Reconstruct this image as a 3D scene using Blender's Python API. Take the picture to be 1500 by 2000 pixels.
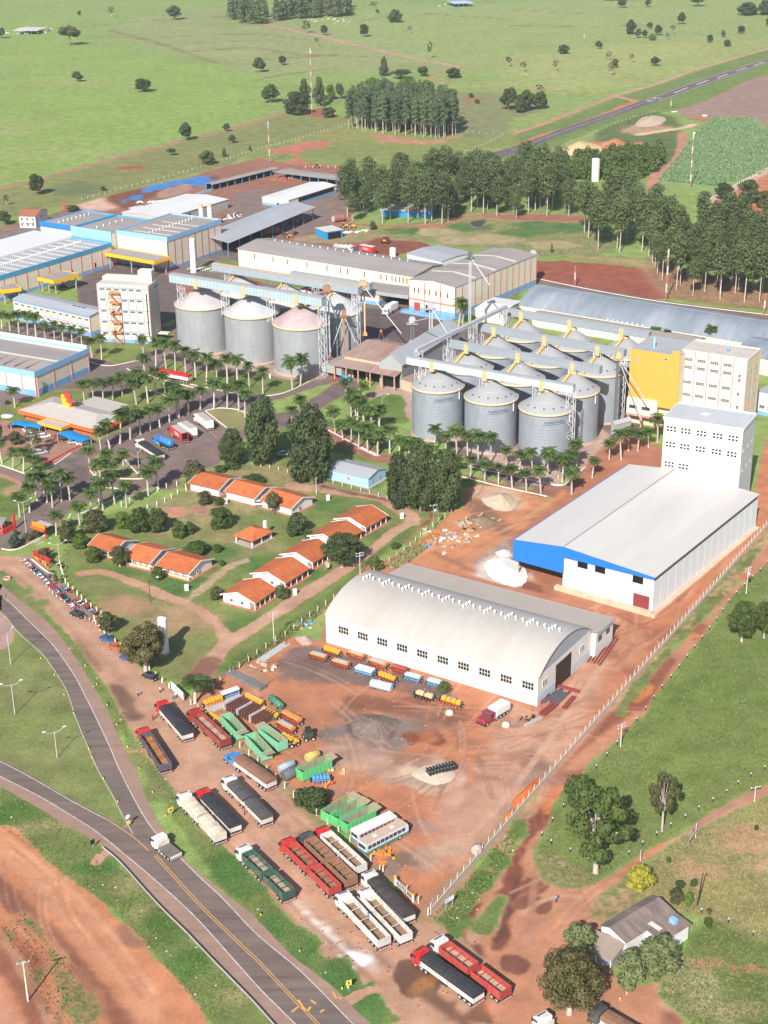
import bpy, math, random
import numpy as np
from mathutils import Vector, Matrix
R = math.radians
for o in list(bpy.data.objects): bpy.data.objects.remove(o)
scene = bpy.context.scene
COL = scene.collection
rng = random.Random(7)
CAM_H, CAM_F, CAM_P, CAM_R = 175.0,3000.0, R(23.4), R(-0.8)
cam = bpy.data.cameras.new('camera')
cam.sensor_fit = 'VERTICAL'; cam.sensor_height = 36.0; cam.sensor_width = 36.0
cam.lens = 36.0 * CAM_F / 2000.0
cam.clip_start = 1.0; cam.clip_end = 30000.0
camo = bpy.data.objects.new('camera', cam); COL.objects.link(camo)
camo.matrix_world = Matrix.Translation((0,0, CAM_H)) @ Matrix.Rotation(R(90) - CAM_P,4,'X') @ Matrix.Rotation(CAM_R,4,'Z')
scene.camera = camo
SUN_EL, SUN_AZ = R(36), R(73 + 180)          # azimuth of the sun measured from +x
sv = Vector((math.cos(SUN_AZ) * math.cos(SUN_EL), math.sin(SUN_AZ) * math.cos(SUN_EL), math.sin(SUN_EL)))
world = bpy.data.worlds.new('World'); scene.world = world; world.use_nodes = True
wn = world.node_tree; bg = wn.nodes['Background']
sky = wn.nodes.new('ShaderNodeTexSky'); sky.sky_type = 'NISHITA'; sky.sun_disc = False
sky.sun_elevation = SUN_EL; sky.sun_rotation = math.atan2(sv.x, sv.y)
wn.links.new(sky.outputs[0], bg.inputs[0]); bg.inputs[1].default_value = 0.085
sl = bpy.data.lights.new('sun','SUN'); sl.energy = 5.0; sl.angle = R(0.5); sl.color = (1.0,0.945,0.875)
so = bpy.data.objects.new('sun', sl); COL.objects.link(so); so.location = (0,0,400)
so.rotation_euler = sv.to_track_quat('Z','Y').to_euler()
vs = scene.view_settings; vs.view_transform = 'Standard'; vs.look = 'None'; vs.gamma = 1.0; vs.exposure = 0.52
scene.cycles.max_bounces = 6; scene.cycles.transparent_max_bounces = 6
scene.cycles.volume_bounces = 0; scene.cycles.use_denoising = True
VW = {'a': (0,0,1/3),'b': (500,0,1/3),'c': (1000,0,1/3),'d': (0,370,4/15),'e': (330,370,4/15),'g': (620,450,.44/1.5),
   'h': (1000,500,1/3),'i': (0,680,4/15),'j': (350,680,4/15),'k': (700,850,4/15),'l': (1000,900,1/3),
   'm': (0,1000,4/15),'n': (330,950,4/15),'o': (560,1100,4/15),'q': (200,1280,.35/1.5),'r': (400,1280,4/15),
   's': (420,1580,4/15),'t': (700,1600,4/15),'u': (1000,1500,1/3),'v': (0,1400,1/3),'f': (0,0,1)}
def px(s):
 v = VW.get(s[0])
 if v is None: v = VW['f']
 else: s = s[1:]
 x, y = s.split(','); return v[0] + float(x) * v[2], v[1] + float(y) * v[2]
cR, sR, cP, sP = math.cos(CAM_R), math.sin(CAM_R), math.cos(CAM_P), math.sin(CAM_P)
def at(s, z=0.0):
 x, y = px(s) if isinstance(s, str) else s
 dx, dy = x - 750, y - 1000
 u = dx * cR + dy * sR; v = -dx * sR + dy * cR
 d = (u / CAM_F, cP - v / CAM_F * sP,-sP - v / CAM_F * cP)
 t = (z - CAM_H) / d[2]
 return Vector((d[0] * t, d[1] * t, z))
def ppm(p):                                   # photo pixels per metre at a point
 return CAM_F / (p.y * cP + (CAM_H - p.z) * sP)
def pts(s): return [at(w) for w in s.split()]
_mats = {}
def new_mat(name):
 m = bpy.data.materials.new(name); m.use_nodes = True
 nt = m.node_tree; b = nt.nodes['Principled BSDF']
 return m, nt, b, nt.nodes.new, nt.links.new
def mat(name, col, rough=.8, var=.12, scale=.6, metal=0., streak=None, line=None, rnd=0., dirt=None, spec=.3, bump=0.):
 """plain coloured surface with mottling; streak=(sx,sy,sz) stretches the mottling; line=(axis,step,width,dark) draws seams; dirt=(col,amount)"""
 if name in _mats: return _mats[name]
 m, nt, b, N, L = new_mat(name)
 tc = N('ShaderNodeTexCoord'); vec = tc.outputs['Object']
 mp = N('ShaderNodeMapping'); mp.inputs['Scale'].default_value = streak or (1,1,1); L(vec, mp.inputs[0])
 n = N('ShaderNodeTexNoise'); n.inputs['Scale'].default_value = scale; n.inputs['Detail'].default_value = 6; n.inputs['Roughness'].default_value = .65
 L(mp.outputs[0], n.inputs[0])
 r = N('ShaderNodeMapRange'); r.inputs[1].default_value = .25; r.inputs[2].default_value = .75
 r.inputs[3].default_value = 1 - var; r.inputs[4].default_value = 1 + var; L(n.outputs[0], r.inputs[0])
 mul = N('ShaderNodeVectorMath'); mul.operation = 'SCALE'; mul.inputs[0].default_value = col; L(r.outputs[0], mul.inputs['Scale'])
 out = mul.outputs[0]
 if rnd:
  oi = N('ShaderNodeObjectInfo'); rr = N('ShaderNodeMapRange'); rr.inputs[3].default_value = 1 - rnd; rr.inputs[4].default_value = 1 + rnd
  L(oi.outputs['Random'], rr.inputs[0]); m2 = N('ShaderNodeVectorMath'); m2.operation = 'SCALE'; L(out, m2.inputs[0]); L(rr.outputs[0], m2.inputs['Scale']); out = m2.outputs[0]
 if dirt:
  n2 = N('ShaderNodeTexNoise'); n2.inputs['Scale'].default_value = dirt[2] if len(dirt) > 2 else .25; n2.inputs['Detail'].default_value = 8; n2.inputs['Roughness'].default_value = .7
  L(mp.outputs[0], n2.inputs[0]); r2 = N('ShaderNodeMapRange'); r2.inputs[1].default_value = .45; r2.inputs[2].default_value = .72; r2.inputs[4].default_value = dirt[1]
  L(n2.outputs[0], r2.inputs[0]); mx = N('ShaderNodeMix'); mx.data_type = 'RGBA'; L(r2.outputs[0], mx.inputs[0]); L(out, mx.inputs[6]); mx.inputs[7].default_value = (*dirt[0],1); out = mx.outputs[2]
 if line:
  sep = N('ShaderNodeSeparateXYZ'); L(vec, sep.inputs[0])
  d = N('ShaderNodeMath'); d.operation = 'DIVIDE'; L(sep.outputs[line[0]], d.inputs[0]); d.inputs[1].default_value = line[1]
  fr = N('ShaderNodeMath'); fr.operation = 'FRACT'; L(d.outputs[0], fr.inputs[0])
  lt = N('ShaderNodeMath'); lt.operation = 'LESS_THAN'; L(fr.outputs[0], lt.inputs[0]); lt.inputs[1].default_value = line[2]
  sc = N('ShaderNodeMapRange'); sc.inputs[3].default_value = 1; sc.inputs[4].default_value = line[3]; L(lt.outputs[0], sc.inputs[0])
  m3 = N('ShaderNodeVectorMath'); m3.operation = 'SCALE'; L(out, m3.inputs[0]); L(sc.outputs[0], m3.inputs['Scale']); out = m3.outputs[0]
 L(out, b.inputs['Base Color'])
 b.inputs['Roughness'].default_value = rough; b.inputs['Metallic'].default_value = metal; b.inputs['Specular IOR Level'].default_value = spec
 if bump:
  bp = N('ShaderNodeBump'); bp.inputs['Strength'].default_value = bump; bp.inputs['Distance'].default_value = .1; L(n.outputs[0], bp.inputs['Height']); L(bp.outputs[0], b.inputs['Normal'])
 _mats[name] = m
 return m
def c8(r, g, b):                              # sRGB 0-255 -> linear
 f = lambda v: (v / 255 / 12.92) if v / 255 <= .04045 else ((v / 255 + .055) / 1.055) ** 2.4
 return (f(r), f(g), f(b))
class MB:
 def __init__(s): s.v, s.f, s.m, s.sm, s.c = [],[],[],[],[]
 def add(s, vs, fs, mi=0, smooth=False):
  k = len(s.v); s.c.append((k, len(s.f))); s.v += [tuple(p) for p in vs]
  for f in fs: s.f.append(tuple(k + i for i in f)); s.m.append(mi); s.sm.append(smooth)
  return s
 def quad(s, a, b, c, d, mi=0): return s.add([a, b, c, d],[(0,1,2,3)], mi)
 def box(s, x0, x1, y0, y1, z0, z1, mi=0, skip=''):
  v = [(x, y, z) for z in (z0, z1) for y in (y0, y1) for x in (x0, x1)]
  F = {'b': (0,2,3,1),'t': (4,5,7,6),'f': (0,1,5,4),'k': (2,6,7,3),'l': (0,4,6,2),'r': (1,3,7,5)}
  return s.add(v,[F[k] for k in F if k not in skip], mi)
 def prism(s, poly, z0, z1, mi=0, axis='z'):
  """polygon extruded; axis z: poly=(x,y); axis y: poly=(x,z) from y=z0 to z1; axis x: poly=(y,z)"""
  n = len(poly); g = {'z': lambda p, t: (p[0], p[1], t),'y': lambda p, t: (p[0], t, p[1]),'x': lambda p, t: (t, p[0], p[1])}[axis]
  v = [g(p, z0) for p in poly] + [g(p, z1) for p in poly]
  return s.add(v,[tuple(range(n))[::-1], tuple(range(n,2 * n))] + [(i,(i + 1) % n, n + (i + 1) % n, n + i) for i in range(n)], mi)
 def tube(s, path, r, n=8, mi=0, caps=True, smooth=True):
  path = [Vector(p) for p in path]; rs = r if isinstance(r,(list, tuple)) else [r] * len(path)
  v, f = [],[]
  for i, p in enumerate(path):
   d = (path[min(i + 1, len(path) - 1)] - path[max(i - 1,0)]).normalized()
   a = d.orthogonal().normalized() if abs(d.z) > .99 else d.cross(Vector((0,0,1))).normalized(); b = d.cross(a)
   for k in range(n):
    t = 2 * math.pi * k / n; v.append(p + (a * math.cos(t) + b * math.sin(t)) * rs[i])
  for i in range(len(path) - 1):
   for k in range(n): f.append((i * n + k, i * n + (k + 1) % n,(i + 1) * n + (k + 1) % n,(i + 1) * n + k))
  s.add(v, f, mi, smooth)
  if caps:
   s.add(v[:n],[tuple(range(n))[::-1]], mi); s.add(v[-n:],[tuple(range(n))], mi)
  return s
 def beam(s, a, b, w=.1, mi=0): return s.tube([a, b], w * .7,4, mi, True, False)
 def lathe(s, prof, n=24, c=(0,0,0), mi=0, smooth=True):
  v, f = [],[]
  for (r, z) in prof:
   for k in range(n): t = 2 * math.pi * k / n; v.append((c[0] + r * math.cos(t), c[1] + r * math.sin(t), c[2] + z))
  for i in range(len(prof) - 1):
   for k in range(n): f.append((i * n + k, i * n + (k + 1) % n,(i + 1) * n + (k + 1) % n,(i + 1) * n + k))
  return s.add(v, f, mi, smooth)
 def mesh(s, name, mats):
  me = bpy.data.meshes.new(name); me.from_pydata(s.v,[], s.f)
  for m in (mats if isinstance(mats,(list, tuple)) else [mats]): me.materials.append(m)
  me.polygons.foreach_set('material_index', s.m); me.polygons.foreach_set('use_smooth', s.sm); me.update()
  return me
 def obj(s, name, mats, parent=None, loc=(0,0,0), rz=0):
  return link(name, s.mesh(name, mats), parent, loc, rz)
def each(mb, name, mats, parent):              # every added piece becomes a part of its own
 ends = mb.c[1:] + [(len(mb.v), len(mb.f))]
 for (k, q),(k1, q1) in zip(mb.c, ends):
  p = MB(); p.v = mb.v[k:k1]; p.f = [tuple(i - k for i in f) for f in mb.f[q:q1]]; p.m = mb.m[q:q1]; p.sm = mb.sm[q:q1]
  p.obj(name, mats, parent)
MB.each = each
def text_mesh(txt, size, m, depth=.03, shear=0.):
 cu = bpy.data.curves.new('lettering','FONT'); cu.body = txt; cu.size = size; cu.extrude = depth; cu.align_x = 'CENTER'; cu.align_y = 'CENTER'; cu.shear = shear
 o = bpy.data.objects.new('lettering', cu); COL.objects.link(o); dg = bpy.context.evaluated_depsgraph_get(); me = bpy.data.meshes.new_from_object(o.evaluated_get(dg))
 bpy.data.objects.remove(o); me.materials.clear(); me.materials.append(m); return me
def link(name, me, parent=None, loc=(0,0,0), rz=0):
 o = bpy.data.objects.new(name, me); COL.objects.link(o); o.parent = parent; o.location = loc; o.rotation_euler = (0,0, rz)
 return o
def tag(o, label, cat, group=None, kind=None):
 if label: o['label'] = label
 if cat: o['category'] = cat
 if group: o['group'] = group
 if kind: o['kind'] = kind
 return o
def thing(name, label, cat, loc=(0,0,0), rz=0, group=None):
 return tag(link(name, None, None, loc, rz), label, cat, group)
def struct(o, kind='structure'): o['kind'] = kind; return o
def dup(root, loc, rz=0, label=None, group=None, sc=None):
 r = root.copy(); COL.objects.link(r); r.location = loc; r.rotation_euler = (0,0, rz)
 if sc is not None: r.scale = sc if isinstance(sc,(tuple, list)) else (sc, sc, sc)
 if label: r['label'] = label
 if group: r['group'] = group
 for ch in root.children:
  c = ch.copy(); COL.objects.link(c); c.parent = r
  for g in ch.children:
   d = g.copy(); COL.objects.link(d); d.parent = c
 return r
_o1 = 'first second third fourth fifth sixth seventh eighth ninth tenth eleventh twelfth thirteenth fourteenth fifteenth sixteenth seventeenth eighteenth nineteenth'.split()
_tens = {2: 'twenty',3: 'thirty',4: 'forty',5: 'fifty'}
def ordinal(i):                               # 0 -> first
 if i < 19: return _o1[i]
 t, u = divmod(i + 1,10)
 return (_tens[t][:-1] + 'ieth') if u == 0 else _tens[t] + '-' + _o1[u - 1]
# ================================================================ GROUND: one sheet, cover painted as soil / turf with noisy borders
def lin(a, b, n, e=False): return np.linspace(a, b, n, endpoint=e)
ys = []
y = 150.0
while y < 2600: ys.append(y); y += max(.42, y * y / (CAM_F * CAM_H) * 2.1)
while y < 14000: ys.append(y); y *= 1.12
ys = np.array([-400.,-100.,60.] + ys)
ss = np.concatenate([[-9,-5,-3,-1.6,-.9,-.6], lin(-.46,.46,560, True),[.6,.9,1.6,3,5,9]])
S_, Y_ = np.meshgrid(ss, ys); X_ = (S_ * np.maximum(np.abs(Y_),150.)).ravel(); Yv = Y_.ravel()
ny, nx = len(ys), len(ss); NV = nx * ny
soil = np.tile(np.array([.33,.16,.09]),(NV,1)); turf = np.tile(np.array([.205,.285,.08]),(NV,1)); mix = np.full(NV,.10); wet = np.zeros(NV)
def vnoise(X, Y, sc, seed):
 x, y = X / sc, Y / sc; xi, yi = np.floor(x), np.floor(y); u, v = x - xi, y - yi; u = u * u * (3 - 2 * u); v = v * v * (3 - 2 * v)
 h = lambda a, b: np.modf(np.abs(np.sin(a * 127.1 + b * 311.7 + seed * 74.7) * 43758.5453))[0]
 return (h(xi, yi) * (1 - u) + h(xi + 1, yi) * u) * (1 - v) + (h(xi, yi + 1) * (1 - u) + h(xi + 1, yi + 1) * u) * v - .5
jn = 2.2 * sum(vnoise(X_, Yv,7 / 2 ** k, k) * .62 ** k for k in range(5))
DIRT = (.42,.17,.085); PALE = (.44,.25,.165); WET = (.165,.068,.04); ORNG = (.46,.17,.07); RED = (.28,.095,.055)
ASPH = (.165,.128,.115); ASPD = (.095,.078,.074); CONC = (.42,.335,.285); SAND = (.56,.42,.27); WHITE = (.80,.76,.69); GREY = (.27,.22,.20)
LUSH = (.105,.16,.036); LAWN = (.145,.185,.05); DRY = (.235,.22,.10); STRAW = (.33,.27,.14); DARKG = (.05,.085,.025)
def _apply(idx, w, m, sc, tc, wt):
 w = w[:, None]
 if sc is not None: soil[idx] = soil[idx] * (1 - w) + np.array(sc) * w
 if tc is not None: turf[idx] = turf[idx] * (1 - w) + np.array(tc) * w
 w = w[:,0]
 if m is not None: mix[idx] = mix[idx] * (1 - w) + m * w
 wet[idx] = wet[idx] * (1 - w) + wt * w
def _segd(X, Y, P, closed):
 d = np.full(len(X),1e9); ins = np.zeros(len(X), bool); n = len(P)
 for i in range(n if closed else n - 1):
  a, b = P[i], P[(i + 1) % n]; ex, ey = b.x - a.x, b.y - a.y; l2 = ex * ex + ey * ey + 1e-9
  t = np.clip(((X - a.x) * ex + (Y - a.y) * ey) / l2,0,1)
  d = np.minimum(d, np.hypot(X - a.x - t * ex, Y - a.y - t * ey))
  if closed:
   c = ((a.y > Y) != (b.y > Y)) & (X < ex * (Y - a.y) / (ey if abs(ey) > 1e-9 else 1e-9) + a.x); ins ^= c
 return d, ins
def smooth_pl(P, k=6, closed=False):
 out = []; n = len(P)
 for i in range(n if closed else n - 1):
  g = (lambda j: P[j % n]) if closed else (lambda j: P[max(0, min(n - 1, j))])
  p0, p1, p2, p3 = g(i - 1), g(i), g(i + 1), g(i + 2)
  for j in range(k):
   t = j / k; out.append(.5 * ((2 * p1) + (p2 - p0) * t + (2 * p0 - 5 * p1 + 4 * p2 - p3) * t * t + (3 * p1 - p0 - 3 * p2 + p3) * t ** 3))
 if not closed: out.append(P[-1])
 return out
def A(s, m=1., soil=None, turf=None, soft=1.0, op=1., jit=.6, wet=0., sm=True):
 """area; s = pixel outline"""
 P = pts(s)
 if sm: P = smooth_pl(P,4, True)
 pad = soft + jit + 1; xs = [p.x for p in P]; yy = [p.y for p in P]
 idx = np.where((X_ > min(xs) - pad) & (X_ < max(xs) + pad) & (Yv > min(yy) - pad) & (Yv < max(yy) + pad))[0]
 if not len(idx): return
 d, ins = _segd(X_[idx], Yv[idx], P, True); sd = np.where(ins, d,-d) + jn[idx] * jit
 w = np.clip(sd / (2 * soft) + .5,0,1); w = w * w * (3 - 2 * w) * op; _apply(idx, w, m, soil, turf, wet)
def W(s, width, m=1., soil=None, turf=None, soft=.8, op=1., jit=.3, wet=0.):
 """way: band of the given width along a pixel line"""
 P = smooth_pl(pts(s),5); h = width / 2; pad = h + soft + jit + 1; xs = [p.x for p in P]; yy = [p.y for p in P]
 idx = np.where((X_ > min(xs) - pad) & (X_ < max(xs) + pad) & (Yv > min(yy) - pad) & (Yv < max(yy) + pad))[0]
 if not len(idx): return
 d, _ = _segd(X_[idx], Yv[idx], P, False); sd = h - d + jn[idx] * jit
 w = np.clip(sd / (2 * soft) + .5,0,1); w = w * w * (3 - 2 * w) * op; _apply(idx, w, m, soil, turf, wet)
def spot(s, rx, ry, *a, **k):
 c = at(s); n = 9; rx0 = rx
 P = [(c.x + rx * math.cos(6.283 * i / n) * rng.uniform(.75,1.2), c.y + ry * math.sin(6.283 * i / n) * rng.uniform(.75,1.2)) for i in range(n)]
 global pts
 o = pts; pts = lambda _s: [Vector((x, yy,0)) for x, yy in P]
 try: A('', *a, **k)
 finally: pts = o
A('a0,1080 a0,120 a300,130 a700,300 a1250,370 a1500,420 a1500,700 a1000,830 a500,960',.06, turf=(.205,.298,.07), soft=25, jit=8)
A('a640,180 f420,10 f700,60 f910,130 b300,430 b0,430 a1260,370',.17, turf=(.235,.27,.105), soft=12, jit=6)
A('b540,60 c1500,0 c1500,280 c500,420 b1200,390 b600,250',.10, turf=(.235,.295,.10), soft=40, jit=10)
A('c100,330 c800,250 c1500,230 c1500,280 c850,480 c300,530 c0,500',.12, turf=(.285,.315,.105), soft=20, jit=8)
for l_ in ('a820,230 a1130,210 a1500,200 b300,235','a920,262 a1200,250 a1500,237 b350,232','a1070,305 a1300,290 a1500,282 b250,318 b700,335','a1260,365 a1500,350 b100,345 b480,320',
    'a640,178 a950,260 a1260,370','b0,470 b150,440 b450,400','a480,160 a760,130 a1080,110 a1500,90','c0,60 c300,75 c560,80','c0,150 c160,150 c500,155 c900,140','b600,130 b900,80 b1500,115'):
 W(l_,5,.62, RED,(.12,.13,.05), soft=3, op=.8, jit=1.5)
for l_ in ('a100,0 a350,85 a520,140','a0,350 a250,450 a400,480','a60,250 a250,380 a430,420 a700,530'): W(l_,5,.5, DIRT, soft=4, op=.6, jit=2)
for i in range(46):
 c = (rng.uniform(0,1500), rng.uniform(5,330)); k = rng.random()
 spot('%f,%f' % c, rng.uniform(12,60), rng.uniform(8,30), None, None,(.17,.22,.07) if k < .5 else (.29,.30,.12), soft=16, op=.4, jit=6)
W('b60,145 b300,195 b600,265 b900,335 b1180,390',7,1,(.42,.27,.2), soft=2)
W('b1200,412 b1300,385 b1500,350 c0,335 c150,295 c420,245',4,.7, PALE, soft=2)
W('b1180,400 b1040,450 b1070,478 b1500,507',4,.9,(.42,.2,.13), soft=1.5)
A('c500,420 c1500,285 c1500,1 c900,450',.1, None,(.215,.25,.08), soft=30, op=.3)
A('c0,960 c0,800 c300,690 c600,575 c900,480 c1500,290 c1500,460 c1100,610 c950,650 c700,690 c400,800 c200,900',.14, DIRT,(.13,.19,.05), soft=6, jit=2)
W('c0,785 c200,720 c400,640 c600,562',5,.9,(.42,.22,.15), soft=2)
W('c130,525 c400,545 c600,560',5,.9,(.40,.18,.11), soft=2)
W('c600,560 c850,490 c1100,400 c1500,285',5,1,(.42,.27,.19), soft=2)
W('c600,560 c740,597',5,.9,(.45,.25,.17), soft=1.5)
W('c0,852 c350,742 c560,665 c720,595',6,.85, ORNG, soft=3, jit=1.5)
A('c960,655 c1150,585 c1500,443 c1500,745 c1430,725 c1150,690',.95,(.27,.18,.145), soft=2)
A('c1000,680 c1150,685 c1430,705 c1500,725 c1500,780 c1300,760',.6, DIRT,(.12,.16,.05), soft=3)
A('c860,1060 c960,940 c1080,780 c1180,690 c1420,700 c1500,760 c1500,960 c1450,1020 c1180,1090',.08, DIRT,(.20,.29,.135), soft=2)
A('c480,790 c700,690 c800,660 c960,690 c980,790 c970,930 c880,1010 c560,1010',.25, DIRT,(.08,.13,.04), soft=4)
A('c230,920 c330,860 c480,830 c640,850 c760,830 c700,880 c520,900',.9, DIRT, soft=3)
A('c610,770 c720,735 c830,720 c900,735 c960,750 c860,775 c720,785',.6,(.42,.25,.16), soft=3, jit=2)
W('c740,790 c860,770 c1000,750 c1070,730',6,1, SAND, soft=2)
W('c1000,780 c985,900 c930,970 c855,1010 c810,1100',5.5,1,(.42,.20,.135), soft=1.2)
A('c560,1090 c680,1070 c780,1110 c760,1150 c650,1160',.8,(.30,.2,.15), soft=3)
A('c1140,1190 c1300,1130 c1500,990 c1500,1330 c1380,1340 c1250,1230',.75, DIRT,(.17,.16,.06), soft=3)
A('c1340,1260 c1500,1240 c1500,1420 c1400,1420',1, RED, soft=3)
W('c1140,1185 c1290,1110 c1500,1000',5,1,(.46,.33,.26), soft=1.5)
A('a0,1110 a250,1050 a620,950 a1060,835 a1300,775 a1500,720 b180,665 b560,690 b540,730 b0,890 a1330,970 a1000,1050 a480,1185 a100,1260 a0,1330',.16, DIRT,(.185,.20,.07), soft=3)
W('a0,1105 a250,1043 a620,942 a1060,826 a1300,766 a1500,713 b180,656',5,.85,(.33,.17,.12), soft=2)
spot('a760,985',10,7,.75, RED, soft=2, jit=2); A('a300,1120 a420,1060 a560,1080 a600,1120 a450,1150', None, None,(.10,.13,.06), soft=6, op=.7)
A('b0,890 b540,735 b690,780 b1200,770 b1450,790 c0,790 c0,860 b1250,880 b700,990 b300,990 b0,960',.12, DIRT,(.19,.225,.065), soft=3)
A('b1180,800 b1450,790 c0,700 c200,640 c60,560 b1150,550 b1100,700',.2, DIRT,(.19,.20,.09), soft=5, jit=3)
A('b1180,560 b1340,570 b1330,590 b1240,600',.5, RED, soft=5, jit=4)
A('b690,775 b800,790 b1000,822 b1180,790 b1205,800 b1060,842 b800,845 b700,822',.62,(.42,.19,.13), soft=3, jit=2.5)
A('b130,870 b300,830 b430,830 b430,855 b330,875 b260,890 b260,930 b350,970 b600,990 b560,1000 b300,1000 b180,960 b230,910 b60,890',.9,(.40,.15,.10), soft=2.5, jit=1)
A('b290,650 b420,630 b450,680 b330,690',.65, RED, soft=3, jit=2)
A('b350,790 b480,765 b620,775 b600,830 b450,840', None, None,(.23,.22,.07), soft=4)
A('a560,1180 a640,1150 a800,1105 a1100,1040 a1330,970 a1500,930 b0,920 b200,960 b560,1000 b560,1320 b760,1420 b640,1500 d1500,900 d900,500 d0,420 a0,1340 a250,1270 a470,1200',1,(.26,.125,.085), soft=3)
A('a470,1200 a600,1160 a700,1190 a650,1230 a500,1230',1,(.5,.33,.24), soft=3)
A('a620,1160 a850,1100 a1250,1035 a1250,1060 a1100,1110 a900,1150 a760,1225',1, WET, soft=3)
A('a920,1130 a1080,1075 a1130,1100 a980,1160',1,(.32,.20,.15), soft=2)
A('a815,1125 a850,1100 a960,1070 a1100,1045 a1200,1035 a1240,1055 a1200,1090 a1110,1085 a1060,1080 a960,1105 a860,1130',1,(.06,.19,.46), soft=.8, jit=1.2, wet=.4)
A('a765,1150 a830,1140 a830,1165 a780,1172',1,(.06,.18,.42), soft=.8, jit=.8, wet=.4); A('a700,1185 a740,1170 a735,1195',1,(.09,.15,.3), soft=1.2)
A('a0,1340 a230,1310 a235,1350 a100,1390 a0,1400',1,(.21,.15,.125), soft=2)
A('e640,0 e1240,0 e1260,200 e1000,330 e700,330 e430,330 e430,100',1,(.20,.145,.125), soft=5, jit=2)
A('b690,1390 b800,1385 b1000,1420 b960,1470 b780,1500 b640,1500 b660,1430',1,(.20,.075,.05), soft=2, jit=1)
A('b690,1345 b850,1330 b1250,1240 b1500,1240 c300,1290 c560,1330 c560,1480 c250,1500 b1500,1500 b1000,1420 b700,1390',.42,(.40,.28,.17),(.13,.18,.055), soft=3, jit=2)
A('b250,1390 b500,1360 b690,1345 b700,1395 b560,1420 b280,1420',.5,(.33,.24,.14),(.19,.19,.08), soft=2)
for q_ in ('b900,1350','b1250,1330','c150,1320','c60,1360','c350,1330'): spot(q_,12,10,.1, None,(.07,.15,.045), soft=4, jit=2)
for q_ in ('b1200,1410','b1400,1400','c250,1440','b1050,1360'): spot(q_,12,8,.8, STRAW, None, soft=4, jit=2)
A('b450,1300 b760,1320 b1100,1310 b1250,1260 c380,1260 c380,1300 c0,1290 b1250,1270 b1080,1330 b700,1330',.9,(.30,.13,.085), soft=2)
A('b1250,1300 b1350,1290 b1330,1330 b1270,1330',1,(.06,.065,.06), soft=1.5, wet=.3)
A('h0,-20 h80,20 h300,30 h700,60 h900,110 h900,250 h450,195 h90,120',1,(.26,.085,.055), soft=2, jit=1.2)
A('h300,0 h900,30 h900,110 h700,60',.6,(.35,.26,.14),(.17,.17,.06), soft=3)
A('h850,60 h1500,200 h1500,310 h900,230',.55,(.34,.18,.11),(.12,.12,.05), soft=4)
W('h40,140 h450,205 h900,282 h1500,360 h2000,450',9,1,(.19,.125,.105), soft=.8)
A('0,640 190,640 330,640 345,600 460,560 690,560 720,600 800,640 930,640 1030,690 1240,760 1250,850 1180,900 1000,950 800,800 770,745 700,740 640,750 560,775 480,800 440,800 400,790 330,800 260,850 200,850 150,810 0,800',1, ASPH, soft=1.0, jit=.4)
A('330,520 420,470 480,500 700,560 860,640 700,700 600,640',1,(.17,.13,.12), soft=2)
A('150,560 215,500 330,540 350,620 190,640',1,(.14,.105,.1), soft=1)
A('e560,610 e1180,720 e1200,760 e700,680',.1, None, LAWN, soft=1); A('e230,560 e420,510 e520,560 e500,620 e300,600',.2, None, LAWN, soft=1.5)
A('g350,1080 g560,930 g640,1010 g620,1100 g420,1140',1,(.37,.27,.22), soft=1)
A('g300,520 g600,560 g860,620 g640,780 g480,720 g300,690',1,(.115,.085,.082), soft=1.5)
A('g1220,440 g1330,390 g1330,470 g1200,470',.1, None, LAWN, soft=1)
A('e-40,1200 e380,1180 e760,1290 e1130,1340 e1080,1400 e900,1400 e600,1330 e200,1260',1,(.33,.25,.21), soft=1)
A('e-60,1310 e60,1330 e300,1330 e520,1350 e760,1380 e1000,1400 e1110,1370 e980,1440 e860,1480 e730,1500 e500,1480 e250,1450 e0,1400',.12, DIRT,(.12,.17,.045), soft=.8, jit=.2)
A('g340,1150 g480,1090 g620,1130 g630,1260 g560,1290 g440,1250',.08, None,(.10,.175,.035), soft=.8)
A('g600,1250 g900,1400 h-20,1260 h120,1340 h290,1330 h430,1230 h560,1080 h520,1000 h400,960 g900,900 g620,950',1,(.40,.28,.23), soft=1)
A('0,800 130,760 220,770 300,740 330,700 380,745 300,790 210,840 170,800 60,860 0,840',.15, DIRT, LAWN, soft=1)
A('190,640 330,640 330,680 290,700 250,712 200,700 175,690',.15, DIRT, LAWN, soft=1)
W('250,712 300,690 345,672',6,1,(.19,.15,.135), soft=.5)
A('i0,540 i150,560 i420,600 i640,700 i520,770 i350,850 i180,800 i0,770',1,(.32,.18,.125), soft=.8, jit=.2)
A('i0,900 i150,950 i250,1010 i230,1100 i100,1240 i0,1280',.12, None,(.11,.16,.04), soft=.8, jit=.2)
W('i0,925 i130,965 i230,1015',3.5,.8,(.4,.2,.13), soft=1)
A('i0,1060 i60,1020 i140,1000 i180,1020 i60,1080',.6,(.4,.25,.14), DRY, soft=2)
W('i0,890 i130,930 i260,990 i300,1060',5,1,(.20,.14,.12), soft=.6)
A('i260,1010 i370,900 i350,880 i520,770 i640,730 i830,680 i1020,640 i1200,560 i1400,480 j0,440 j200,400 j420,430 j480,480 j500,620 j320,820 j230,870 j0,960 i1350,990 i1240,1040 i1100,1020 i950,1080 i560,1160 i420,1290 i200,1430 i0,1480 i0,1350 i140,1250 i240,1130',1,(.185,.135,.12), soft=.8, jit=.2)
A('i480,830 i560,820 i640,900 i600,1010 i520,960', None,(.115,.09,.09), soft=3, op=.8)
A('i650,870 i690,800 i760,760 i830,760 i930,820 i1080,940 i1000,960 i740,950 i680,930',.15, DIRT, DRY, soft=.6, jit=.15)
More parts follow.
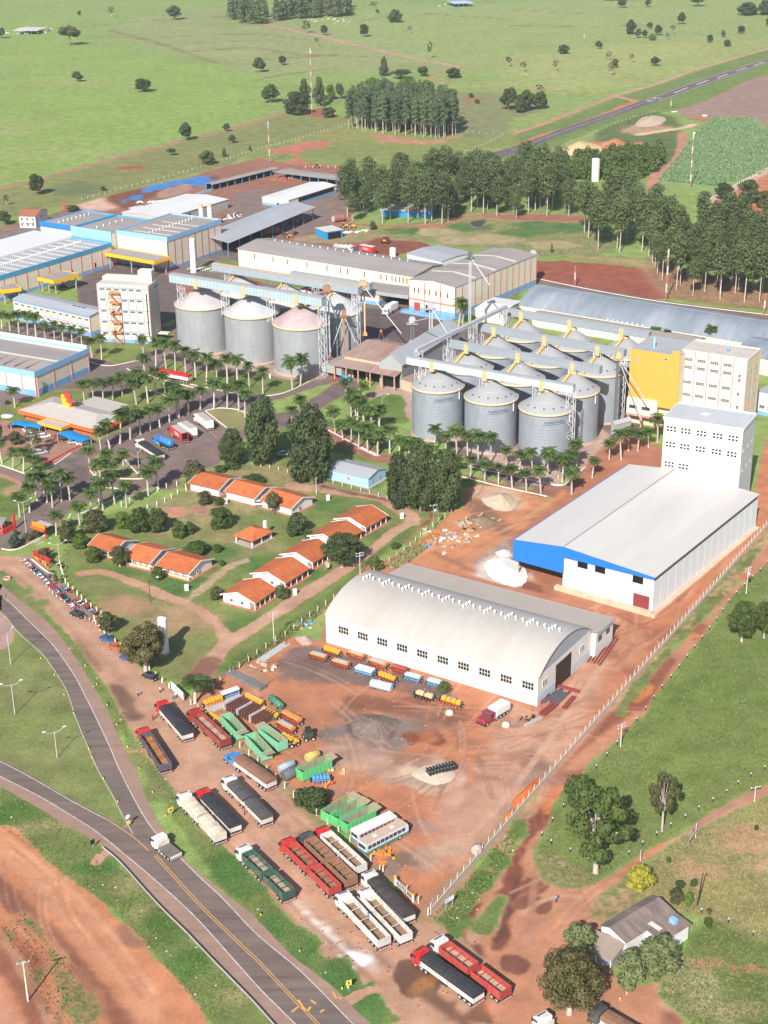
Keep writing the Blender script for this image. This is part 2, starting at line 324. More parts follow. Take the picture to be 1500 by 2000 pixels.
A('j200,460 j350,440 j440,445 j490,480 j490,570 j430,600 j340,580',.15, DIRT, DRY, soft=.6, jit=.15)
A('i700,1010 i900,1030 i960,1060 i830,1080 i730,1050',.2, None, LAWN, soft=.6)
A('i640,720 i1000,530 i1400,330 j0,280 j420,350 j420,430 j200,400 j0,440 i1400,480 i1200,560 i1000,640 i700,720',1,(.165,.125,.115), soft=.8, jit=.2)
A('i560,640 i900,480 i1180,360 i1230,420 i1000,540 i800,640',.2, None, LAWN, soft=1)
A('j-40,360 j400,430 j800,470 j1000,350 j1180,240 j1350,260 j1250,330 j1100,400 j1000,480 j900,560 j720,600 j500,470 j300,400',1,(.155,.115,.11), soft=.8, jit=.2)
A('j700,600 j1100,600 j1460,790 j1400,840 j1100,760 j800,900 j700,800',.1, DIRT,(.115,.17,.04), soft=1)
A('j1080,520 j1480,640 j1480,780 j1090,600',.15, DIRT,(.115,.165,.045), soft=1)
W('j900,540 j1090,615 j1280,715 j1470,810 k200,170 k440,240 k700,300 k1000,370 k1260,430 k1420,390 h300,1400 h430,1290 h560,1190',6,1,(.26,.125,.09), soft=.5, jit=.15)
A('k720,290 k1000,370 k1340,435 k1380,450 k1250,465 k1000,400 k780,410',.1, DIRT,(.11,.175,.04), soft=.7)
A('h400,1290 h560,1100 h720,1080 h880,1130 h860,1220 h700,1200 h560,1200 h440,1330',1,(.34,.15,.09), soft=1)
A('j350,880 j540,860 j1130,970 j1470,1080 k400,440 k560,560 k520,680 k0,1000 n1100,900 n600,1340 n300,1420 n0,1500 m1400,1260 m1000,1100 m500,560 m480,330 m600,150 i850,1200 i1150,1190 i1360,1060 j0,1000',.2, DIRT,(.15,.19,.055), soft=1)
for q_ in ('n150,120','n450,370','n560,140','n250,200','j550,940','j900,1000','j700,900','m1320,120','n620,420'): spot(q_, rng.uniform(7,11), rng.uniform(6,9),.4,(.42,.28,.17),(.23,.205,.09), soft=4, op=.8, jit=2)
for q_ in ('n330,520','n700,560','n500,1000','n950,640','m900,420','j1100,1150','n60,740','k100,730','n350,470','m1270,500'): spot(q_,6,5,.05, None,(.075,.15,.035), soft=3, jit=1.5)
A('m560,500 m760,470 m1000,620 m1300,760 m1500,900 m1460,1180 m1150,1180 m700,640',.25, DIRT,(.165,.185,.065), soft=3)
spot('m900,690',9,6,.6,(.36,.2,.12), DRY, soft=4); spot('m1330,800',10,8,.55,(.38,.22,.13), DRY, soft=4); spot('n220,170',3,3,.8,(.3,.16,.12), soft=1.5); spot('n60,190',4,3,.9,(.4,.2,.13), soft=1.5)
W('m600,450 m760,440 m1000,525 m1300,655 n60,830 n180,880 n300,960 n390,1060 n430,1130',3.4,.85,(.43,.255,.17), soft=1, jit=.4)
W('n150,830 n300,700 n420,600 n560,540',3,.62,(.42,.29,.2), soft=1, jit=.5)
W('n240,1390 n330,1270 n430,1150 n700,985 n1000,785 n1300,600 n1500,475 k90,870 k260,710 k380,650 k390,600 k330,560 j1480,1100 j1200,1060 j830,1010',4.2,.95,(.42,.255,.175), soft=.8, jit=.3)
W('n200,1400 n260,1340 n300,1290',6,.9,(.2,.1,.07), soft=1)
W('n360,1420 n700,1190 n1000,965 n1300,745 k110,920 k330,760 k540,600 k450,530 k200,470 j1300,1070 j1050,1010',1.8,.85,(.17,.085,.055), soft=.8, jit=.5)
W('n400,1330 n760,1110 n1060,900 n1300,720 k130,880 k400,680',3,.1, None,(.09,.15,.035), soft=1.2, op=.9)
A('j1090,960 j1400,1030 j1500,990 j1500,860',.2, None,(.12,.18,.05), soft=1)
A('j1380,1000 j1500,940 j1500,965 j1420,1010',1,(.45,.25,.17), soft=.6)
A('k780,400 k1000,380 k1380,460 k1500,400 k1500,500 k1150,770 k1180,900 k1500,1100 k1500,1240 k900,1060 k240,920 k450,780 k680,560 k760,520',1,(.46,.20,.10), soft=1.2, jit=.8)
A('k880,380 k1100,390 k1200,470 k1120,560 k900,500',1,(.5,.33,.22), soft=2, jit=1)
A('k780,480 k950,480 k1000,560 k1100,600 k1080,730 k960,690 k850,620',1,(.20,.11,.075), soft=2, jit=1, op=.85)
A('k850,1000 k860,900 k980,830 k1150,740 k1180,850 k1000,870 k920,950 k920,1060',1,(.33,.235,.195), soft=1.5, jit=.8)
A('k850,1000 k920,900 k1040,865 k1150,880 k1270,1000 k1260,1090 k1160,1140 k1040,1120 k910,1060',1,(.60,.52,.45), soft=1.2, jit=1.2, op=.8)
A('k1120,900 k1240,960 k1260,1070 k1500,1120 k1500,1210 k1200,1130',1,(.23,.085,.05), soft=1)
W('k560,860 k700,930 k850,1000',2,1,(.25,.12,.08), soft=1, op=.7); W('k500,840 k760,760 k1000,680',1.5,1,(.5,.28,.18), soft=1, op=.7)
A('k180,950 k450,770 k500,830 k300,980 k200,1010',.6,(.4,.28,.16),(.18,.17,.07), soft=1.2)
A('m0,330 m100,330 m240,330 m360,450 m480,560 m700,760 m760,880 m900,1030 m1100,1200 m1400,1390 r130,560 r350,800 r560,980 r800,1190 s1000,400 s1330,740 t500,740 t760,800 t1000,830 t1500,800 t1500,1500 t1800,2100 t1000,2100 t50,1330 s1130,1330 s850,1130 s560,820 s330,560 s100,320 r100,1370 q800,1450 q540,1050 q330,800 q50,280 m760,1260 m560,980 m300,700 m80,470 m0,440',1,(.41,.235,.155), soft=.8, jit=.35)
A('m560,930 m640,990 m740,1140 m700,1160 m600,1030',1,(.25,.135,.09), soft=1, op=.9)
A('m800,1290 m880,1270 m950,1330 m1000,1440 m1010,1520 m920,1480',1,(.16,.095,.065), soft=1, jit=.6); W('m920,1480 m960,1500 m1010,1500',3,1,(.17,.1,.07), soft=1)
A('m160,330 m250,330 m400,470 m560,640 m720,770 m640,800 m500,680 m340,520',1,(.27,.18,.15), soft=1)
W('m60,400 m300,560 m500,770 m760,1010 m1000,1250 r-100,640 r100,860',1.6,1,(.46,.29,.2), soft=1.2, op=.6); W('m40,420 m280,600 m480,820 m740,1060 m960,1290',1.4,1,(.33,.18,.12), soft=1.2, op=.5)
W('s600,700 s740,830 s860,960 s1000,1050 s1170,1150',2.2,1,(.62,.53,.46), soft=1.4, op=.55, jit=.8)
for q_, a_, b_ in (('s725,830',1.6,1.2),('s800,895',1.2,1.3),('s870,960',1.6,1),('s650,760',1.2,1),('s950,1020',2,1),('s1150,1110',2.2,.9)): spot(q_, a_, b_,1,(.70,.64,.58), soft=.7, jit=.5, op=.55)
spot('s1050,1090',3.1,2.4,1,(.80,.77,.74), soft=.5, jit=.7)
A('t240,1050 t330,1010 t460,1080 t560,1130 t590,1190 t540,1280 t420,1290 t330,1290 t240,1190',1,(.14,.076,.05), soft=.4, jit=.8, wet=.5)
A('t370,1230 t430,1180 t540,1140 t570,1170 t520,1250 t420,1290 t350,1270',1,(.26,.12,.05), soft=.5, jit=.3, wet=.9)
W('t-60,930 t100,990 t240,1080',1.8,1,(.25,.14,.095), soft=1, op=.8); W('t520,1290 t620,1370 t720,1440 t780,1500',2.6,1,(.165,.085,.055), soft=1)
A('t620,1380 t720,1330 t760,1400 t900,1350 t1100,1330 t1250,1400 t1290,1500 t680,1500',1,(.175,.085,.055), soft=.6, jit=.9, wet=.4)
A('t900,1300 t1000,1280 t1010,1400 t920,1420',1,(.24,.10,.05), soft=.8, wet=.5)
A('t1000,1460 t1090,1450 t1120,1500 t980,1500',1,(.32,.13,.045), soft=.5, wet=.9)
A('t770,830 t800,900 t900,910 t960,960 t1030,990 t1080,1030 t1190,1020 t1180,1090 t1100,1110 t1040,1080 t900,1020 t820,960',1,(.155,.068,.043), soft=.5, jit=.8, wet=.2)
A('t1170,1180 t1240,1160 t1260,1240 t1230,1270',1,(.15,.075,.05), soft=.6)
A('l480,1500 l900,1060 l1200,720 l1500,400 l1500,520 l1260,790 l1100,950 l880,1150 l620,1460 t1400,0 t1230,60 t1130,240 t1050,380 t960,500 t870,580 t760,700 t680,800 t560,720 t700,560 t900,330 t1100,80',.55,(.44,.25,.15),(.15,.17,.06), soft=1, jit=.8)
A('t740,820 t760,700 t880,580 t980,500 t1050,380 t1130,250 t1200,100 t1250,0 l400,1500 l640,1450 l900,1150 l1100,960 l1260,800 l1500,500 l1500,610 l1290,800 l1200,930 l1080,1080 l960,1230 l830,1400 l770,1500 u290,140 u220,330 u140,470 u150,580 u230,680 u440,690 u650,570 u850,440 u1010,370 u1160,260 u1500,90 u1500,160 u1150,330 u850,500 u650,650 u500,760 u480,860 u530,930 u480,1100 u560,1160 u620,1240 u700,1290 u880,1250 u860,1330 u1000,1460 u1050,1500 t1500,1500 t1000,1500 t900,900',1,(.42,.195,.112), soft=.9, jit=.5)
A('t740,820 t800,680 t930,590 t1030,520 t1080,380 t1130,240 t1210,90 t1250,0 u290,90 u270,200 u210,330 u130,420 u60,560 u40,740 u0,900 t1100,900 t1020,960 t960,880 t1050,780 t1060,640 t1000,560 t880,640 t800,800',1,(.185,.066,.04), soft=.6, jit=.9, wet=.15)
A('t1050,640 t1130,560 t1170,430 t1170,560 t1110,700 t1090,830 t1040,900 t990,900 t1030,800',1,(.115,.052,.036), soft=.6, jit=.7)
A('l560,1500 l700,1400 l780,1310 l900,1170 l960,1180 l860,1330 l760,1460 l660,1500 u300,0 u440,0 u400,50 u290,110 u240,60',1,(.23,.085,.05), soft=1, jit=.5)
A('u180,260 u175,210 u210,150 u290,95 u310,150 u260,230 u210,270',1,(.50,.16,.055), soft=.5, jit=.3, wet=.7)
A('l1040,1010 l1090,960 l1150,970 l1110,1030 l1060,1050',1,(.26,.10,.06), soft=.8, wet=.2); A('l720,1400 l790,1320 l820,1320 l800,1370 l740,1410',1,(.46,.16,.065), soft=.5, wet=.6); A('l1300,690 l1390,650 l1380,680 l1330,710',1,(.46,.16,.07), soft=.7, wet=.3)
spot('l1065,1025',1.6,1.3,1,(.46,.17,.07), soft=.5)
for q_, a_, b_ in (('t1280,490',2.6,2.4),('t1250,620',3.2,2.4),('u20,1150',2.2,2.6)): spot(q_, a_, b_,1,(.19,.08,.055), soft=.3, jit=.9)
A('u330,1370 u560,1370 u600,1420 u560,1450',1,(.2,.1,.07), soft=1, op=.8); A('u880,1430 u950,1410 u1020,1500 u900,1500',1,(.22,.09,.06), soft=1)
W('l470,1490 l700,1240 l900,1030 l1120,790 l1480,410',1.6,.12, None,(.12,.17,.045), soft=.6, op=.75, jit=1.1); W('l620,1480 l840,1210 l1010,1020 l1200,800 l1440,520',1.4,.15, None,(.11,.165,.042), soft=.6, op=.7, jit=1.2)
for q_ in ('t1000,300','t900,440','t1180,80','t760,580','t690,760'): spot(q_,2.6,3.6,.08, None,(.085,.155,.035), soft=1.2, jit=1)
A('t820,800 t900,700 t1000,560 t1080,580 t1050,680 t1020,780 t960,860 t870,850',.22,(.4,.25,.14),(.12,.165,.045), soft=1, jit=.6)
A('l1500,610 l1290,800 l1200,930 l1080,1080 l960,1230 l830,1400 l770,1500 u290,140 u220,330 u140,470 u150,580 u230,680 u440,690 u650,570 u850,440 u1010,370 u1160,260 u1500,90 f1700,1480 f1700,1000',.12, DIRT,(.14,.19,.05), soft=1, jit=.5)
A('l1250,1100 l1500,1000 l1500,1500 l900,1500 l1000,1300', None, None,(.125,.185,.045), soft=6, jit=3)
A('l1490,640 l1420,800 l1300,900 l1200,1000 l1120,1100 l1180,1120 l1350,960 l1500,900', None, None,(.16,.18,.06), soft=2, op=.7)
A('u140,470 u150,580 u230,680 u440,690 u480,620 u300,520',.4,(.4,.29,.18),(.17,.18,.07), soft=1.5)
A('u1500,160 u1150,330 u850,500 u650,650 u500,760 u480,860 u520,900 u700,900 u1000,880 u1180,900 u1500,1030 f1700,1800 f1700,1500',.33,(.44,.29,.17),(.215,.21,.08), soft=1, jit=.6)
for q_, a_, b_ in (('u1440,450',8,4),('u1180,620',5,3),('u1340,380',4,3),('u1050,610',3,3),('u1480,560',4,3)): spot(q_, a_, b_,.6,(.45,.25,.15), DRY, soft=2.5, jit=1.5)
A('u1180,900 u1500,1030 f1700,1850 f1700,2200 u1000,1900 u1050,1500 u870,1330 u880,1250 u1000,1130 u1030,1000',.25,(.42,.25,.14),(.115,.16,.045), soft=1.5, jit=1)
for q_, a_, b_ in (('u1100,1290',6,4),('u1200,1400',7,4),('u1000,1240',4,3)): spot(q_, a_, b_,.45,(.45,.34,.22),(.19,.2,.09), soft=2.5, jit=1.5)
for q_, a_, b_ in (('u1330,1190',4,1.6),('u1180,1150',5,1.5),('u1440,1170',3,1.5)): spot(q_, a_ * .6, b_ * .7,.6,(.36,.18,.11), soft=1, jit=1)
A('u470,850 u560,740 u700,640 u760,700 u620,860 u530,900',.5,(.40,.25,.15),(.12,.16,.05), soft=1, jit=.6)
YARD = 'o285,575 o1500,970 l150,1440 l260,1300 l560,960 l240,760 l300,700 l800,910 l830,860 l1300,350 l1420,240 h1440,1300 h1500,1050 f1560,950 f1560,1000 l1500,400 l1200,700 l900,1050 l520,1480 t1100,0 t900,250 t700,480 t510,720 t430,700 t200,420 s1000,380 r1080,1330 r850,1200 r560,960 r300,700 r150,560 r-100,330 q700,370 n560,1300 n900,1100'
A(YARD,1,(.42,.17,.088), soft=.8, jit=.4, sm=False)
A('o0,640 o250,590 o500,680 o900,840 o1200,960 o1100,1010 o900,940 o700,920 o480,900 o250,880 o0,870 r500,60 r420,100',1,(.15,.106,.092), soft=1.2, jit=1.4, op=.95)
A('o250,1000 o420,980 o440,1020 o300,1040',1,(.17,.13,.12), soft=1.5, jit=1, op=.8)
A('o0,880 o400,900 o700,930 o800,980 o500,1080 o300,1150 o0,1130',1,(.38,.165,.095), soft=3, jit=1.5, op=.8)
A('o400,1000 o700,960 o900,1010 o1300,1060 o1300,1160 o1000,1150 o800,1100 o500,1090',1,(.19,.082,.052), soft=1.4, jit=2, op=.85)
A('o200,1230 o400,1150 o480,1110 o800,1120 o1030,1150 o1050,1210 o900,1340 o700,1400 o400,1330',1,(.20,.15,.13), soft=1.4, jit=1.8)
A('o420,1180 o480,1120 o600,1100 o820,1130 o830,1200 o780,1280 o640,1310 o500,1290',1,(.13,.092,.08), soft=.5, jit=1.)
A('o820,1250 o900,1230 o960,1240 o1000,1220 o1100,1240 o1160,1290 o1130,1340 o1000,1320 o900,1330',1,(.20,.07,.042), soft=.6, jit=.9, wet=.1)
A('o960,1250 o1050,1230 o1100,1290 o1040,1320 o980,1300',1,(.44,.15,.06), soft=.8, jit=.4)
A('r800,750 r1000,620 r1300,700 r1500,760 r1500,900 r1300,900 r1000,840',1,(.41,.255,.185), soft=3, jit=1.5)
A('f780,1500 f840,1475 f900,1500 f910,1530 f850,1545 f800,1530',1,(.50,.36,.26), soft=1.2, jit=1.4)
A('f960,1400 f1190,1250 f1180,1330 f1100,1480 f990,1620 f900,1700 f850,1660 f870,1560 f960,1480',1,(.43,.26,.18), soft=4, jit=2, op=.8)
for i in range(70):
 c = (rng.uniform(600,1120), rng.uniform(1390,1720)); k = rng.random()
 if c[0] + .85 * (c[1] - 1400) * 1.0 > 1150: continue
 spot('%f,%f' % c, rng.uniform(.8,4), rng.uniform(.6,3.5), None,[(.27,.19,.165),(.45,.29,.21),(.30,.135,.085),(.2,.12,.09)][int(k * 4)], soft=1.2, op=.6, jit=1)
for i in range(40):
 c = (rng.uniform(1180,1480), rng.uniform(1000,1330))
 if c[0] + c[1] * 1.0 < 2360 or c[0] * 1.14 + c[1] > 2720: continue
 spot('%f,%f' % c, rng.uniform(.8,3), rng.uniform(1,5), None, rng.choice([(.30,.10,.06),(.42,.2,.13),(.33,.125,.075),(.24,.085,.05)]), soft=1.2, op=.7, jit=1)
W('l600,920 l700,1010 l720,1100 l640,1180 l480,1230',5, None,(.44,.215,.125), soft=2, op=.7); W('l560,960 l680,1030 l690,1110 l600,1200',1, None,(.3,.13,.08), soft=.7, op=.6); W('l620,900 l760,960 l900,860 l1100,660 l1400,330',1.2, None,(.26,.095,.06), soft=.8, op=.8); W('l840,900 l1000,750 l1250,470 l1420,260',1.2, None,(.26,.09,.055), soft=.8, op=.7)
A('l1300,390 l1420,330 l1460,380 l1380,430',1,(.45,.165,.085), soft=1.5); A('r480,280 r620,330 r720,480 r700,640 r500,700', None,(.33,.165,.105), soft=3, op=.6)
W('s1130,330 s1300,260 s1450,330 t500,300',3, None,(.25,.15,.11), soft=2, op=.5); spot('t320,300',2.2,1.8,1,(.17,.11,.08), soft=1, jit=.8); spot('t210,380',2.5,2,1,(.22,.15,.11), soft=1.2, jit=.8)
W('t520,690 t640,540 t780,380 t900,240 t1060,60',3,.75,(.31,.19,.12),(.15,.15,.06), soft=1, jit=.8)
W('r-60,420 r150,570 r300,720 r430,830 r600,990 r760,1150 r850,1210',2.4,.55,(.33,.22,.14),(.13,.16,.05), soft=.8, jit=.6)
A('o250,620 o275,370 k40,960 k240,900 k900,1050 k1500,1200 l560,890 l600,960 l300,1330 l160,1470 o1400,970',1,(.40,.175,.10), soft=.6, jit=.4, sm=False); A('l-20,470 l575,-10 l900,0 l1340,160 l1450,240 l810,950 l200,780',1,(.36,.15,.085), soft=.8, jit=.6, sm=False)
A('m0,430 m80,470 m300,700 m560,980 m760,1260 q50,280 q330,800 q540,1050 q800,1450 r100,1370 s100,320 s330,560 s560,820 s850,1130 s1130,1330 s1310,1490 s1350,1560 s1060,1560 s860,1310 s560,1080 s250,770 s0,520 q0,390 m540,1050 m300,770 m0,520',.22,(.40,.25,.155),(.13,.18,.05), soft=.7, jit=.4)
for q_ in ('s60,430','s200,560','s420,860','s620,1000','s900,1260','s1150,1440'): spot(q_,3.4,5,.04, None,(.065,.145,.034), soft=1.5, jit=.8)
for q_ in ('q120,560','q300,840','q420,1130','m300,690','m560,1010','m200,590'): spot(q_,2,5,.3, None,(.165,.185,.065), soft=2, jit=.8)
W('q200,810 q300,800 q370,800',1.4,1,(.42,.24,.16), soft=.5); W('s960,1420 s1100,1340 s1180,1320',1.6,1,(.42,.24,.16), soft=.5)
A('m130,870 m330,1060 m480,1290 m560,1520 v470,0 v520,180 v650,430 v790,690 v760,680 v640,600 v430,490 v170,340 v0,250 m-40,1560 m-40,1020 m100,890',.15, DIRT,(.155,.195,.058), soft=.8, jit=.3)
for q_ in ('m200,1200','m80,1400','v200,300','v450,420','v400,150','m380,1350'): spot(q_, rng.uniform(6,10), rng.uniform(5,8),.16,(.36,.22,.13),(.175,.19,.07), soft=4, jit=2, op=.8)
A('m0,700 m60,780 m100,870 m60,960 m0,1010 f-40,1270 f-40,1180',1,(.33,.22,.19), soft=.6)
A('v0,405 v200,520 v420,650 v620,770 v740,900 v950,1130 v1220,1400 v1500,1690 v1650,1860 v1300,1860 v1230,1800 v1000,1520 v850,1350 v700,1190 v600,1090 v400,960 v250,830 v100,690 v0,650 v-60,600',.18,(.4,.25,.14),(.13,.175,.05), soft=.8, jit=.5)
for q_, a_, b_ in (('v750,980',3.5,3.5),('v250,640',6,2.5),('v1400,1640',2.5,2),('v860,1150',3,2),('v480,900',4,3)): spot(q_, a_, b_,.4, STRAW,(.2,.2,.08), soft=2, jit=1)
for q_, a_, b_ in (('v560,880',5,3),('v1020,1230',5,4),('v1130,1430',4,3),('v100,560',6,3)): spot(q_, a_, b_,.04, None,(.07,.145,.03), soft=2, jit=1)
W('v570,850 v600,810 v650,790',2.4,.9,(.42,.25,.18), soft=.8)
A('v-600,560 v0,660 v100,690 v250,830 v400,960 v600,1090 v700,1190 v850,1350 v1000,1520 v1230,1800 v1750,2450 v-600,2450',1,(.46,.19,.097), soft=.8, jit=.4)
A('v0,680 v100,710 v250,850 v400,980 v590,1110 v690,1210 v830,1370 v980,1540 v1190,1800 v720,1800 v600,1650 v480,1490 v330,1310 v130,1110 v60,1000 v0,940',1,(.48,.20,.10), soft=2, jit=.8)
W('v0,780 v200,930 v400,1130 v560,1330 v750,1550 v930,1800',2.5,1,(.50,.29,.19), soft=2, op=.5); W('v0,860 v200,1030 v420,1290 v600,1500 v800,1780',1.2,1,(.40,.19,.11), soft=1, op=.7); W('v200,1000 v500,1230 v700,1420 v1000,1760',1,1,(.42,.2,.12), soft=1, op=.6)
A('v690,1230 v730,1210 v830,1320 v830,1350 v720,1340',1,(.29,.14,.09), soft=1, jit=.6)
W('v0,940 v130,1110 v330,1310 v480,1490 v720,1800',3,1,(.24,.10,.06), soft=1, jit=.5); A('v0,960 v60,1000 v140,1120 v70,1160 v0,1120',1,(.19,.085,.06), soft=1)
A('v0,1220 v60,1250 v180,1420 v260,1480 v260,1620 v330,1800 v250,1800 v100,1480 v0,1330',.25, RED,(.085,.135,.035), soft=1.5, jit=1)
A('v130,1150 v300,1320 v420,1500 v560,1700 v580,1800 v420,1800 v340,1650 v290,1480',.4,(.40,.18,.10),(.13,.15,.05), soft=2, jit=1.5)
A('v100,1300 v220,1320 v260,1440 v180,1480 v110,1400',1,(.25,.085,.05), soft=2)
W('v0,1370 v60,1420 v130,1580 v260,1800',4,1,(.25,.10,.06), soft=1, jit=.5); A('v0,1560 v40,1620 v120,1800 v0,1800',1,(.45,.22,.14), soft=1)
W('v0,1250 v140,1450 v240,1650 v330,1800',.5,.8,(.38,.2,.12), soft=.6); W('v0,1310 v100,1440 v200,1640 v290,1800',.5,.8,(.38,.2,.12), soft=.6)
for l_, c_ in (('s0,200 s300,470 s600,760 s900,1040 s1200,1300',(.33,.18,.12)),('s100,120 s420,420 s760,760 s1100,1060',(.45,.275,.19)),('r100,600 r330,830 r560,1080 r700,1250',(.34,.19,.125)),('t1180,700 t1330,600 t1500,560 u400,760',(.46,.27,.18)),
     ('t1150,900 t1300,760 t1500,650',(.35,.18,.11)),('t1300,300 t1260,600 t1250,900',(.36,.18,.115)),('v100,760 v400,1010 v640,1270 v900,1620',(.52,.27,.16)),('v60,800 v350,1060 v600,1340 v820,1650',(.41,.18,.10)),('u1000,390 u1300,200 u1500,110',(.33,.2,.15)),
     ('f1180,1290 f1100,1400 f1000,1540 f900,1650',(.47,.29,.2)),('f640,1420 f760,1400 f900,1440 f960,1560',(.31,.15,.095)),('f700,1350 f860,1390 f1000,1420 f1130,1370',(.33,.15,.09)),('k1000,720 k1160,640 k1400,480',(.5,.28,.17)),('k640,960 k840,840 k1000,740',(.36,.17,.1))):
 P_ = l_.split()
 for dx in (0,7):
  W(' '.join('%f,%f' % (px(w)[0] + dx, px(w)[1]) for w in P_),.55, None, c_, soft=.35, op=.85, jit=.15)
def ruts(box, n, L_, cols, az, sp=.5):
 for i in range(n):
  c = at((rng.uniform(box[0], box[2]), rng.uniform(box[1], box[3]))); a = az + rng.uniform(-sp, sp); k = rng.uniform(-.03,.03); P = []
  for s_ in range(5): P.append((c.x, c.y)); c = c + Vector((math.cos(a), math.sin(a),0)) * L_ / 4; a += k * L_ / 4
  for o in (-.9,.9):
   Q = [(x - math.sin(a) * o, y + math.cos(a) * o) for x, y in P]; _track(Q,.4, rng.choice(cols))
def _track(Q, w, col):
 global pts
 o = pts; pts = lambda _s: [Vector((x, y,0)) for x, y in Q]
 try: W('', w, None, col, soft=.3, op=.6, jit=.12)
 finally: pts = o
RC = [(.31,.13,.075),(.50,.26,.16),(.27,.12,.08),(.36,.17,.10)]
ruts((640,1330,1050,1640),34,26, RC,.6,1.2); ruts((250,1350,900,1900),30,24,[(.34,.18,.115),(.48,.29,.19)],2.1,.25); ruts((1000,1500,1250,1950),16,20, RC,1.0,.7); ruts((1080,1180,1330,1330),14,24, RC,.9,.4); ruts((1330,1010,1480,1150),10,22, RC,.95,.15); ruts((820,950,1000,1060),12,16, RC,.7,.9); ruts((0,1650,300,1980),16,34,[(.40,.17,.09),(.54,.27,.15)],2.2,.12)
gv = np.stack([X_, Yv, np.zeros(NV)],1).astype(np.float32)
I = np.arange(NV).reshape(ny, nx); F = np.stack([I[:-1, :-1], I[:-1,1:], I[1:,1:], I[1:, :-1]],-1).reshape(-1,4)
gm = bpy.data.meshes.new('ground'); gm.vertices.add(NV); gm.vertices.foreach_set('co', gv.ravel())
gm.loops.add(F.size); gm.loops.foreach_set('vertex_index', F.ravel().astype(np.int32)); gm.polygons.add(len(F))
gm.polygons.foreach_set('loop_start', np.arange(0, F.size,4, dtype=np.int32)); gm.update(calc_edges=True)
for nm_, col_, al_ in (('soil', soil, mix),('turf', turf, wet)):
 at_ = gm.attributes.new(nm_,'FLOAT_COLOR','POINT'); at_.data.foreach_set('color', np.concatenate([col_, al_[:, None]],1).astype(np.float32).ravel())
def ground_mat():
 m, nt, b, N, L = new_mat('ground_cover')
 geo = N('ShaderNodeNewGeometry'); pos = geo.outputs['Position']
 def noise(scale, det=6, rough=.6, vec=pos):
  n = N('ShaderNodeTexNoise'); n.inputs['Scale'].default_value = scale; n.inputs['Detail'].default_value = det; n.inputs['Roughness'].default_value = rough; L(vec, n.inputs[0]); return n.outputs[0]
 def math_(op, a, bb=None, c=None, clamp=False):
  n = N('ShaderNodeMath'); n.operation = op; n.use_clamp = clamp
  for i, v in enumerate((a, bb, c)):
   if v is None: continue
   if isinstance(v,(int, float)): n.inputs[i].default_value = v
   else: L(v, n.inputs[i])
  return n.outputs[0]
 def rng_(v, lo, hi, a=.3, bb=.7):
  r = N('ShaderNodeMapRange'); L(v, r.inputs[0]); r.inputs[1].default_value = a; r.inputs[2].default_value = bb; r.inputs[3].default_value = lo; r.inputs[4].default_value = hi; return r.outputs[0]
 def scale_(c, f):
  n = N('ShaderNodeVectorMath'); n.operation = 'SCALE'; L(c, n.inputs[0]); L(f, n.inputs['Scale']); return n.outputs[0]
 a1 = N('ShaderNodeAttribute'); a1.attribute_name = 'soil'; a2 = N('ShaderNodeAttribute'); a2.attribute_name = 'turf'
 n_big, n_mid, n_fine, n_edge = noise(.02,4), noise(.16,7,.65), noise(1.5,6,.75), noise(.55,8,.75)
 e = math_('MULTIPLY_ADD', math_('SUBTRACT', n_edge,.5),1.5, math_('SUBTRACT', a1.outputs['Alpha'],.5))
 fac = math_('MULTIPLY_ADD', e,3.2,.5, True)
 sc = scale_(scale_(a1.outputs['Color'], rng_(n_mid,.78,1.2)), rng_(n_fine,.86,1.14))
 tv = scale_(scale_(a2.outputs['Color'], rng_(n_mid,.72,1.28)), rng_(n_fine,.62,1.38))
 dry = N('ShaderNodeMix'); dry.data_type = 'RGBA'; L(math_('MULTIPLY', rng_(noise(.07,6,.7),0,.42,.42,.75),1.0), dry.inputs[0]); L(tv, dry.inputs[6]); dry.inputs[7].default_value = (.23,.2,.085,1)
 mx = N('ShaderNodeMix'); mx.data_type = 'RGBA'; L(fac, mx.inputs[0]); L(dry.outputs[2], mx.inputs[6]); L(sc, mx.inputs[7])
 col = scale_(scale_(mx.outputs[2], rng_(n_big,.93,1.07)), rng_(noise(5.5,2,.5),.72,1.06,.28,.42))
 L(col, b.inputs['Base Color'])
 L(rng_(a2.outputs['Alpha'],.95,.22,0,1), b.inputs['Roughness']); b.inputs['Specular IOR Level'].default_value = .2
 bp = N('ShaderNodeBump'); bp.inputs['Distance'].default_value = .25
 L(math_('MULTIPLY_ADD', math_('SUBTRACT',1, a2.outputs['Alpha']), math_('MULTIPLY_ADD', math_('SUBTRACT',1, fac),.35,.18),0), bp.inputs['Strength']); L(noise(2.2,5,.7), bp.inputs['Height']); L(bp.outputs[0], b.inputs['Normal'])
 return m
gm.materials.append(ground_mat())
struct(link('ground', gm))
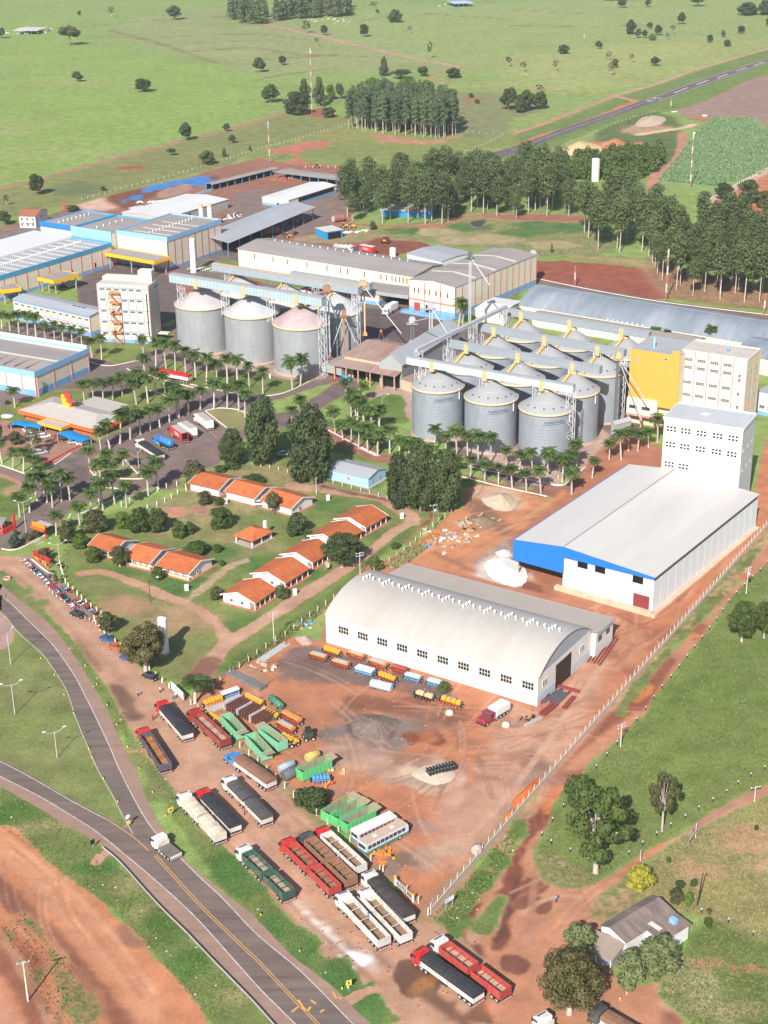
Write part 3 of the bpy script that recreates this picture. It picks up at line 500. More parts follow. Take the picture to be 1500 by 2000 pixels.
# ================================================================ ROADS, MARKINGS, KERBS
def resample(P, n):
 P = smooth_pl(P,8); d = [0]
 for a, b in zip(P, P[1:]): d.append(d[-1] + (b - a).length)
 out, j = [],0
 for i in range(n):
  t = d[-1] * i / (n - 1)
  while j < len(P) - 2 and d[j + 1] < t: j += 1
  k = (t - d[j]) / max(1e-6, d[j + 1] - d[j]); out.append(P[j].lerp(P[j + 1], min(1, k)))
 return out
def strip(name, L_, R_, z, m, n=60):
 a, b = resample(pts(L_), n), resample(pts(R_), n); mb = MB()
 mb.add([(p.x, p.y, z) for p in a] + [(p.x, p.y, z) for p in b],[(i, i + 1, n + i + 1, n + i) for i in range(n - 1)])
 me = mb.mesh(name, m)
 if me.polygons[0].normal.z < 0: me.flip_normals()
 return struct(link(name, me))
def ribbon(mb, P, w, z, h=0., mi=0, dash=None):
 P = resample(P, max(8, int(sum((b - a).length for a, b in zip(P, P[1:])) / 1.2)))
 L_, acc = [],0
 for i, p in enumerate(P):
  d = (P[min(i + 1, len(P) - 1)] - P[max(i - 1,0)]); d.z = 0; d.normalize(); n = Vector((-d.y, d.x,0)) * w / 2; L_.append((p + n, p - n))
 for i in range(len(P) - 1):
  acc += (P[i + 1] - P[i]).length
  if dash and (acc % dash[0]) > dash[1]: continue
  (a, b),(c, d) = L_[i], L_[i + 1]; t = lambda q, zz: (q.x, q.y, zz)
  mb.quad(t(b, z + h), t(d, z + h), t(c, z + h), t(a, z + h), mi)
  if h: mb.quad(t(b,0), t(d,0), t(d, z + h), t(b, z + h), mi); mb.quad(t(c,0), t(a,0), t(a, z + h), t(c, z + h), mi)
def road_mat(name, col, tr):
 m, nt, b, N, L = new_mat(name)
 geo = N('ShaderNodeNewGeometry')
 def nz(s, det, st=(1,1,1)):
  mp = N('ShaderNodeMapping'); mp.inputs['Rotation'].default_value = (0,0, R(-58)); mp.inputs['Scale'].default_value = st; L(geo.outputs['Position'], mp.inputs[0])
  n = N('ShaderNodeTexNoise'); n.inputs['Scale'].default_value = s; n.inputs['Detail'].default_value = det; n.inputs['Roughness'].default_value = .7; L(mp.outputs[0], n.inputs[0]); return n.outputs[0]
 def sc(c, v, lo, hi):
  r = N('ShaderNodeMapRange'); L(v, r.inputs[0]); r.inputs[1].default_value = .3; r.inputs[2].default_value = .7; r.inputs[3].default_value = lo; r.inputs[4].default_value = hi
  n = N('ShaderNodeVectorMath'); n.operation = 'SCALE'; n.inputs[0].default_value = col
  if c: L(c, n.inputs[0])
  L(r.outputs[0], n.inputs['Scale']); return n.outputs[0]
 c = sc(None, nz(.5,5,(.05,1,1)),1 - tr,1 + tr); c = sc(c, nz(.12,6),.88,1.12); c = sc(c, nz(3,5),.9,1.1)
 mr = N('ShaderNodeMapRange'); L(nz(.09,7), mr.inputs[0]); mr.inputs[1].default_value = .5; mr.inputs[2].default_value = .72; mr.inputs[4].default_value = .5; mx = N('ShaderNodeMix'); mx.data_type = 'RGBA'; L(mr.outputs[0], mx.inputs[0]); L(c, mx.inputs[6]); mx.inputs[7].default_value = (.26,.17,.125,1); c = mx.outputs[2]
 L(c, b.inputs['Base Color']); b.inputs['Roughness'].default_value = .85; b.inputs['Specular IOR Level'].default_value = .25
 return m
m_asph = road_mat('road_asphalt',(.165,.127,.110),.28); m_shou = road_mat('shoulder_asphalt',(.31,.20,.158),.12)
m_white = mat('road_paint_white',(.55,.49,.45),.7,.3,1.2, dirt=((.25,.19,.17),.8,.8)); m_yell = mat('road_paint_yellow',(.60,.33,.10),.7,.25,1.2); m_kerb = mat('kerb_whitewash',(.74,.69,.64),.8,.15,1.)
NR = 'm-600,60 m-30,500 m0,525 m150,650 m300,765 m430,895 m540,1050 m680,1270 m800,1500 v720,170 v800,330 v860,480 v940,640 v1010,735'
NL = 'm-650,190 m-50,670 m0,720 m60,780 m130,870 m230,960 m330,1055 m480,1285 m560,1510 v520,180 v580,310 v650,430 v720,570 v790,690 v850,770'
SU = 'v-500,60 v-60,220 v0,250 v170,340 v430,490 v640,600 v760,680 v880,780'
SD = 'v-500,200 v-60,365 v0,405 v200,520 v420,650 v620,770 v700,850 v740,900'
MR = 'v860,480 v940,640 v1080,830 v1300,1020 v1500,1180 s560,1070 s860,1300 s1060,1500 f790,2060 f1100,2380'
MD = 'v620,770 v740,900 v950,1130 v1220,1400 v1500,1690 f566,2033 f620,2110 f860,2420'
NW = 'm-620,110 m-30,580 m0,605 m100,690 m200,790 m300,885 m400,990 m540,1190 m620,1340 m700,1500 v640,170 v700,310 v780,470 v860,610 v920,690'
MW = 'v860,610 v920,690 v1060,830 v1180,950 v1300,1060 v1500,1270 s560,1130 s690,1250 f650,1960 f735,2050 f1030,2380'
SW = 'v-500,160 v-60,320 v0,350 v140,420 v280,495 v500,630 v600,700 v710,790'
DW = 'v600,700 v710,790 v900,950 v1150,1180 v1500,1570 s500,1490 f640,2070 f900,2400'
strip('road_shoulder', NL, NR,.014, m_shou,130); strip('road_shoulder', SD, SU,.018, m_shou,70); strip('road_shoulder', MD, MR,.022, m_shou,130)
strip('road', NL, NW,.030, m_asph,130); strip('road', SW, SU,.034, m_asph,70); strip('road', DW, MW,.038, m_asph,130)
mk = MB()
ribbon(mk, pts(NW),.22,.046); ribbon(mk, pts(MW),.22,.050); ribbon(mk, pts(SW),.22,.046); ribbon(mk, pts(DW),.22,.050)
ribbon(mk, pts('m-40,700 m0,735 m60,795 m130,880 m230,972 m330,1066 m478,1292 m556,1510 v515,180 v575,315 v650,445 v720,582 v780,690'),.16,.042)
ribbon(mk, pts('v-40,240 v0,262 v170,350 v430,500 v640,610'),.2,.046)
struct(mk.obj('road_marking', m_white))
mk = MB()
for off in (-6,6): ribbon(mk,[at((px(w)[0] + off * .33, px(w)[1] - off * .2)) for w in 'v910,812 v1000,915 v1150,1080 v1300,1230 v1500,1420 s330,1130 s620,1440 f620,2000 f950,2370'.split()],.16,.054)
ribbon(mk, pts('v640,610 v700,650 v760,690 v820,738 v870,785'),.2,.058)
for q_ in ('s560,1490 s610,1450','s610,1400 s660,1480','s680,1480 s700,1450','s700,1400 s740,1430','s770,1490 s800,1470','s860,1340 s890,1390','s905,1380 s925,1395'): ribbon(mk, pts(q_),.4,.058)
struct(mk.obj('road_marking', m_yell))
strip('runway','b1240,960 c0,905 c300,790 c600,682 c850,597 c1100,510 c1500,365 f1640,70','b1240,925 c0,862 c300,752 c600,650 c740,598 c1100,468 c1500,340 f1640,62',.02, road_mat('runway_asphalt',(.13,.11,.115),.12),60)
mk = MB()
ribbon(mk, pts('c850,593 c1100,506 c1500,362'),.6,.03); ribbon(mk, pts('c790,585 c1100,472 c1500,343'),.6,.03); ribbon(mk, pts('c0,880 c300,770 c600,665 c780,597'),.35,.03)
for q_ in ('c950,545 c1030,513','c1080,497 c1150,470','c1200,458 c1265,434','c1310,417 c1375,396','c1415,384 c1475,364'): ribbon(mk, pts(q_),1.6,.03)
for k in range(6): ribbon(mk, pts('c%d,%d c%d,%d' % (785 + k * 9,590 - k * 3.6 + (k % 2) * 1,832 + k * 9,590 - k * 3.6)),1.1,.032) if k not in (2,3) else None
ribbon(mk, pts('c785,588 c822,598'),1.2,.034); ribbon(mk, pts('c845,572 c880,578'),1.2,.034); ribbon(mk, pts('c828,580 c852,572'),1.6,.034)
struct(mk.obj('runway_marking', m_white))
kb = MB()
for q_ in ('j80,265 j300,310 j520,350 j640,350 j760,330 j860,290 j960,240 j1055,195','j190,460 j280,440 j370,443 j440,455 j490,480','j190,460 j350,585','i655,870 i680,920 i720,945 i800,955 i1060,955 i1000,910 i880,780','i340,880 i420,840 i520,770',
    'i0,855 i110,895 i280,955','i500,1250 i520,1215','i590,1212 i740,1155 i890,1075','i10,1470 i80,1480 i150,1465 i240,1420 i330,1370','j1090,600 j1280,700 j1470,790','k0,90 k130,152','k740,300 k1000,366 k1270,425 k1380,450','k700,205 k900,250 k1180,310 k1400,357 k1490,362',
    'h200,1330 h300,1342 h430,1237','i650,100 i800,130 i1010,90','i930,150 i960,165 i1060,190 i1180,230','i1100,310 i1200,345 i1230,420','i680,1020 i690,1040 i720,1020 i950,1035','i720,1105 i730,1150','m230,345 m340,435 m410,460','i1180,230 i1420,290','h80,118 h450,195 h900,272 h1500,345'):
 ribbon(kb, pts(q_),.38,.0,.16)
struct(kb.obj('kerb', m_kerb))
kb = MB()
for q_ in ('i360,835 i530,745 i660,690','i300,830 i370,840'): ribbon(kb, pts(q_),.5,0,.35)
struct(kb.obj('kerb', mat('kerb_red',(.5,.06,.05),.7)))
mk = MB()
for q_ in ('i1010,690 i1170,830','i930,755 i1050,835','j20,500 j150,640','j100,500 j280,660'): ribbon(mk, pts(q_),.16,.012)
struct(mk.obj('parking_marking', m_yell))
mk = MB()
for q_ in ('i250,1425 i300,1400','i270,1440 i320,1415','i320,1375 i380,1395','i880,1080 i930,1100 i1000,1130'): ribbon(mk, pts(q_),.5,.012)
struct(mk.obj('parking_marking', m_white))
# ================================================================ BUILDINGS
CREAM = mat('cream_wall',(.70,.635,.52),.85,.05,.3, dirt=((.52,.42,.32),.3,.35)); CREAMR = mat('cream_ribbed_wall',(.71,.65,.53),.8,.05,.4, line=(0,1.1,.12,.88), dirt=((.54,.45,.34),.3,.3))
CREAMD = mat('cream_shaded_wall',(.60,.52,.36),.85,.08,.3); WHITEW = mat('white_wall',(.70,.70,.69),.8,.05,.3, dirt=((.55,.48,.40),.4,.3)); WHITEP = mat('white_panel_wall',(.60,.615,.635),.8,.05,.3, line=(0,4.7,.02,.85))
WHITEPY = mat('white_panel_wall_long',(.72,.74,.76),.8,.05,.3, line=(1,4.7,.02,.85))
PINK = mat('pink_trim',(.62,.27,.24),.8,.08); BLUEB = mat('blue_base_paint',(.16,.37,.66),.75,.12,.5, dirt=((.35,.38,.42),.4,.4)); BLUEF = mat('light_blue_fascia',(.24,.46,.74),.6,.10,.5, dirt=((.4,.5,.6),.4,.3))
BLUEV = mat('bright_blue_fascia',(.02,.17,.56),.5,.05,.3); TEAL = mat('teal_blue_fascia',(.06,.30,.52),.6,.12,.4); YEL = mat('yellow_fascia',(.80,.43,.02),.6,.07,.4); ORA = mat('orange_wall',(.74,.345,.065),.7,.05,.3)
RFG = mat('grey_metal_roof',(.37,.39,.42),.55,.12,.25, streak=(.25,1.2,1), line=(0,1.05,.09,.92), dirt=((.28,.24,.22),.45,.12)); RFGD = mat('weathered_grey_roof',(.33,.30,.285),.7,.15,.3, streak=(.3,1.2,1), line=(0,1.2,.08,.9), dirt=((.22,.17,.15),.6,.15))
RFW = mat('white_metal_roof',(.58,.56,.535),.5,.05,.2, streak=(1,.15,1), line=(0,2.1,.05,.94), dirt=((.46,.40,.35),.4,.09)); RFWY = mat('pale_metal_roof',(.66,.66,.66),.5,.05,.2, line=(1,1.05,.07,.95), dirt=((.52,.48,.45),.4,.1))
RFB = mat('pale_barrel_roof',(.45,.42,.385),.6,.06,.25, streak=(1,.2,.2), line=(0,1.6,.06,.93), dirt=((.36,.30,.26),.6,.13)); RFA = mat('tan_annex_roof',(.44,.38,.33),.75,.07,.4, line=(1,1.15,.5,.90), dirt=((.3,.25,.22),.3,.2))
RFBLUE = mat('bluish_steel_roof',(.20,.235,.275),.5,.10,.2, streak=(1,.3,.3), line=(0,2.3,.03,.85), dirt=((.42,.44,.46),.5,.15)); RUST = mat('rusted_sheet_roof',(.33,.24,.21),.75,.22,.35, streak=(1.4,.25,1), line=(0,1.0,.1,.85), dirt=((.30,.11,.065),.85,.25))
TILE = mat('clay_tile_roof',(.50,.14,.05),.8,.18,.8, rnd=.12, line=(1,.42,.22,.84), dirt=((.25,.08,.035),.55,.35)); TILEX = mat('clay_tile_roof_across',(.50,.14,.05),.8,.18,.8, rnd=.12, line=(0,.42,.22,.84), dirt=((.25,.08,.035),.55,.35))
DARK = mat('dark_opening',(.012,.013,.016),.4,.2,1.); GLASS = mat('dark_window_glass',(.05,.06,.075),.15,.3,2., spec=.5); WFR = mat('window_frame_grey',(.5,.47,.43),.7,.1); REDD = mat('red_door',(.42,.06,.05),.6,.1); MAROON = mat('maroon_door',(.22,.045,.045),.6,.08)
CONCM = mat('concrete',(.42,.38,.34),.9,.12,.6, dirt=((.3,.2,.15),.5,.3)); STAINC = mat('soil_stained_plinth',(.62,.45,.32),.9,.15,.5, dirt=((.52,.25,.12),.7,.3)); STEEL = mat('galvanised_steel',(.48,.49,.51),.45,.10,.5, metal=.25); STEELD = mat('dark_steel',(.12,.125,.13),.6,.15)
RUSTM = mat('rusty_steel',(.33,.16,.09),.8,.25,1.5); WHITEM = mat('white_paint_metal',(.74,.74,.73),.5,.05); LATT = mat('white_lattice_steel',(.6,.61,.63),.5,.06); GALL = mat('gallery_cladding',(.50,.56,.62),.5,.08,.4, line=(0,1.6,.12,.82)); GALG = mat('gallery_roof_grey',(.36,.38,.40),.5,.08,.4, line=(0,1.6,.1,.88))
REDW = mat('red_wall',(.52,.045,.04),.7,.08); ORW = mat('orange_panel',(.75,.24,.03),.6,.1); SKYL = mat('skylight_strip',(.66,.62,.52),.6,.06)
class Bld:
 """a rectangular building; A, B = front corners (left, right), C = back right corner, given at eave height z"""
 def __init__(s, name, label, cat, a, b, c, z, group=None, W=None, L=None):
  a, b = at(a, z), at(b, z); u = b - a; u.z = 0; s.L = L or u.length; u.normalize(); n = Vector((-u.y, u.x,0))
  s.W = W or (at(c, z) - b).dot(n); s.z = z; s.rz = math.atan2(u.y, u.x); s.o = thing(name, label, cat,(a.x, a.y,0), s.rz, group); s.u, s.n, s.a = u, n, Vector((a.x, a.y,0))
 def loc(s, p): d = p - s.a; return d.dot(s.u), d.dot(s.n)
 def box(s, name, m, x0, x1, y0, y1, z0, z1, parent=None): return MB().box(x0, x1, y0, y1, z0, z1).obj(name, m, parent or s.o)
 def walls(s, m=CREAM, h=None, x0=0, x1=None, y0=0, y1=None): return s.box('wall', m, x0, x1 or s.L, y0, y1 or s.W,0, h or s.z)
 def base(s, h, m=BLUEB): return MB().box(-.04, s.L + .04,-.04, s.W + .04,0, h, skip='b').obj('base_band', m, s.o)
 def fascia(s, z0, z1, m, out=.25, t=.2):
  mb = MB(); L_, W_ = s.L, s.W
  mb.box(-out, L_ + out,-out,-out + t, z0, z1); mb.box(-out, L_ + out, W_ + out - t, W_ + out, z0, z1); mb.box(-out,-out + t,-out + t, W_ + out - t, z0, z1); mb.box(L_ + out - t, L_ + out,-out + t, W_ + out - t, z0, z1)
  return mb.obj('fascia', m, s.o)
 def flat(s, z, m, t=.2, ins=0): return s.box('roof', m, ins, s.L - ins, ins, s.W - ins, z - t, z)
 def gable(s, rise, m, along='x', over=.4, wall=CREAM, wm=None, ridge=.5, t=.16, eave=None):
  h = eave or s.z; a = s.W if along == 'x' else s.L; b = s.L if along == 'x' else s.W
  prof = [(-over, h - over * rise / (a * ridge)),(a * ridge, h + rise),(a + over, h - over * rise / (a * (1 - ridge)))]
  poly = prof + [(p[0], p[1] - t) for p in prof[::-1]]; ax = 'x' if along == 'x' else 'y'
  mb = MB()
  for i in (0,1):
   q = [prof[i], prof[i + 1],(prof[i + 1][0], prof[i + 1][1] - t),(prof[i][0], prof[i][1] - t)]
   mb.prism(q if ax == 'y' else q,-over, b + over,0, ax)
  r = mb.obj('roof', m, s.o)
  if wall: MB().prism([(0,0),(0, h - t - .02),(a * ridge, h + rise - t - .02),(a, h - t - .02),(a,0)],0.02, b - .02,0, ax).obj('wall', wall, s.o)
  return r
 def pil(s, xs=(), ys=(), m=PINK, h=None, w=.35, z0=0):
  mb = MB()
  for x in xs: mb.box(x - w / 2, x + w / 2,-.14,.1, z0, h or s.z)
  for y in ys: mb.box(s.L - .1, s.L + .14, y - w / 2, y + w / 2, z0, h or s.z)
  mb.each('pilaster', m, s.o)
 def win(s, face, us, zs, w=1.4, h=.9, n=(3,1), name='window', glass=GLASS, frame=WFR, f=.06):
  key = (w, h, n, name, glass.name, frame.name); me = _wins.get(key)
  if me is None:
   mb = MB(); mb.box(-w / 2, w / 2,-.05,.05,0, h,0)
   for i in range(n[0] + 1): x = -w / 2 + w * i / n[0]; mb.box(x - f, x + f,-.08,.03,-f, h + f,1)
   for j in range(n[1] + 1): z = h * j / n[1]; mb.box(-w / 2 - f, w / 2 + f,-.075,.02, z - f, z + f,1)
   me = _wins[key] = mb.mesh(name,[glass, frame])
  for u in us:
   for z in zs:
    loc, r = {'f': ((u,0, z),0),'r': ((s.L, u, z), math.pi / 2),'l': ((0, u, z),-math.pi / 2),'k': ((u, s.W, z), math.pi)}[face]
    link(name, me, s.o, loc, r)
_wins = {}
def fr(n, a=0., b=1.): return [a + (b - a) * (i + .5) / n for i in range(n)]
VENT = None
def vents(b, spots, name='roof_vent', m=None, r=.3):
 global VENT
 if VENT is None: VENT = MB().lathe([(r * .6,-.3),(r * .6,.25),(r,.35),(r * 1.05,.7),(r * .6,.95),(.01,1.0)],10).mesh(name, WHITEM)
 for (x, y, z) in spots: link(name, VENT, b.o,(x, y, z))
z = 10.3
b = Bld('hangar','large new white hangar with white roof and bright blue front fascia','hangar','l20,462','l835,682','l1335,170', z); L_, W_ = b.L, b.W; xs_ = .36 * L_
b.gable(1.7, RFW,'y',.25, None, ridge=.36, t=.14)
mb = MB(); mb.box(xs_, L_,0,.25,0, z - .3); mb.box(xs_, xs_ + .25,.25, W_,0, z + 1.2); mb.box(xs_ + .25, L_ - .25, W_ - .25, W_,0, z - .3); mb.prism([(xs_, z - .3),(xs_, z + 1.5),(L_, z - .2)],.02,.24,0,'y'); mb.obj('wall', WHITEP, b.o)
b.box('side_wall', WHITEPY, L_ - .25, L_,.25, W_,0, z - 1.35)
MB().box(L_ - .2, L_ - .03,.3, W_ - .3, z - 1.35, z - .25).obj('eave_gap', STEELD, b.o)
mb = MB(); q = [(-.3,4.8),(-.3, z + .05),(xs_, z + 1.78),(L_ + .3, z + .05),(L_ + .3, z - .45),(xs_ + .3, z - 1.0),(xs_ + .3,4.8)]
mb.prism(q[:3] + [(xs_ + .3, z - 1.),(xs_ + .3,4.8)],-.62,-.3,0,'y'); mb.prism([q[2], q[3], q[4], q[5]],-.62,-.3,0,'y'); mb.box(-.55,-.3,-.3, W_ * .97,4.8, z - .05); mb.obj('fascia', BLUEV, b.o)
mb = MB()
for y in (1, W_ * .25, W_ * .5, W_ * .75, W_ - 1): mb.box(.1,.5, y, y + .4,0, z - .3)
mb.each('canopy_column', STEEL, b.o)
MB().box(.2, xs_ - .2, W_ - .6, W_ - .3,0, z - .4).obj('back_wall', CONCM, b.o)
MB().box(xs_ - 1.6, L_ + .35,-1.5,-.02,0,1.1).box(L_ + .02, L_ + 1.3,-1.5, W_,0,.7).obj('plinth', STAINC, b.o)
mb = MB()
for k in range(1,6): x = xs_ + (L_ - xs_) * (k / 6 - .07 * (k == 5)); mb.box(x - .12, x + .12,-.04,.02,1.1, z - 1)
for k in range(1,15): mb.box(L_ - .02, L_ + .03, W_ * k / 15 - .12, W_ * k / 15 + .12,.7, z - 1.36)
mb.each('panel_joint', WHITEW, b.o)
for u in (.50,.625,.89): b.win('f',[u * L_],[z - 2.9],3.0,2.0,(1,1),'window', DARK, WHITEW,.04)
b.box('door', MAROON, L_ * .865, L_ * .975,-.09,.05,1.1,4.6)
mb = MB().prism([(xs_ - .15, z + 1.83),(xs_, z + 1.93),(xs_ + .15, z + 1.83)],-.2, W_,0,'y').obj('ridge_cap', RFGD, b.o)
b = Bld('tower_block','tall plain white tower with rows of small grouped openings behind the hangar','tower','h893,950','h1355,1020','h1455,935',26.4)
b.walls(mat('white_block_wall',(.60,.61,.635),.8,.05,.4, line=(2,1.9,.02,.93))); MB().box(-.25, b.L + .25,-.25,0,26.1,26.9).box(-.25, b.L + .25, b.W, b.W + .25,26.1,26.9).box(-.25,0,0, b.W,26.1,26.9).box(b.L, b.L + .25,0, b.W,26.1,26.9).obj('parapet', WHITEW, b.o); b.flat(26.55, mat('tower_flat_roof',(.47,.48,.50),.7,.1,.2, streak=(1,.3,1)),.15)
for i, u in enumerate((.10,.285,.485,.69,.885)):
 for j, zz in enumerate((22.6,17.9,11.9)): b.win('f',[u * b.L],[zz],3.0,1.9 if not (j == 2 and i > 1) else .9,(3,2),'window', DARK, WHITEW,.17)
MB().box(0,.3,0,3.2,0,.12).box(-1.2,1.4,1.2,1.5,.12,.3).obj('roof_debris', WHITEM, b.o,(b.L * .45, b.W * .45,26.56),.5)
b.win('r', fr(3,0, b.W),[13,19],.7,.9,(1,1),'window', GLASS, WHITEW); b.box('base_band', STAINC,-.05, b.L + .7,-.05, b.W + .4,0,.6)
b = Bld('mill_building','tall cream mill with four rows of windows behind the white tower','mill','h1000,555','h1385,612','h1465,550',26)
b.walls(CREAM); b.flat(26.05, mat('mill_flat_roof',(.5,.45,.41),.8,.12,.3),.1,.3); MB().box(-.1, b.L + .1,-.1,.2,26,26.5).box(b.L - .2, b.L + .1,.2, b.W,26,26.5).box(-.1,.2,.2, b.W,26,26.5).box(.2, b.L - .2, b.W - .3, b.W,26,26.5).obj('parapet', CREAM, b.o)
b.pil([.01 * b.L,.2 * b.L,.4 * b.L,.6 * b.L,.79 * b.L, b.L - .15],[b.W * .5, b.W - .2], PINK,26.3,.3)
b.win('f',[b.L * u for u in (.10,.30,.50,.70)],[23,20.4,15.4,11.2],2.7,.95,(4,2)); b.win('f',[b.L * .89],[18.6,14,9.6,20],.8,1.0,(1,2)); b.win('r',[b.W * .3, b.W * .7],[21,16.5,12,8],1.0,1.0,(1,2))
MB().lathe([(.01,0),(.45,0),(.45,1.6),(.01,1.7)],12).obj('roof_tank', BLUEB, b.o,(b.L * .6, b.W * .5,26.05)); mb = MB()
for k in range(6): mb.beam((b.L * .8 + k * .8, b.W * .8,26),(b.L * .8 + k * .8, b.W * .8,27.6),.06)
mb.each('roof_antenna', STEELD, b.o)
b = Bld('mill_building','orange-fronted mill wing standing left of the cream mill','mill','h697,545','h985,590','h1050,500',25.6); L_ = b.L
b.box('wall', CREAM,.1, L_ - .06,.3, b.W,7.6,25.4); b.box('front_panel', ORA,-.1, L_,0,.28,7.6,25.7); b.box('raised_panel', ORA, L_ * .85, L_,.01,.27,25.7,27.2); b.box('side_panel', ORA,-.12,.08,.28, b.W,10,25.6); b.flat(25.62, RFG,.15,.2)
b.box('lower_block', CREAM,0, L_ * .62,-1.2,-.02,4.2,9.6); b.box('pink_band', PINK,-.05, L_ + .02,-1.3,.2,3.7,4.4); mb = MB()
for u in (.02,.3,.58,.97): mb.box(u * L_, u * L_ + .5,-1.2,-.6,0,3.7)
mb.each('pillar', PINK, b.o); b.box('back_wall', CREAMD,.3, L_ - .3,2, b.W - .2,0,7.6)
b.win('f',[L_ * .15],[21.6],1.5,1.4,(3,3),'window', RUSTM); b.win('f',[L_ * .72],[23.6],.8,.7,(1,1)); mb = MB()
for k in range(2):
 me = b.win('f',[],[])
key = None
for u in (.14,.4): MB().box(-1.4,1.4,-.05,.05,0,1.1).obj('window', GLASS, b.o,(u * L_,-1.24,6.2))
MB().lathe([(.4,0),(.4,3.4),(.01,3.6)],12).obj('vent_pipe', BLUEF, b.o,(L_ * .35, b.W * .3,25.6))
def arch_roof(b, rise, m, over=.4, n=16, z0=None, t=.15, parent=None, x0=None, x1=None, y0=0, y1=None, name='roof'):
 z0 = z0 or b.z; y1 = b.W if y1 is None else y1; w = (y1 - y0) / 2; c = (y0 + y1) / 2; rad = (w * w + rise * rise) / (2 * rise); a0 = math.asin(min(1, w / rad)); P = []
 for i in range(n + 1): a = -a0 + 2 * a0 * i / n; P.append((c + rad * math.sin(a), z0 + rise - rad * (1 - math.cos(a))))
 mb = MB(); x0 = -over if x0 is None else x0; x1 = b.L + over if x1 is None else x1
 v = [(x, p[0], p[1]) for x in (x0, x1) for p in P] + [(x, p[0], p[1] - t) for x in (x0, x1) for p in P]; k = n + 1
 f = [(i, k + i, k + i + 1, i + 1) for i in range(n)]; mb.add(v, f,0, True); mb.add(v,[(2 * k + i,2 * k + i + 1,3 * k + i + 1,3 * k + i) for i in range(n)] ,0)
 mb.add(v,[(i, i + 1,2 * k + i + 1,2 * k + i) for i in range(n)] + [(k + i + 1, k + i,3 * k + i,3 * k + i + 1) for i in range(n)] + [(0,2 * k,3 * k, k),(n, k + n,3 * k + n,2 * k + n)],0)
 return mb.obj(name, m, parent or b.o), P
b = Bld('barrel_warehouse','long bluish-grey barrel-roofed warehouse at the back beside the red plowed strip','warehouse','h45,290','h1310,500','h0,0',5.2, W=27)
b.L += 40; _, P_ = arch_roof(b,5.2, RFBLUE,.6,18); b.walls(CREAM,5.1); MB().prism([(p[0], p[1] - .2) for p in P_],.02,.3,0,'x').each('gable_wall', CREAM, b.o)
mb = MB(); mb.box(-.4, b.L + .4, b.W / 2 - .15, b.W / 2 + .15,10.38,10.5); mb.obj('ridge_cap', RFGD, b.o)
b = Bld('low_warehouse','low brownish flat annex roof in front of the bluish barrel warehouse','warehouse','h120,345','h1090,508','h1120,475',4.6); b.gable(.8, mat('brown_annex_roof',(.29,.255,.235),.75,.12,.4, line=(0,1.1,.1,.88)),'x',.3, CREAM)
vents(b,[(b.L * (.42 + .03 * k), b.W * .9,4.9) for k in range(8)])
b = Bld('grey_warehouse','grey-roofed warehouse at the right frame edge behind the cream mill','warehouse','h1300,560','h1700,640','h1760,520',6.5); b.gable(2.2, RFBLUE,'x',.5, CREAM)
b = Bld('side_wing','pale blue-grey wing right of the cream mill at frame edge','wing','h1440,790','h1620,830','h1680,740',8); b.walls(mat('pale_blue_wall',(.52,.56,.6),.7,.08)); b.flat(8.1, RFG,.12,-.2); b.base(1.2); b.win('f',[2,5],[2.4],1.8,1,(3,1))
b = Bld('long_warehouse','long cream ribbed warehouse with slit windows and grey roof behind silos','warehouse','e505,430','g640,303','f851,514',9); L_ = b.L
b.gable(1.4, RFGD,'x',.5, CREAMR, ridge=.62)
b.win('f',[L_ * u for u in (.10,.21,.295,.41,.525,.64,.735,.825,.855,.60,.885,.905,.925,.945,.965,.985)],[5.2],.5,2.3,(1,2),'window', mat('slit_window',(.1,.075,.06),.5), mat('slit_frame',(.35,.27,.2),.7)); vents(b,[(L_ * (.1 + .045 * k), b.W * .66,10.1) for k in range(18)])
b = Bld('warehouse_block','cream warehouse block with red trim lines and blue base by loading yard','warehouse','g610,325','g920,378','g1390,150',13.5); L_, W_ = b.L, b.W
b.gable(1.2, RFGD,'y',.2, CREAM); b.base(2.6); b.pil([.01, L_ * .34, L_ * .68, L_ - .1],[W_ * k / 13 for k in range(14)], REDD,13.5,.18); mb = MB()
for k in (.24,.48,.74): mb.prism([(L_ * .03,13.62),(L_ * .49,14.72),(L_ * .49,14.8),(L_ * .03,13.7)], W_ * k, W_ * k + 1.3,0,'y'); mb.prism([(L_ * .51,14.72),(L_ * .97,13.62),(L_ * .97,13.7),(L_ * .51,14.8)], W_ * k, W_ * k + 1.3,0,'y')
mb.each('skylight', SKYL, b.o)
b.win('f',[L_ * u for u in (.12,.205,.345,.44,.585,.68,.83)],[8.4],.6,2.0,(1,2),'window', mat('slit_window',(.1,.075,.06),.5), mat('slit_frame',(.35,.27,.2),.7)); b.box('door', REDD, L_ * .11, L_ * .24,-.1,.05,1.0,4.4); b.box('loading_door', DARK, L_ * .36, L_ * .49,-.1,.05,1.,4.)
b.box('ledge', PINK,0, L_,-.5,-.05,5.7,5.95); MB().box(-2, L_ + .5,-3.2,-.16,0,1.0).obj('loading_dock', BLUEB, b.o)
b = Bld('grey_shed','plain pale grey shed behind the long cream warehouse','shed','g597,150','g825,205','g1035,150',10.); b.walls(mat('pale_grey_wall',(.6,.6,.6),.7,.06)); b.gable(.7, RFG,'x',.3, None)
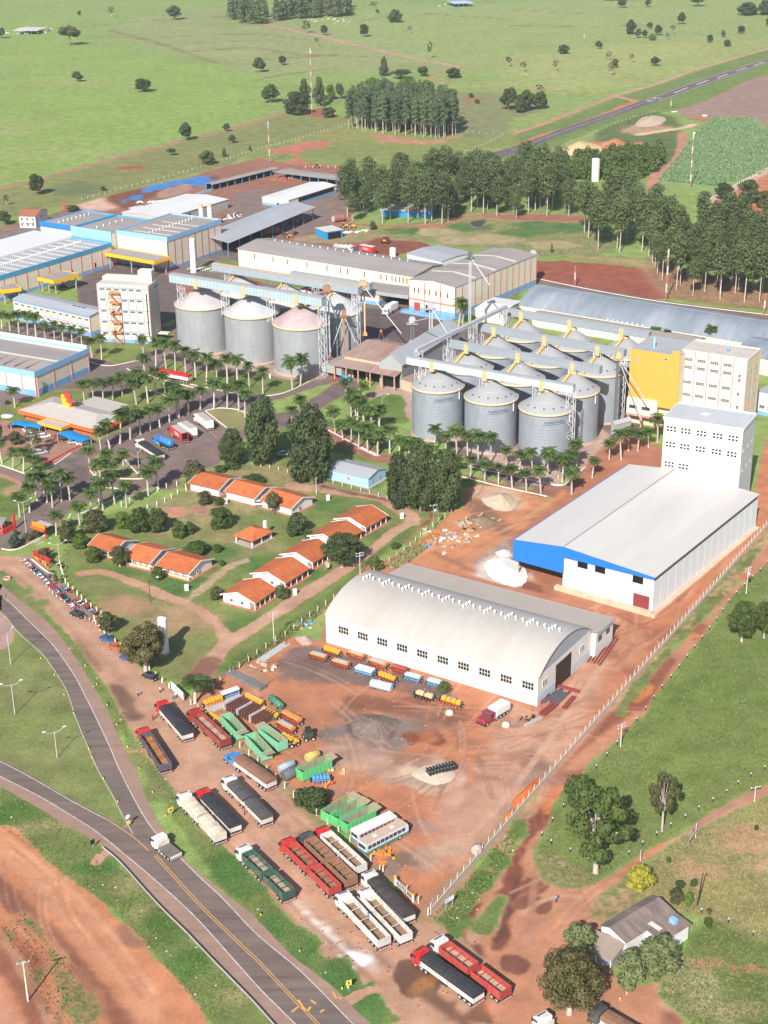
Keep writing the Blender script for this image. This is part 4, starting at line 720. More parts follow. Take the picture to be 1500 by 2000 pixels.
b = Bld('loading_canopy','grey loading canopy over the white lorry beside cream warehouse','canopy','g265,388','g605,435','g620,375',6); b.flat(6, RFGD,.3); b.box('fascia', mat('canopy_fascia',(.33,.35,.35),.6),-.15, b.L + .1,-.2,-.02,4.6,6.1); b.box('room_wall', CREAM,0, b.L * .42,.4, b.W,1.6,5.7); b.box('base_band', BLUEB,-.03, b.L * .42 + .03,.36, b.W,0,1.6); b.win('f',[b.L * .1, b.L * .28],[3.2],.5,1.5,(1,2)); b.box('back_wall', DARK, b.L * .43, b.L, b.W - .3, b.W,0,5.7)
b = Bld('cream_tower_block','five-storey cream block with blue window bands beside the left silos','building','d705,690','d1085,708','d1280,663',23); L_, W_ = b.L, b.W
b.walls(CREAM); b.flat(23.05, mat('block_flat_roof',(.52,.47,.41),.8,.1),.1,.2); b.box('stair_head', CREAM,0, L_ * .9, W_ * .62, W_,23,24.3); b.box('roof_tank', CREAM, L_ * .72, L_ * .98, W_ * .5, W_ * .85,23.05,27.5)
zs_ = [20.6,16.4,12.0,7.6,3.2]; us_ = [L_ * u for u in (.10,.235,.38,.525,.665,.81)]
for i, zz in enumerate(zs_): b.win('f', us_ if i == 0 else us_[:1] + us_[3:],[zz],2.0,.8,(3,1)); b.box('blue_band', BLUEB,0, L_ + .02,-.06,.02, zz + .9, zz + 1.35)
b.pil([.12, L_ * .165, L_ * .31, L_ * .45, L_ * .595, L_ * .74, L_ * .88, L_ - .1],[], PINK,23,.25); b.box('glazed_strip', GLASS, L_ * .94, L_ * .965,-.08,.02,3,20); b.win('r',[W_ * .63, W_ * .9],[20.6],1.9,.9,(2,1)); b.base(1.4)
MB().box(0,4.5,0,3,2.6,2.9).obj('door_canopy', CREAM, b.o,(L_ + .05, W_ * .5,0)); b.box('door', DARK, L_ - .05, L_ + .06, W_ * .55, W_ * .72,0,2.6)
t = thing('fire_escape','orange zigzag fire escape stair on the cream tower block front','stairs',(*(b.a + b.u * L_ * .36 - b.n * 1.8).xy,0), b.rz); FE = mat('orange_steel',(.46,.20,.09),.7,.2,1.)
for k in range(5):
 zz = 2.8 + 3.9 * k; d = 1 if k % 2 else -1; mb = MB()
 mb.box(-1.9,1.9,.2,1.7, zz + 1.3, zz + 1.45); mb.prism([(-1.7 * d, zz - 2.6),(1.7 * d, zz + 1.3),(1.7 * d, zz + 1.75),(-1.7 * d, zz - 2.1)],-1.1,-.1,0,'y'); mb.box(-1.9,1.9,.15,.2, zz + 1.45, zz + 2.4); mb.obj('stair_flight', FE, t)
mb = MB()
for x, y in ((-1.9,.2),(1.9,.2),(-1.9,-1.1),(1.9,-1.1)): mb.box(x - .08, x + .08, y - .08, y + .08,0,20.6)
mb.each('post', FE, t)
b = Bld('office_building','two-storey cream office with two window rows left of tower block','office','d95,800','d655,925','d722,862',8.6); L_ = b.L
b.gable(.9, RFG,'x',.4, CREAM); b.base(2.0); b.win('f',[L_ * u for u in fr(12)],[6.3,2.9],1.9,.8,(3,1)); b.pil([L_ * k / 12 for k in range(13)],[], PINK,8.3,.22); b.box('blue_band', BLUEB,0, L_,-.07,.02,7.5,8.2); b.box('middle_band', BLUEB,0, L_,-.07,.02,4.0,4.4)
mb = MB()
for k in range(3): mb.box(L_ * (.68 + .06 * k), L_ * (.68 + .06 * k) + 1.8, b.W * .42, b.W * .46,9.3,9.55)
mb.each('roof_slot', DARK, b.o)
b = Bld('factory_hall','cream hall with light blue fascia above the yellow canopy','hall','d855,300','d1222,350','d1580,215',15.2); L_, W_ = b.L, b.W
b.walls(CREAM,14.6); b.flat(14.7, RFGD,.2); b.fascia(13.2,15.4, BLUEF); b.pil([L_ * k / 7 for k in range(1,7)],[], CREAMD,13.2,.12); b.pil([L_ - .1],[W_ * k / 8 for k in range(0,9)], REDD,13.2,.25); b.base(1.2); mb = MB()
for k in range(4): mb.box(L_ * .2, L_ * .97, W_ * (.12 + .17 * k), W_ * (.12 + .17 * k) + .7,14.69,14.78)
mb.each('skylight', SKYL, b.o); vents(b,[(L_ * (.55 + .0 * k), W_ * (.1 + .06 * k),14.8) for k in range(14)])
b = Bld('factory_hall','grey-roofed hall with bright blue front panel at left back','hall','d293,232','d812,312','d1130,225',15.); L_, W_ = b.L, b.W
b.walls(CREAM,14.2); b.flat(14.3, RFGD,.2); b.box('fascia', BLUEV,-.2, L_ * .44,-.3,-.02,12.6,15.1); b.box('front_panel', BLUEF, L_ * .44, L_ + .1,-.25,-.02,10.2,15.1); mb = MB(); mb.box(-.25,-.02,-.02, W_,13,15); mb.box(-.2, L_, W_, W_ + .2,13,15); mb.box(L_ * .48, L_ * .5,0, W_,14.3,15.3); mb.obj('side_fascia', TEAL, b.o)
vents(b,[(L_ * .2, W_ * (.12 + .1 * k),14.5) for k in range(8)] + [(L_ * .72, W_ * (.15 + .15 * k),14.5) for k in range(5)])
b = Bld('factory_hall','long low hall with teal blue fascia at the left frame edge','hall','d-330,735','d812,395','d300,290',10.6); L_, W_ = b.L, b.W
b.walls(CREAM,10.2); b.box('roof', RFG,0, L_,0, W_ * .5,10.1,10.3); b.box('back_roof', RFWY,0, L_, W_ * .5, W_,10.1,10.9); b.fascia(9.2,11., TEAL); b.pil([L_ * k / 14 for k in range(15)],[], PINK,9.2,.55); b.base(1.6); mb = MB()
for k in range(11): mb.box(L_ * (.34 + .06 * k), L_ * (.34 + .06 * k) + .9,.3, W_ * .48,10.28,10.37)
mb.each('skylight', SKYL, b.o); vents(b,[(L_ * (.3 + .0125 * k), W_ * .27,10.5) for k in range(52)]); b.win('f',[L_ * u for u in (.62,.72,.88)],[1.8],1.1,2.2,(1,1),'door', DARK, PINK)
for nm, lb, q in (('wide yellow-edged canopy over the paved court below the cream hall','w',('d770,478','d1130,543','d1243,508',6.5)),('small yellow-edged canopy on the long teal hall','s',('d280,660','d392,685','d560,630',5.5)),('yellow-edged canopy cut by the left frame edge','l',('d-60,690','d20,755','d128,715',5.5))):
 b = Bld('canopy', nm,'canopy', *q); b.flat(b.z + .9, RFGD,.2,.15); b.fascia(b.z - .5, b.z + 1.1, YEL,.1); mb = MB()
 for x in (.06,.5,.94):
  for y in (.1,.9): mb.box(b.L * x - .2, b.L * x + .2, b.W * y - .2, b.W * y + .2,0, b.z + .7)
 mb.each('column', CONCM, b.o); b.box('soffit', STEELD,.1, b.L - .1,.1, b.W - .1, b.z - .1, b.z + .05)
b = Bld('warehouse','cream warehouse with light blue fascia at left above the car park','warehouse','d-420,1230','d250,1345','d668,1180',8.6); L_, W_ = b.L, b.W
b.walls(CREAM,8.2); b.gable(.8, RFGD,'x',.1, None, eave=8.1); b.fascia(7.2,9.2, BLUEF,.3); b.base(2.2); b.pil([L_ * k / 6 + 1 for k in range(7)],[W_ * k / 3 + .2 for k in range(4)], PINK,7.2,.5); b.box('roof_rail', mat('roof_rail_white',(.62,.62,.6),.6,.1, line=(0,1.5,.2,.7)),0, L_, W_ - .3, W_,9.2,10.4); mb = MB()
for k in range(5): mb.box(L_ * (.36 + .12 * k), L_ * (.36 + .12 * k) + .35, W_ * .1, W_ * .4,8.5,8.75)
mb.each('rust_streak', RUSTM, b.o); b.box('skylight', SKYL,0, L_, W_ * .44, W_ * .47,8.85,8.95)
b = Bld('restaurant','low building with hipped grey roof and orange zigzag fascia at car park','building','i150,448','i693,590','i930,490',3.6); L_, W_ = b.L, b.W
b.box('wall', mat('brick_orange_wall',(.45,.13,.05),.8,.15),1, L_ - 1,1, W_ - 1,0,3); MB().add([(-.6,-.6,3.4),(L_ + .6,-.6,3.4),(L_ + .6, W_ + .6,3.4),(-.6, W_ + .6,3.4),(L_ * .2, W_ * .5,5.3),(L_ * .82, W_ * .5,5.3)],[(0,1,5,4),(1,2,5),(2,3,4,5),(3,0,4)]).obj('roof', mat('pale_grey_roof',(.46,.42,.38),.8,.07,.3, dirt=((.36,.31,.27),.4,.2)), b.o)
ZZ = mat('orange_zigzag_fascia',(.56,.12,.025),.6,.08, line=(0,.9,.35,1.5)); MB().box(-.7, L_ + .7,-.7,-.5,2.3,3.5).box(L_ + .5, L_ + .7,-.5, W_ + .5,2.3,3.5).box(-.7,-.5,-.5, W_ + .5,2.3,3.5).box(-.5, L_ + .5, W_ + .5, W_ + .7,2.3,3.5).obj('fascia', ZZ, b.o)
b.box('back_wing_roof', mat('pale_grey_roof',(.46,.42,.38),.8,.07,.3), L_ * .35, L_ * .8, W_ * .9, W_ * 1.5,3.6,3.8)
e_ = b.a + b.u * L_ * .42 + b.n * W_ * .55
t = thing('roof_emblem','red and yellow cut-out emblem standing on the restaurant roof','emblem',(e_.x, e_.y,6.0), b.rz - .2); t.scale = (1.7,1.7,1.7)
MB().prism([(-1.6,-.4),(1.3,-.4),(1.8,.6),(1.2,1.2),(1.6,2.2),(.7,1.9),(.2,2.7),(-.4,1.9),(-1.2,2.3),(-1.3,1.3),(-2.0,.9)],-.3,.0,0,'y').obj('red_shape', REDD, t)
MB().prism([(-1.5,-.6),(1.0,-.6),(1.2,.2),(-.1,.3),(-.3,1.2),(-.8,1.0),(-.9,1.8),(-1.7,1.5),(-1.5,.6)],-.6,-.32,0,'y').obj('yellow_shape', YEL, t); MB().box(-1.8,1.8,-.4,.4,-1.,-.4).obj('stand', YEL, t)
b = Bld('entrance_canopy','orange zigzag-edged entrance canopy in front of the restaurant','canopy','i275,545','i450,590','i505,560',3.); b.flat(3.1, mat('pale_grey_roof',(.46,.42,.38),.8,.07,.3),.2); b.fascia(2.3,3.3, mat('yellow_zigzag_fascia',(.75,.33,.03),.6,.08, line=(0,.8,.35,1.6)),.1); mb = MB()
for x in (.1,.9):
 for y in (.1,.9): mb.box(b.L * x - .12, b.L * x + .12, b.W * y - .12, b.W * y + .12,0,2.9)
mb.each('post', YEL, b.o)
SH = mat('blue_shade_cloth',(.01,.22,.52),.6,.10,.6)
for lb, q in (('blue shade cloth over cars left of the entrance canopy',('i75,555','i285,585','i302,555')),('blue shade cloth over cars right of the entrance canopy',('i415,625','i590,690','i660,660'))):
 b = Bld('shade_canopy', lb,'car shade', *q,2.3); L_, W_ = b.L, b.W; n_ = 8; v, f = [],[]
 for i in range(n_ + 1):
  for j in range(5): x, y = i / n_, j / 4; v.append((x * L_, y * W_ * 1.15,2.2 + .5 * abs(math.sin(x * 6.28)) * (1 - abs(y - .5)) - .35 * (2 * y - 1) ** 2 + .2))
 for i in range(n_):
  for j in range(4): f.append((i * 5 + j, i * 5 + 5 + j, i * 5 + 6 + j, i * 5 + 1 + j))
 MB().add(v + [(a, c, d - .04) for a, c, d in v], f + [tuple(len(v) + k for k in q_[::-1]) for q_ in f],0, True).obj('cloth', SH, b.o); mb = MB()
 for i in (0,4,8):
  for y in (.05,.95): mb.tube([(i / n_ * L_, y * W_,0),(i / n_ * L_, y * W_,2.2)],.06,6)
 mb.each('post', WHITEM, b.o)
b = Bld('gate_house','red gate house with grey roof at the left frame edge','gate house','i-60,1290','i15,1290','i55,1245',3.); b.walls(REDW); b.flat(3.15, RFGD,.2,-.3); b.win('f',[b.L * .7],[1.2],1.4,1.1,(1,1),'window', GLASS, WFR); b.win('r',[b.W * .5],[1.3],1.3,1.1,(1,1),'notice', WHITEM, WFR); b.box('door', DARK, b.L * .3, b.L * .5,-.08,.05,0,2.1)
b = Bld('gate_wall','low red wall ending in a tall red pillar at gate','wall','i20,1330','i112,1285','i112,1275',1.6, W=.4); b.walls(REDW); b.box('pillar', REDW, b.L - .5, b.L + .1,-.1,.5,0,4.6)
b = Bld('gate_canopy','orange gate canopy with red rolled edge near the gate island','canopy','i240,1290','i330,1320','i345,1280',3.4); b.flat(3.6, mat('pale_grey_roof',(.46,.42,.38),.8,.07,.3),.2); b.box('fascia', ORW,-.1, b.L + .1,-.25,-.02,3.0,4.4); MB().tube([(-.1,-.5,2.7),(b.L + .1,-.5,2.7)],.45,12).obj('rolled_edge', mat('red_roll',(.55,.1,.03),.5), b.o); mb = MB()
for x in (.1,.9): mb.box(b.L * x - .2, b.L * x + .2,.3,.7,0,3.4)
mb.each('pillar', REDW, b.o)
b = Bld('shelter','red open shelter with motorcycles beside the gate','shelter','m240,290','m395,380','m520,260',2.2, W=5.0); b.box('wall', REDW,0,.25,0, b.W,0,2.1); b.box('front_wall', ORW,0, b.L * .6,0,.25,0,1.2); b.box('roof', REDW,-.2, b.L * .75,-.2,.9,2.1,2.35); mb = MB()
for x in (.02,.37,.72): mb.box(b.L * x, b.L * x + .3,-.1,.25,0,2.1)
mb.each('pillar', REDW, b.o)
def house(label, a, bb, c, z=2.3, rise=1.7, along='x', porch='f', wins=3, tile=None):
 b = Bld('house', label,'house', a, bb, c, z,'tile-roofed houses round the green'); L_, W_ = b.L, b.W
 b.gable(rise, tile or (TILE if along == 'x' else TILEX), along,.25, None, t=.14)
 ix = (1.8 if porch == 'f' else .25); rx = (1.8 if porch == 'r' else .25)
 if along == 'x': MB().prism([(ix,0),(ix, z - .1 + rise * ix * 2 / W_),(W_ / 2, z + rise - .22),(W_ - .25, z - .05),(W_ - .25,0)],.3, L_ - .3,0,'x').obj('wall', WHITEW, b.o)
 else: MB().prism([(.25,0),(.25, z - .05),(L_ / 2, z + rise - .22),(L_ - rx, z - .1 + rise * rx * 2 / L_),(L_ - rx,0)],.3, W_ - .3,0,'y').obj('wall', WHITEW, b.o)
 mb = MB(); bt = .12
 for e in ((-.28,-.2),(None, None)): pass
 if along == 'x':
  for x in (-.32, L_ + .22): mb.prism([(-.3, z - .32),(-.3, z + .02),(W_ / 2, z + rise + .04),(W_ + .3, z + .02),(W_ + .3, z - .32),(W_ / 2, z + rise - .3)], x, x + .1,0,'x')
 else:
  for y in (-.32, W_ + .22): mb.prism([(-.3, z - .32),(-.3, z + .02),(L_ / 2, z + rise + .04),(L_ + .3, z + .02),(L_ + .3, z - .32),(L_ / 2, z + rise - .3)], y, y + .1,0,'y')
 mb.obj('bargeboard', WHITEM, b.o)
 mb = MB().box(-.5, L_ + .5,-.5, W_ + .5,0,.12).obj('plinth', mat('red_plinth',(.42,.17,.1),.85,.15), b.o)
 if porch == 'f':
  mb = MB(); pw = MB()
  for k in range(5): x = .3 + (L_ - .6) * k / 4; mb.box(x - .1, x + .1,.1,.3,.1, z - .1)
  mb.each('porch_post', WHITEM, b.o); MB().box(.4, L_ - .4,.14,.24,.1,.8).obj('porch_wall', mat('cream_low_wall',(.66,.5,.36),.8), b.o)
  b.win('f',[],[]); [MB().box(-.6,.6,-.05,.05,0,1.0).obj('window', GLASS, b.o,(L_ * u, ix - .02,1.0)) for u in fr(wins,.1,.9)]
 elif porch == 'r':
  mb = MB()
  for k in range(5): y = .3 + (W_ - .6) * k / 4; mb.box(L_ - .3, L_ - .1, y - .1, y + .1,.1, z - .1)
  mb.each('porch_post', WHITEM, b.o); [MB().box(-.05,.05,-.6,.6,0,1.0).obj('window', GLASS, b.o,(L_ - rx + .02, W_ * u,1.0)) for u in fr(wins,.1,.9)]
 b.win('r' if along == 'x' else 'f',[W_ * .35] if along == 'x' else [L_ * .3, L_ * .62],[1.0],.9,.8,(1,1),'window', GLASS, WHITEM)
 return b
house('tile-roofed house nearest the lorry car park, left of three','j72,985','j292,1035','j432,945',2.5, porch=None)
house('tile-roofed house in the middle of the row by the blue shed','j335,1045','j550,1100','j702,1012',2.5, porch=None)
house('tile-roofed house with small tree in front, right end of row','j598,1108','j820,1172','j964,1082',2.5, porch=None)
house('tile-roofed house behind shrubs nearest the gate','m650,240','m835,292','m960,196')
house('porched tile-roofed house in the middle of the gate row','m915,330','m1097,374','m1276,265')
house('porched tile-roofed house at the right end of gate row','m1147,387','m1382,450','n318,527')
house('tile-roofed house nearest the rubbish yard, first of stepped row','n1213,236','n1440,300','n1578,205',2.4,1.8,'y','r')
house('tile-roofed house second from the rubbish yard in stepped row','n1020,360','n1250,422','n1412,320',2.4,1.8,'y','r')
house('tile-roofed house half hidden by the big dark tree','n820,495','n1050,557','n1215,460',2.4,1.8,'y','r')
house('stained tile-roofed house fourth in the stepped row','n602,634','n850,706','n1020,595',2.4,1.8,'y','r')
house('tile-roofed house with clean gable at the track junction','n385,787','n628,853','n785,748',2.4,1.8,'y','r')
b = Bld('kiosk','open square kiosk with hipped tile roof on the green','kiosk','n478,357','n607,400','n745,320',2.2); L_, W_ = b.L, b.W
MB().add([(-.4,-.4,2.1),(L_ + .4,-.4,2.1),(L_ + .4, W_ + .4,2.1),(-.4, W_ + .4,2.1),(L_ * .35, W_ * .5,4.),(L_ * .6, W_ * .5,4.)],[(0,1,5,4),(1,2,5),(2,3,4,5),(3,0,4),(3,2,1,0)]).obj('roof', TILE, b.o); mb = MB()
for x in (.05,.95):
 for y in (.05,.5,.95): mb.box(L_ * x - .15, L_ * x + .15, W_ * y - .15, W_ * y + .15,0,2.1)
mb.each('post', WHITEM, b.o); MB().box(-.2, L_ + .2,-.2, W_ + .2,0,.12).obj('floor_slab', CONCM, b.o); MB().box(.3, L_ - .3, W_ - .4, W_ - .2,.1,.9).obj('low_wall', CONCM, b.o); MB().box(-.4,.4,-.4,.4,1.5,4.4).obj('chimney', WHITEW, b.o,(L_ * .55, W_ + .2,0))
b = Bld('blue_shed','small sky-blue shed with grey roof beside the tall dark trees','shed','j1095,884','j1385,952','j1520,880',3.3); LBL = mat('sky_blue_wall',(.33,.55,.76),.7,.07); b.gable(1.1, RFG,'x',.3, LBL); b.win('f',[b.L * .5],[1.2],1.2,1.,(2,2),'window', RUSTM); b.win('r',[b.W * .22, b.W * .62],[1.2],1.0,1.,(2,2),'window', RUSTM); b.box('plinth', CONCM,-.4, b.L + .5,-.5, b.W + .5,0,.15)
b = Bld('barrel_hangar','white barrel-roofed hangar with row of windows beside the implement yard','hangar','o285,378','l152,1268','l452,985',7.4); L_, W_ = b.L, b.W
b.walls(mat('stained_white_wall',(.72,.70,.66),.85,.05,.4, streak=(1,1,.25), dirt=((.5,.42,.35),.35,.5)),7.3); _, P_ = arch_roof(b,4.5, RFB,.35,20); MB().prism([(p[0], p[1] - .2) for p in P_], L_ - .3, L_ - .02,0,'x').prism([(p[0], p[1] - .2) for p in P_],.02,.3,0,'x').each('gable_wall', mat('gable_sheet',(.36,.40,.45),.6,.08, line=(1,.8,.12,.85)), b.o)
b.box('base_band', mat('pale_blue_base',(.52,.62,.70),.8,.1, dirt=((.5,.4,.34),.5,.5)), L_ * .82, L_ + .03,-.04, W_,0,2.4); b.win('f',[L_ * (.09 + .0965 * k) for k in range(10)],[3.7],2.9,1.9,(4,2),'window', DARK, mat('window_frame_white',(.6,.57,.52),.7),.07)
b.win('r',[W_ * .13, W_ * .83],[3.6],2.2,1.7,(3,1),'window', GLASS, WHITEW,.12); b.box('hangar_door', DARK, L_ - .1, L_ + .05, W_ * .33, W_ * .62,0,6.2)
def archz(y): w = W_ / 2; rad = (w * w + 4.5 ** 2) / 9.; return 7.4 + 4.5 - rad + math.sqrt(rad * rad - (y - w) ** 2)
sp = []
for k in range(10):
 x = L_ * (.045 + .0985 * k)
 for dx, dy in ((0,0),(.15,.045),(-.15,-.045)): sp.append((x + dx, W_ * (.53 + dy), archz(W_ * (.53 + dy))))
 for dx in (1.9,3.7): sp.append((x + dx, W_ * .53, archz(W_ * .53)))
vents(b,[s_ for s_ in sp if s_[0] < L_ - .5])
mb = MB().box(L_ - .05, L_ + .4,0,0,0,0); me_ = []
b2 = Bld('lean_to','tan ribbed lean-to roof along the back of the barrel hangar','annex','o285,378','l452,985','l560,902',6.6, L=L_); b2.o.location = (*(b.a + b.n * (W_ + .3)).xy,0); b2.o.rotation_euler = (0,0, b.rz); b2.L = L_ + 1.5; b2.W = (at('l560,902',6.2) - at('l452,985',6.6)).dot(b.n)
MB().prism([(0,6.9),(b2.W + .3,6.2),(b2.W + .3,6.05),(0,6.75)],-.3, b2.L,0,'x').obj('roof', RFA, b2.o); MB().box(0, b2.L - .4,.1, b2.W,0,6.0).obj('wall', WHITEW, b2.o); [MB().box(-.05,.05,-.9,.9,0,1.2).obj('window', GLASS, b2.o,(b2.L - .37, b2.W * u,3.6)) for u in (.25,.7)]; MB().box(-.3, b2.L, b2.W + .3, b2.W + .38,5.9,6.24).box(b2.L, b2.L + .1,0, b2.W + .3,6.0,6.6).obj('gutter', STEEL, b2.o)
def shed(label, a, bb, c, z, roof, rise=.8, wall=None, cols=0, name='shed', base=None, over=.3, group=None, along='x'):
 b = Bld(name, label,'shed', a, bb, c, z, group); b.gable(rise, roof, along, over, wall)
 if base: b.base(base)
 if cols:
  mb = MB()
  for k in range(cols + 1):
   for y in (.2, b.W - .4): mb.box(b.L * k / cols - .15, b.L * k / cols + .15, y, y + .3,0, z - .25)
  mb.each('column', mat('blue_column',(.13,.3,.5),.7) if base is None else CONCM, b.o)
 return b
b = shed('long white-roofed grey shed behind the blue-topped halls','a965,1278','a1335,1167','a1110,1130',5, RFWY,1, mat('block_wall_grey',(.42,.41,.39),.9,.1)); b.box('door', DARK, b.L * .33, b.L * .4,-.06,.05,0,3.6); b.win('f',[b.L * u for u in (.12,.5,.62,.74,.88)],[1.5],1.,.7,(2,1)); b.L -= 0
b = shed('cream shed with blue base and pale roof near the eucalyptus belt','b190,1172','b470,1084','b372,1050',4.2, RFWY,1., CREAM, base=1.4); b.box('open_bay', DARK, b.L * .2, b.L * .95,-.07,.05,1.4,3.6); b.win('l',[b.W * .4],[0],1.4,2.1,(1,1),'door', DARK, BLUEB)
b = shed('large open grey-roofed shed with dark interior behind tall white pipes','e435,385','e1058,128','e835,100',7, RFG,1.6, None,8,'open_shed', over=1.0); b.box('back_wall', DARK,0, b.L, b.W - .3, b.W,0,6.5); b.box('inner_shadow_floor', STEELD,0, b.L,3, b.W - .4,0,.1)  # back wall and floor sheet coloured dark as the shade under the roof
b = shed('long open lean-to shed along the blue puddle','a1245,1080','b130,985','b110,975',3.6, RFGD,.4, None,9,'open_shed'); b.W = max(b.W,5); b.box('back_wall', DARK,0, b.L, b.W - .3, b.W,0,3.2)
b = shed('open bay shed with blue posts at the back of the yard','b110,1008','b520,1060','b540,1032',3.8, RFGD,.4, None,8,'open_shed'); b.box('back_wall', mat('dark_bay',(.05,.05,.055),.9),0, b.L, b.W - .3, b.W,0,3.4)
b = Bld('box_shed','bright blue box shed with white roof beside the rusty pipes','shed','b350,1336','b412,1360','b482,1336',3.8); b.walls(mat('strong_blue_wall',(.02,.26,.55),.6,.1)); b.flat(3.95, RFW,.15,-.3); b.box('open_side', DARK, b.L - .02, b.L + .05, b.W * .1, b.W * .9,0,3.3)
b = Bld('white_house','two-storey white house with red roof beyond the works, far left','house','a110,1262','a205,1265','a258,1225',6.2); b.gable(1.6, mat('faded_red_roof',(.36,.13,.075),.8,.15),'x',.5, WHITEW); b.win('f',[b.L * u for u in fr(3)],[1,3.8],1.2,1.2,(2,1)); b.win('r',[b.W * .5],[1,3.8],1.2,1.2,(2,1)); b.box('balcony', WHITEM, b.L * .1, b.L * .9,-1,-.05,2.9,3.1)
b = shed('small white-roofed cattle shed in the far left pasture','a75,180','a218,180','a215,158',4, RFW,.8, None,4,'cattle_shed')
b = shed('far blue-roofed cattle shed near the top frame edge','b1160,22','b1275,18','b1270,0',4, mat('far_blue_roof',(.4,.5,.62),.6),.8, None,4,'cattle_shed')
b = shed('small red-roofed hut left of the white-roofed shed','a375,1205','a412,1200','a405,1188',2.2, mat('faded_red_roof',(.36,.13,.075),.8,.15),.5, RUSTM)
b = shed('small pale roof on posts beside the long white-roofed shed','a755,1218','a800,1228','a835,1205',3, RFW,.2, None,2,'open_shed')
b = shed('white tarpaulin shed half hidden by the eucalyptus belt','c30,1000','c110,1010','c170,955',4, RFW,.6, WHITEW)
b = shed('blue-walled shed hidden among eucalyptus trunks','b730,1230','b1030,1240','b1050,1180',3.2, RFW,.6, mat('strong_blue_wall',(.02,.26,.55),.6,.1))
b = Bld('loading_shed','rust-roofed loading shed between the two silo groups','shed','g180,828','g412,870','g500,740',8); b.gable(1.6, RUST,'x',.4, mat('cream_grimy_wall',(.5,.40,.27),.85,.15), ridge=.7); b.box('open_bay', DARK, b.L * .25, b.L,-.06,.05,0,5);
MB().prism([(-6,5.6),(.1,6.6),(.1,6.45),(-6,5.45)],-1, b.L * 1.7,0,'x').obj('front_canopy', RUST, b.o); mb = MB()
for k in range(6): mb.box(b.L * 1.7 * k / 5 - 1, b.L * 1.7 * k / 5 - .6,-5.6,-5.2,0,5.5)
mb.each('canopy_post', mat('orange_post',(.5,.3,.18),.8), b.o); b.box('bay_pillar', mat('cream_grimy_wall',(.5,.40,.27),.85), b.L * .62, b.L * .66,-.3,-.07,0,6)
b = Bld('loading_shed','tall grey gabled loading shed right of the rust-roofed shed','shed','g412,868','g562,890','g860,640',9); b.gable(3.4, RFG,'y',.5, mat('grey_sheet_wall',(.33,.34,.34),.7,.1)); b.box('open_bay', DARK, b.L * .1, b.L * .9,-.06,.05,0,5)
b = Bld('grey_bin','grey sheet-metal hopper house at the left elevator foot','hopper house','g30,885','g160,915','g180,780',4.6); b.box('wall', mat('grey_sheet_wall',(.33,.34,.34),.7,.1),0, b.L,0, b.W,1.6,4.6); b.flat(4.75, RFGD,.2,-.1); mb = MB(); [mb.box(x, x + .4, y, y + .4,0,1.6) for x in (.2, b.L - .6) for y in (.3, b.W - .6)]; mb.each('leg', CONCM, b.o); b.box('blue_tarp', mat('blue_tarp',(.03,.3,.62),.6,.1), b.L, b.L + 4,-.6,0,0,2.2)
b = shed('rusty low sheds in front of the first right silo','g560,985','g640,1010','g790,870',4, RUST,.6, mat('cream_grimy_wall',(.5,.40,.27),.85,.15))
b = shed('small white-roofed annex at the tall elevator','g1050,520','g1235,545','g1325,465',5, RFWY,.6, CREAM)
b = Bld('hopper_house','small grey hopper house beneath the elevator beside orange mill','hopper house','h605,985','h700,960','h735,935',4.2); b.gable(.8, RFG,'x',.2, mat('grey_sheet_wall',(.33,.34,.34),.7,.1))
b = Bld('old_house','small white house with weathered grey-brown roof at lower right','house','u525,920','u668,1015','u1015,882',3.6); OR_ = mat('old_fibre_roof',(.185,.145,.13),.85,.3,.5, streak=(.4,1.5,1), line=(1,1.1,.05,.82), dirt=((.36,.27,.2),.7,.35)); L_, W_ = b.L, b.W
b.gable(.9, OR_,'y',.25, WHITEW, ridge=.35); b.box('back_wing', WHITEW, L_ - .1, L_ + 3.6, W_ * .42, W_ - .2,0,3.2); MB().prism([(L_ - .2,3.62),(L_ + 4,3.3),(L_ + 4,3.18),(L_ - .2,3.5)], W_ * .40, W_ + .1,0,'y').obj('wing_roof', OR_, b.o); b.win('f',[L_ * .3, L_ * .7],[2.2],.7,.5,(1,1)); b.box('door', STEELD, L_ * .45, L_ * .58,-.06,.04,0,2.); MB().box(-.6,.6,-.5,.5,0,.9).obj('water_tank', BLUEF, b.o,(L_ + 1.8, W_ - 2.2,3.4)); b.box('patched_sheet', SKYL, L_ * .9, L_ * 1.35, W_ * .5, W_ * .58,3.75,3.82)
b2 = Bld('lean_to','sagging tan lean-to roof on the front of old house','annex','u505,950','u668,1022','u0,0',2.7, W=1); b2.W = 4.5; MB().prism([(-5.0,2.1),(-.4,2.95),(-.4,2.85),(-5.0,2.0)],-.3, b2.L + .2,0,'x').obj('roof', mat('tan_fibre_roof',(.32,.25,.2),.85,.12, line=(0,.9,.08,.85)), b2.o); MB().box(.2, b2.L - .1,-4.5,-.6,0,1.95).obj('wall', mat('grey_mesh_wall',(.3,.31,.33),.8,.15), b2.o); mb = MB(); [mb.box(x, x + .16,-5.,-4.84,0,2.) for x in (.1, b2.L * .45, b2.L - .2)]; mb.each('post', WHITEM, b2.o)
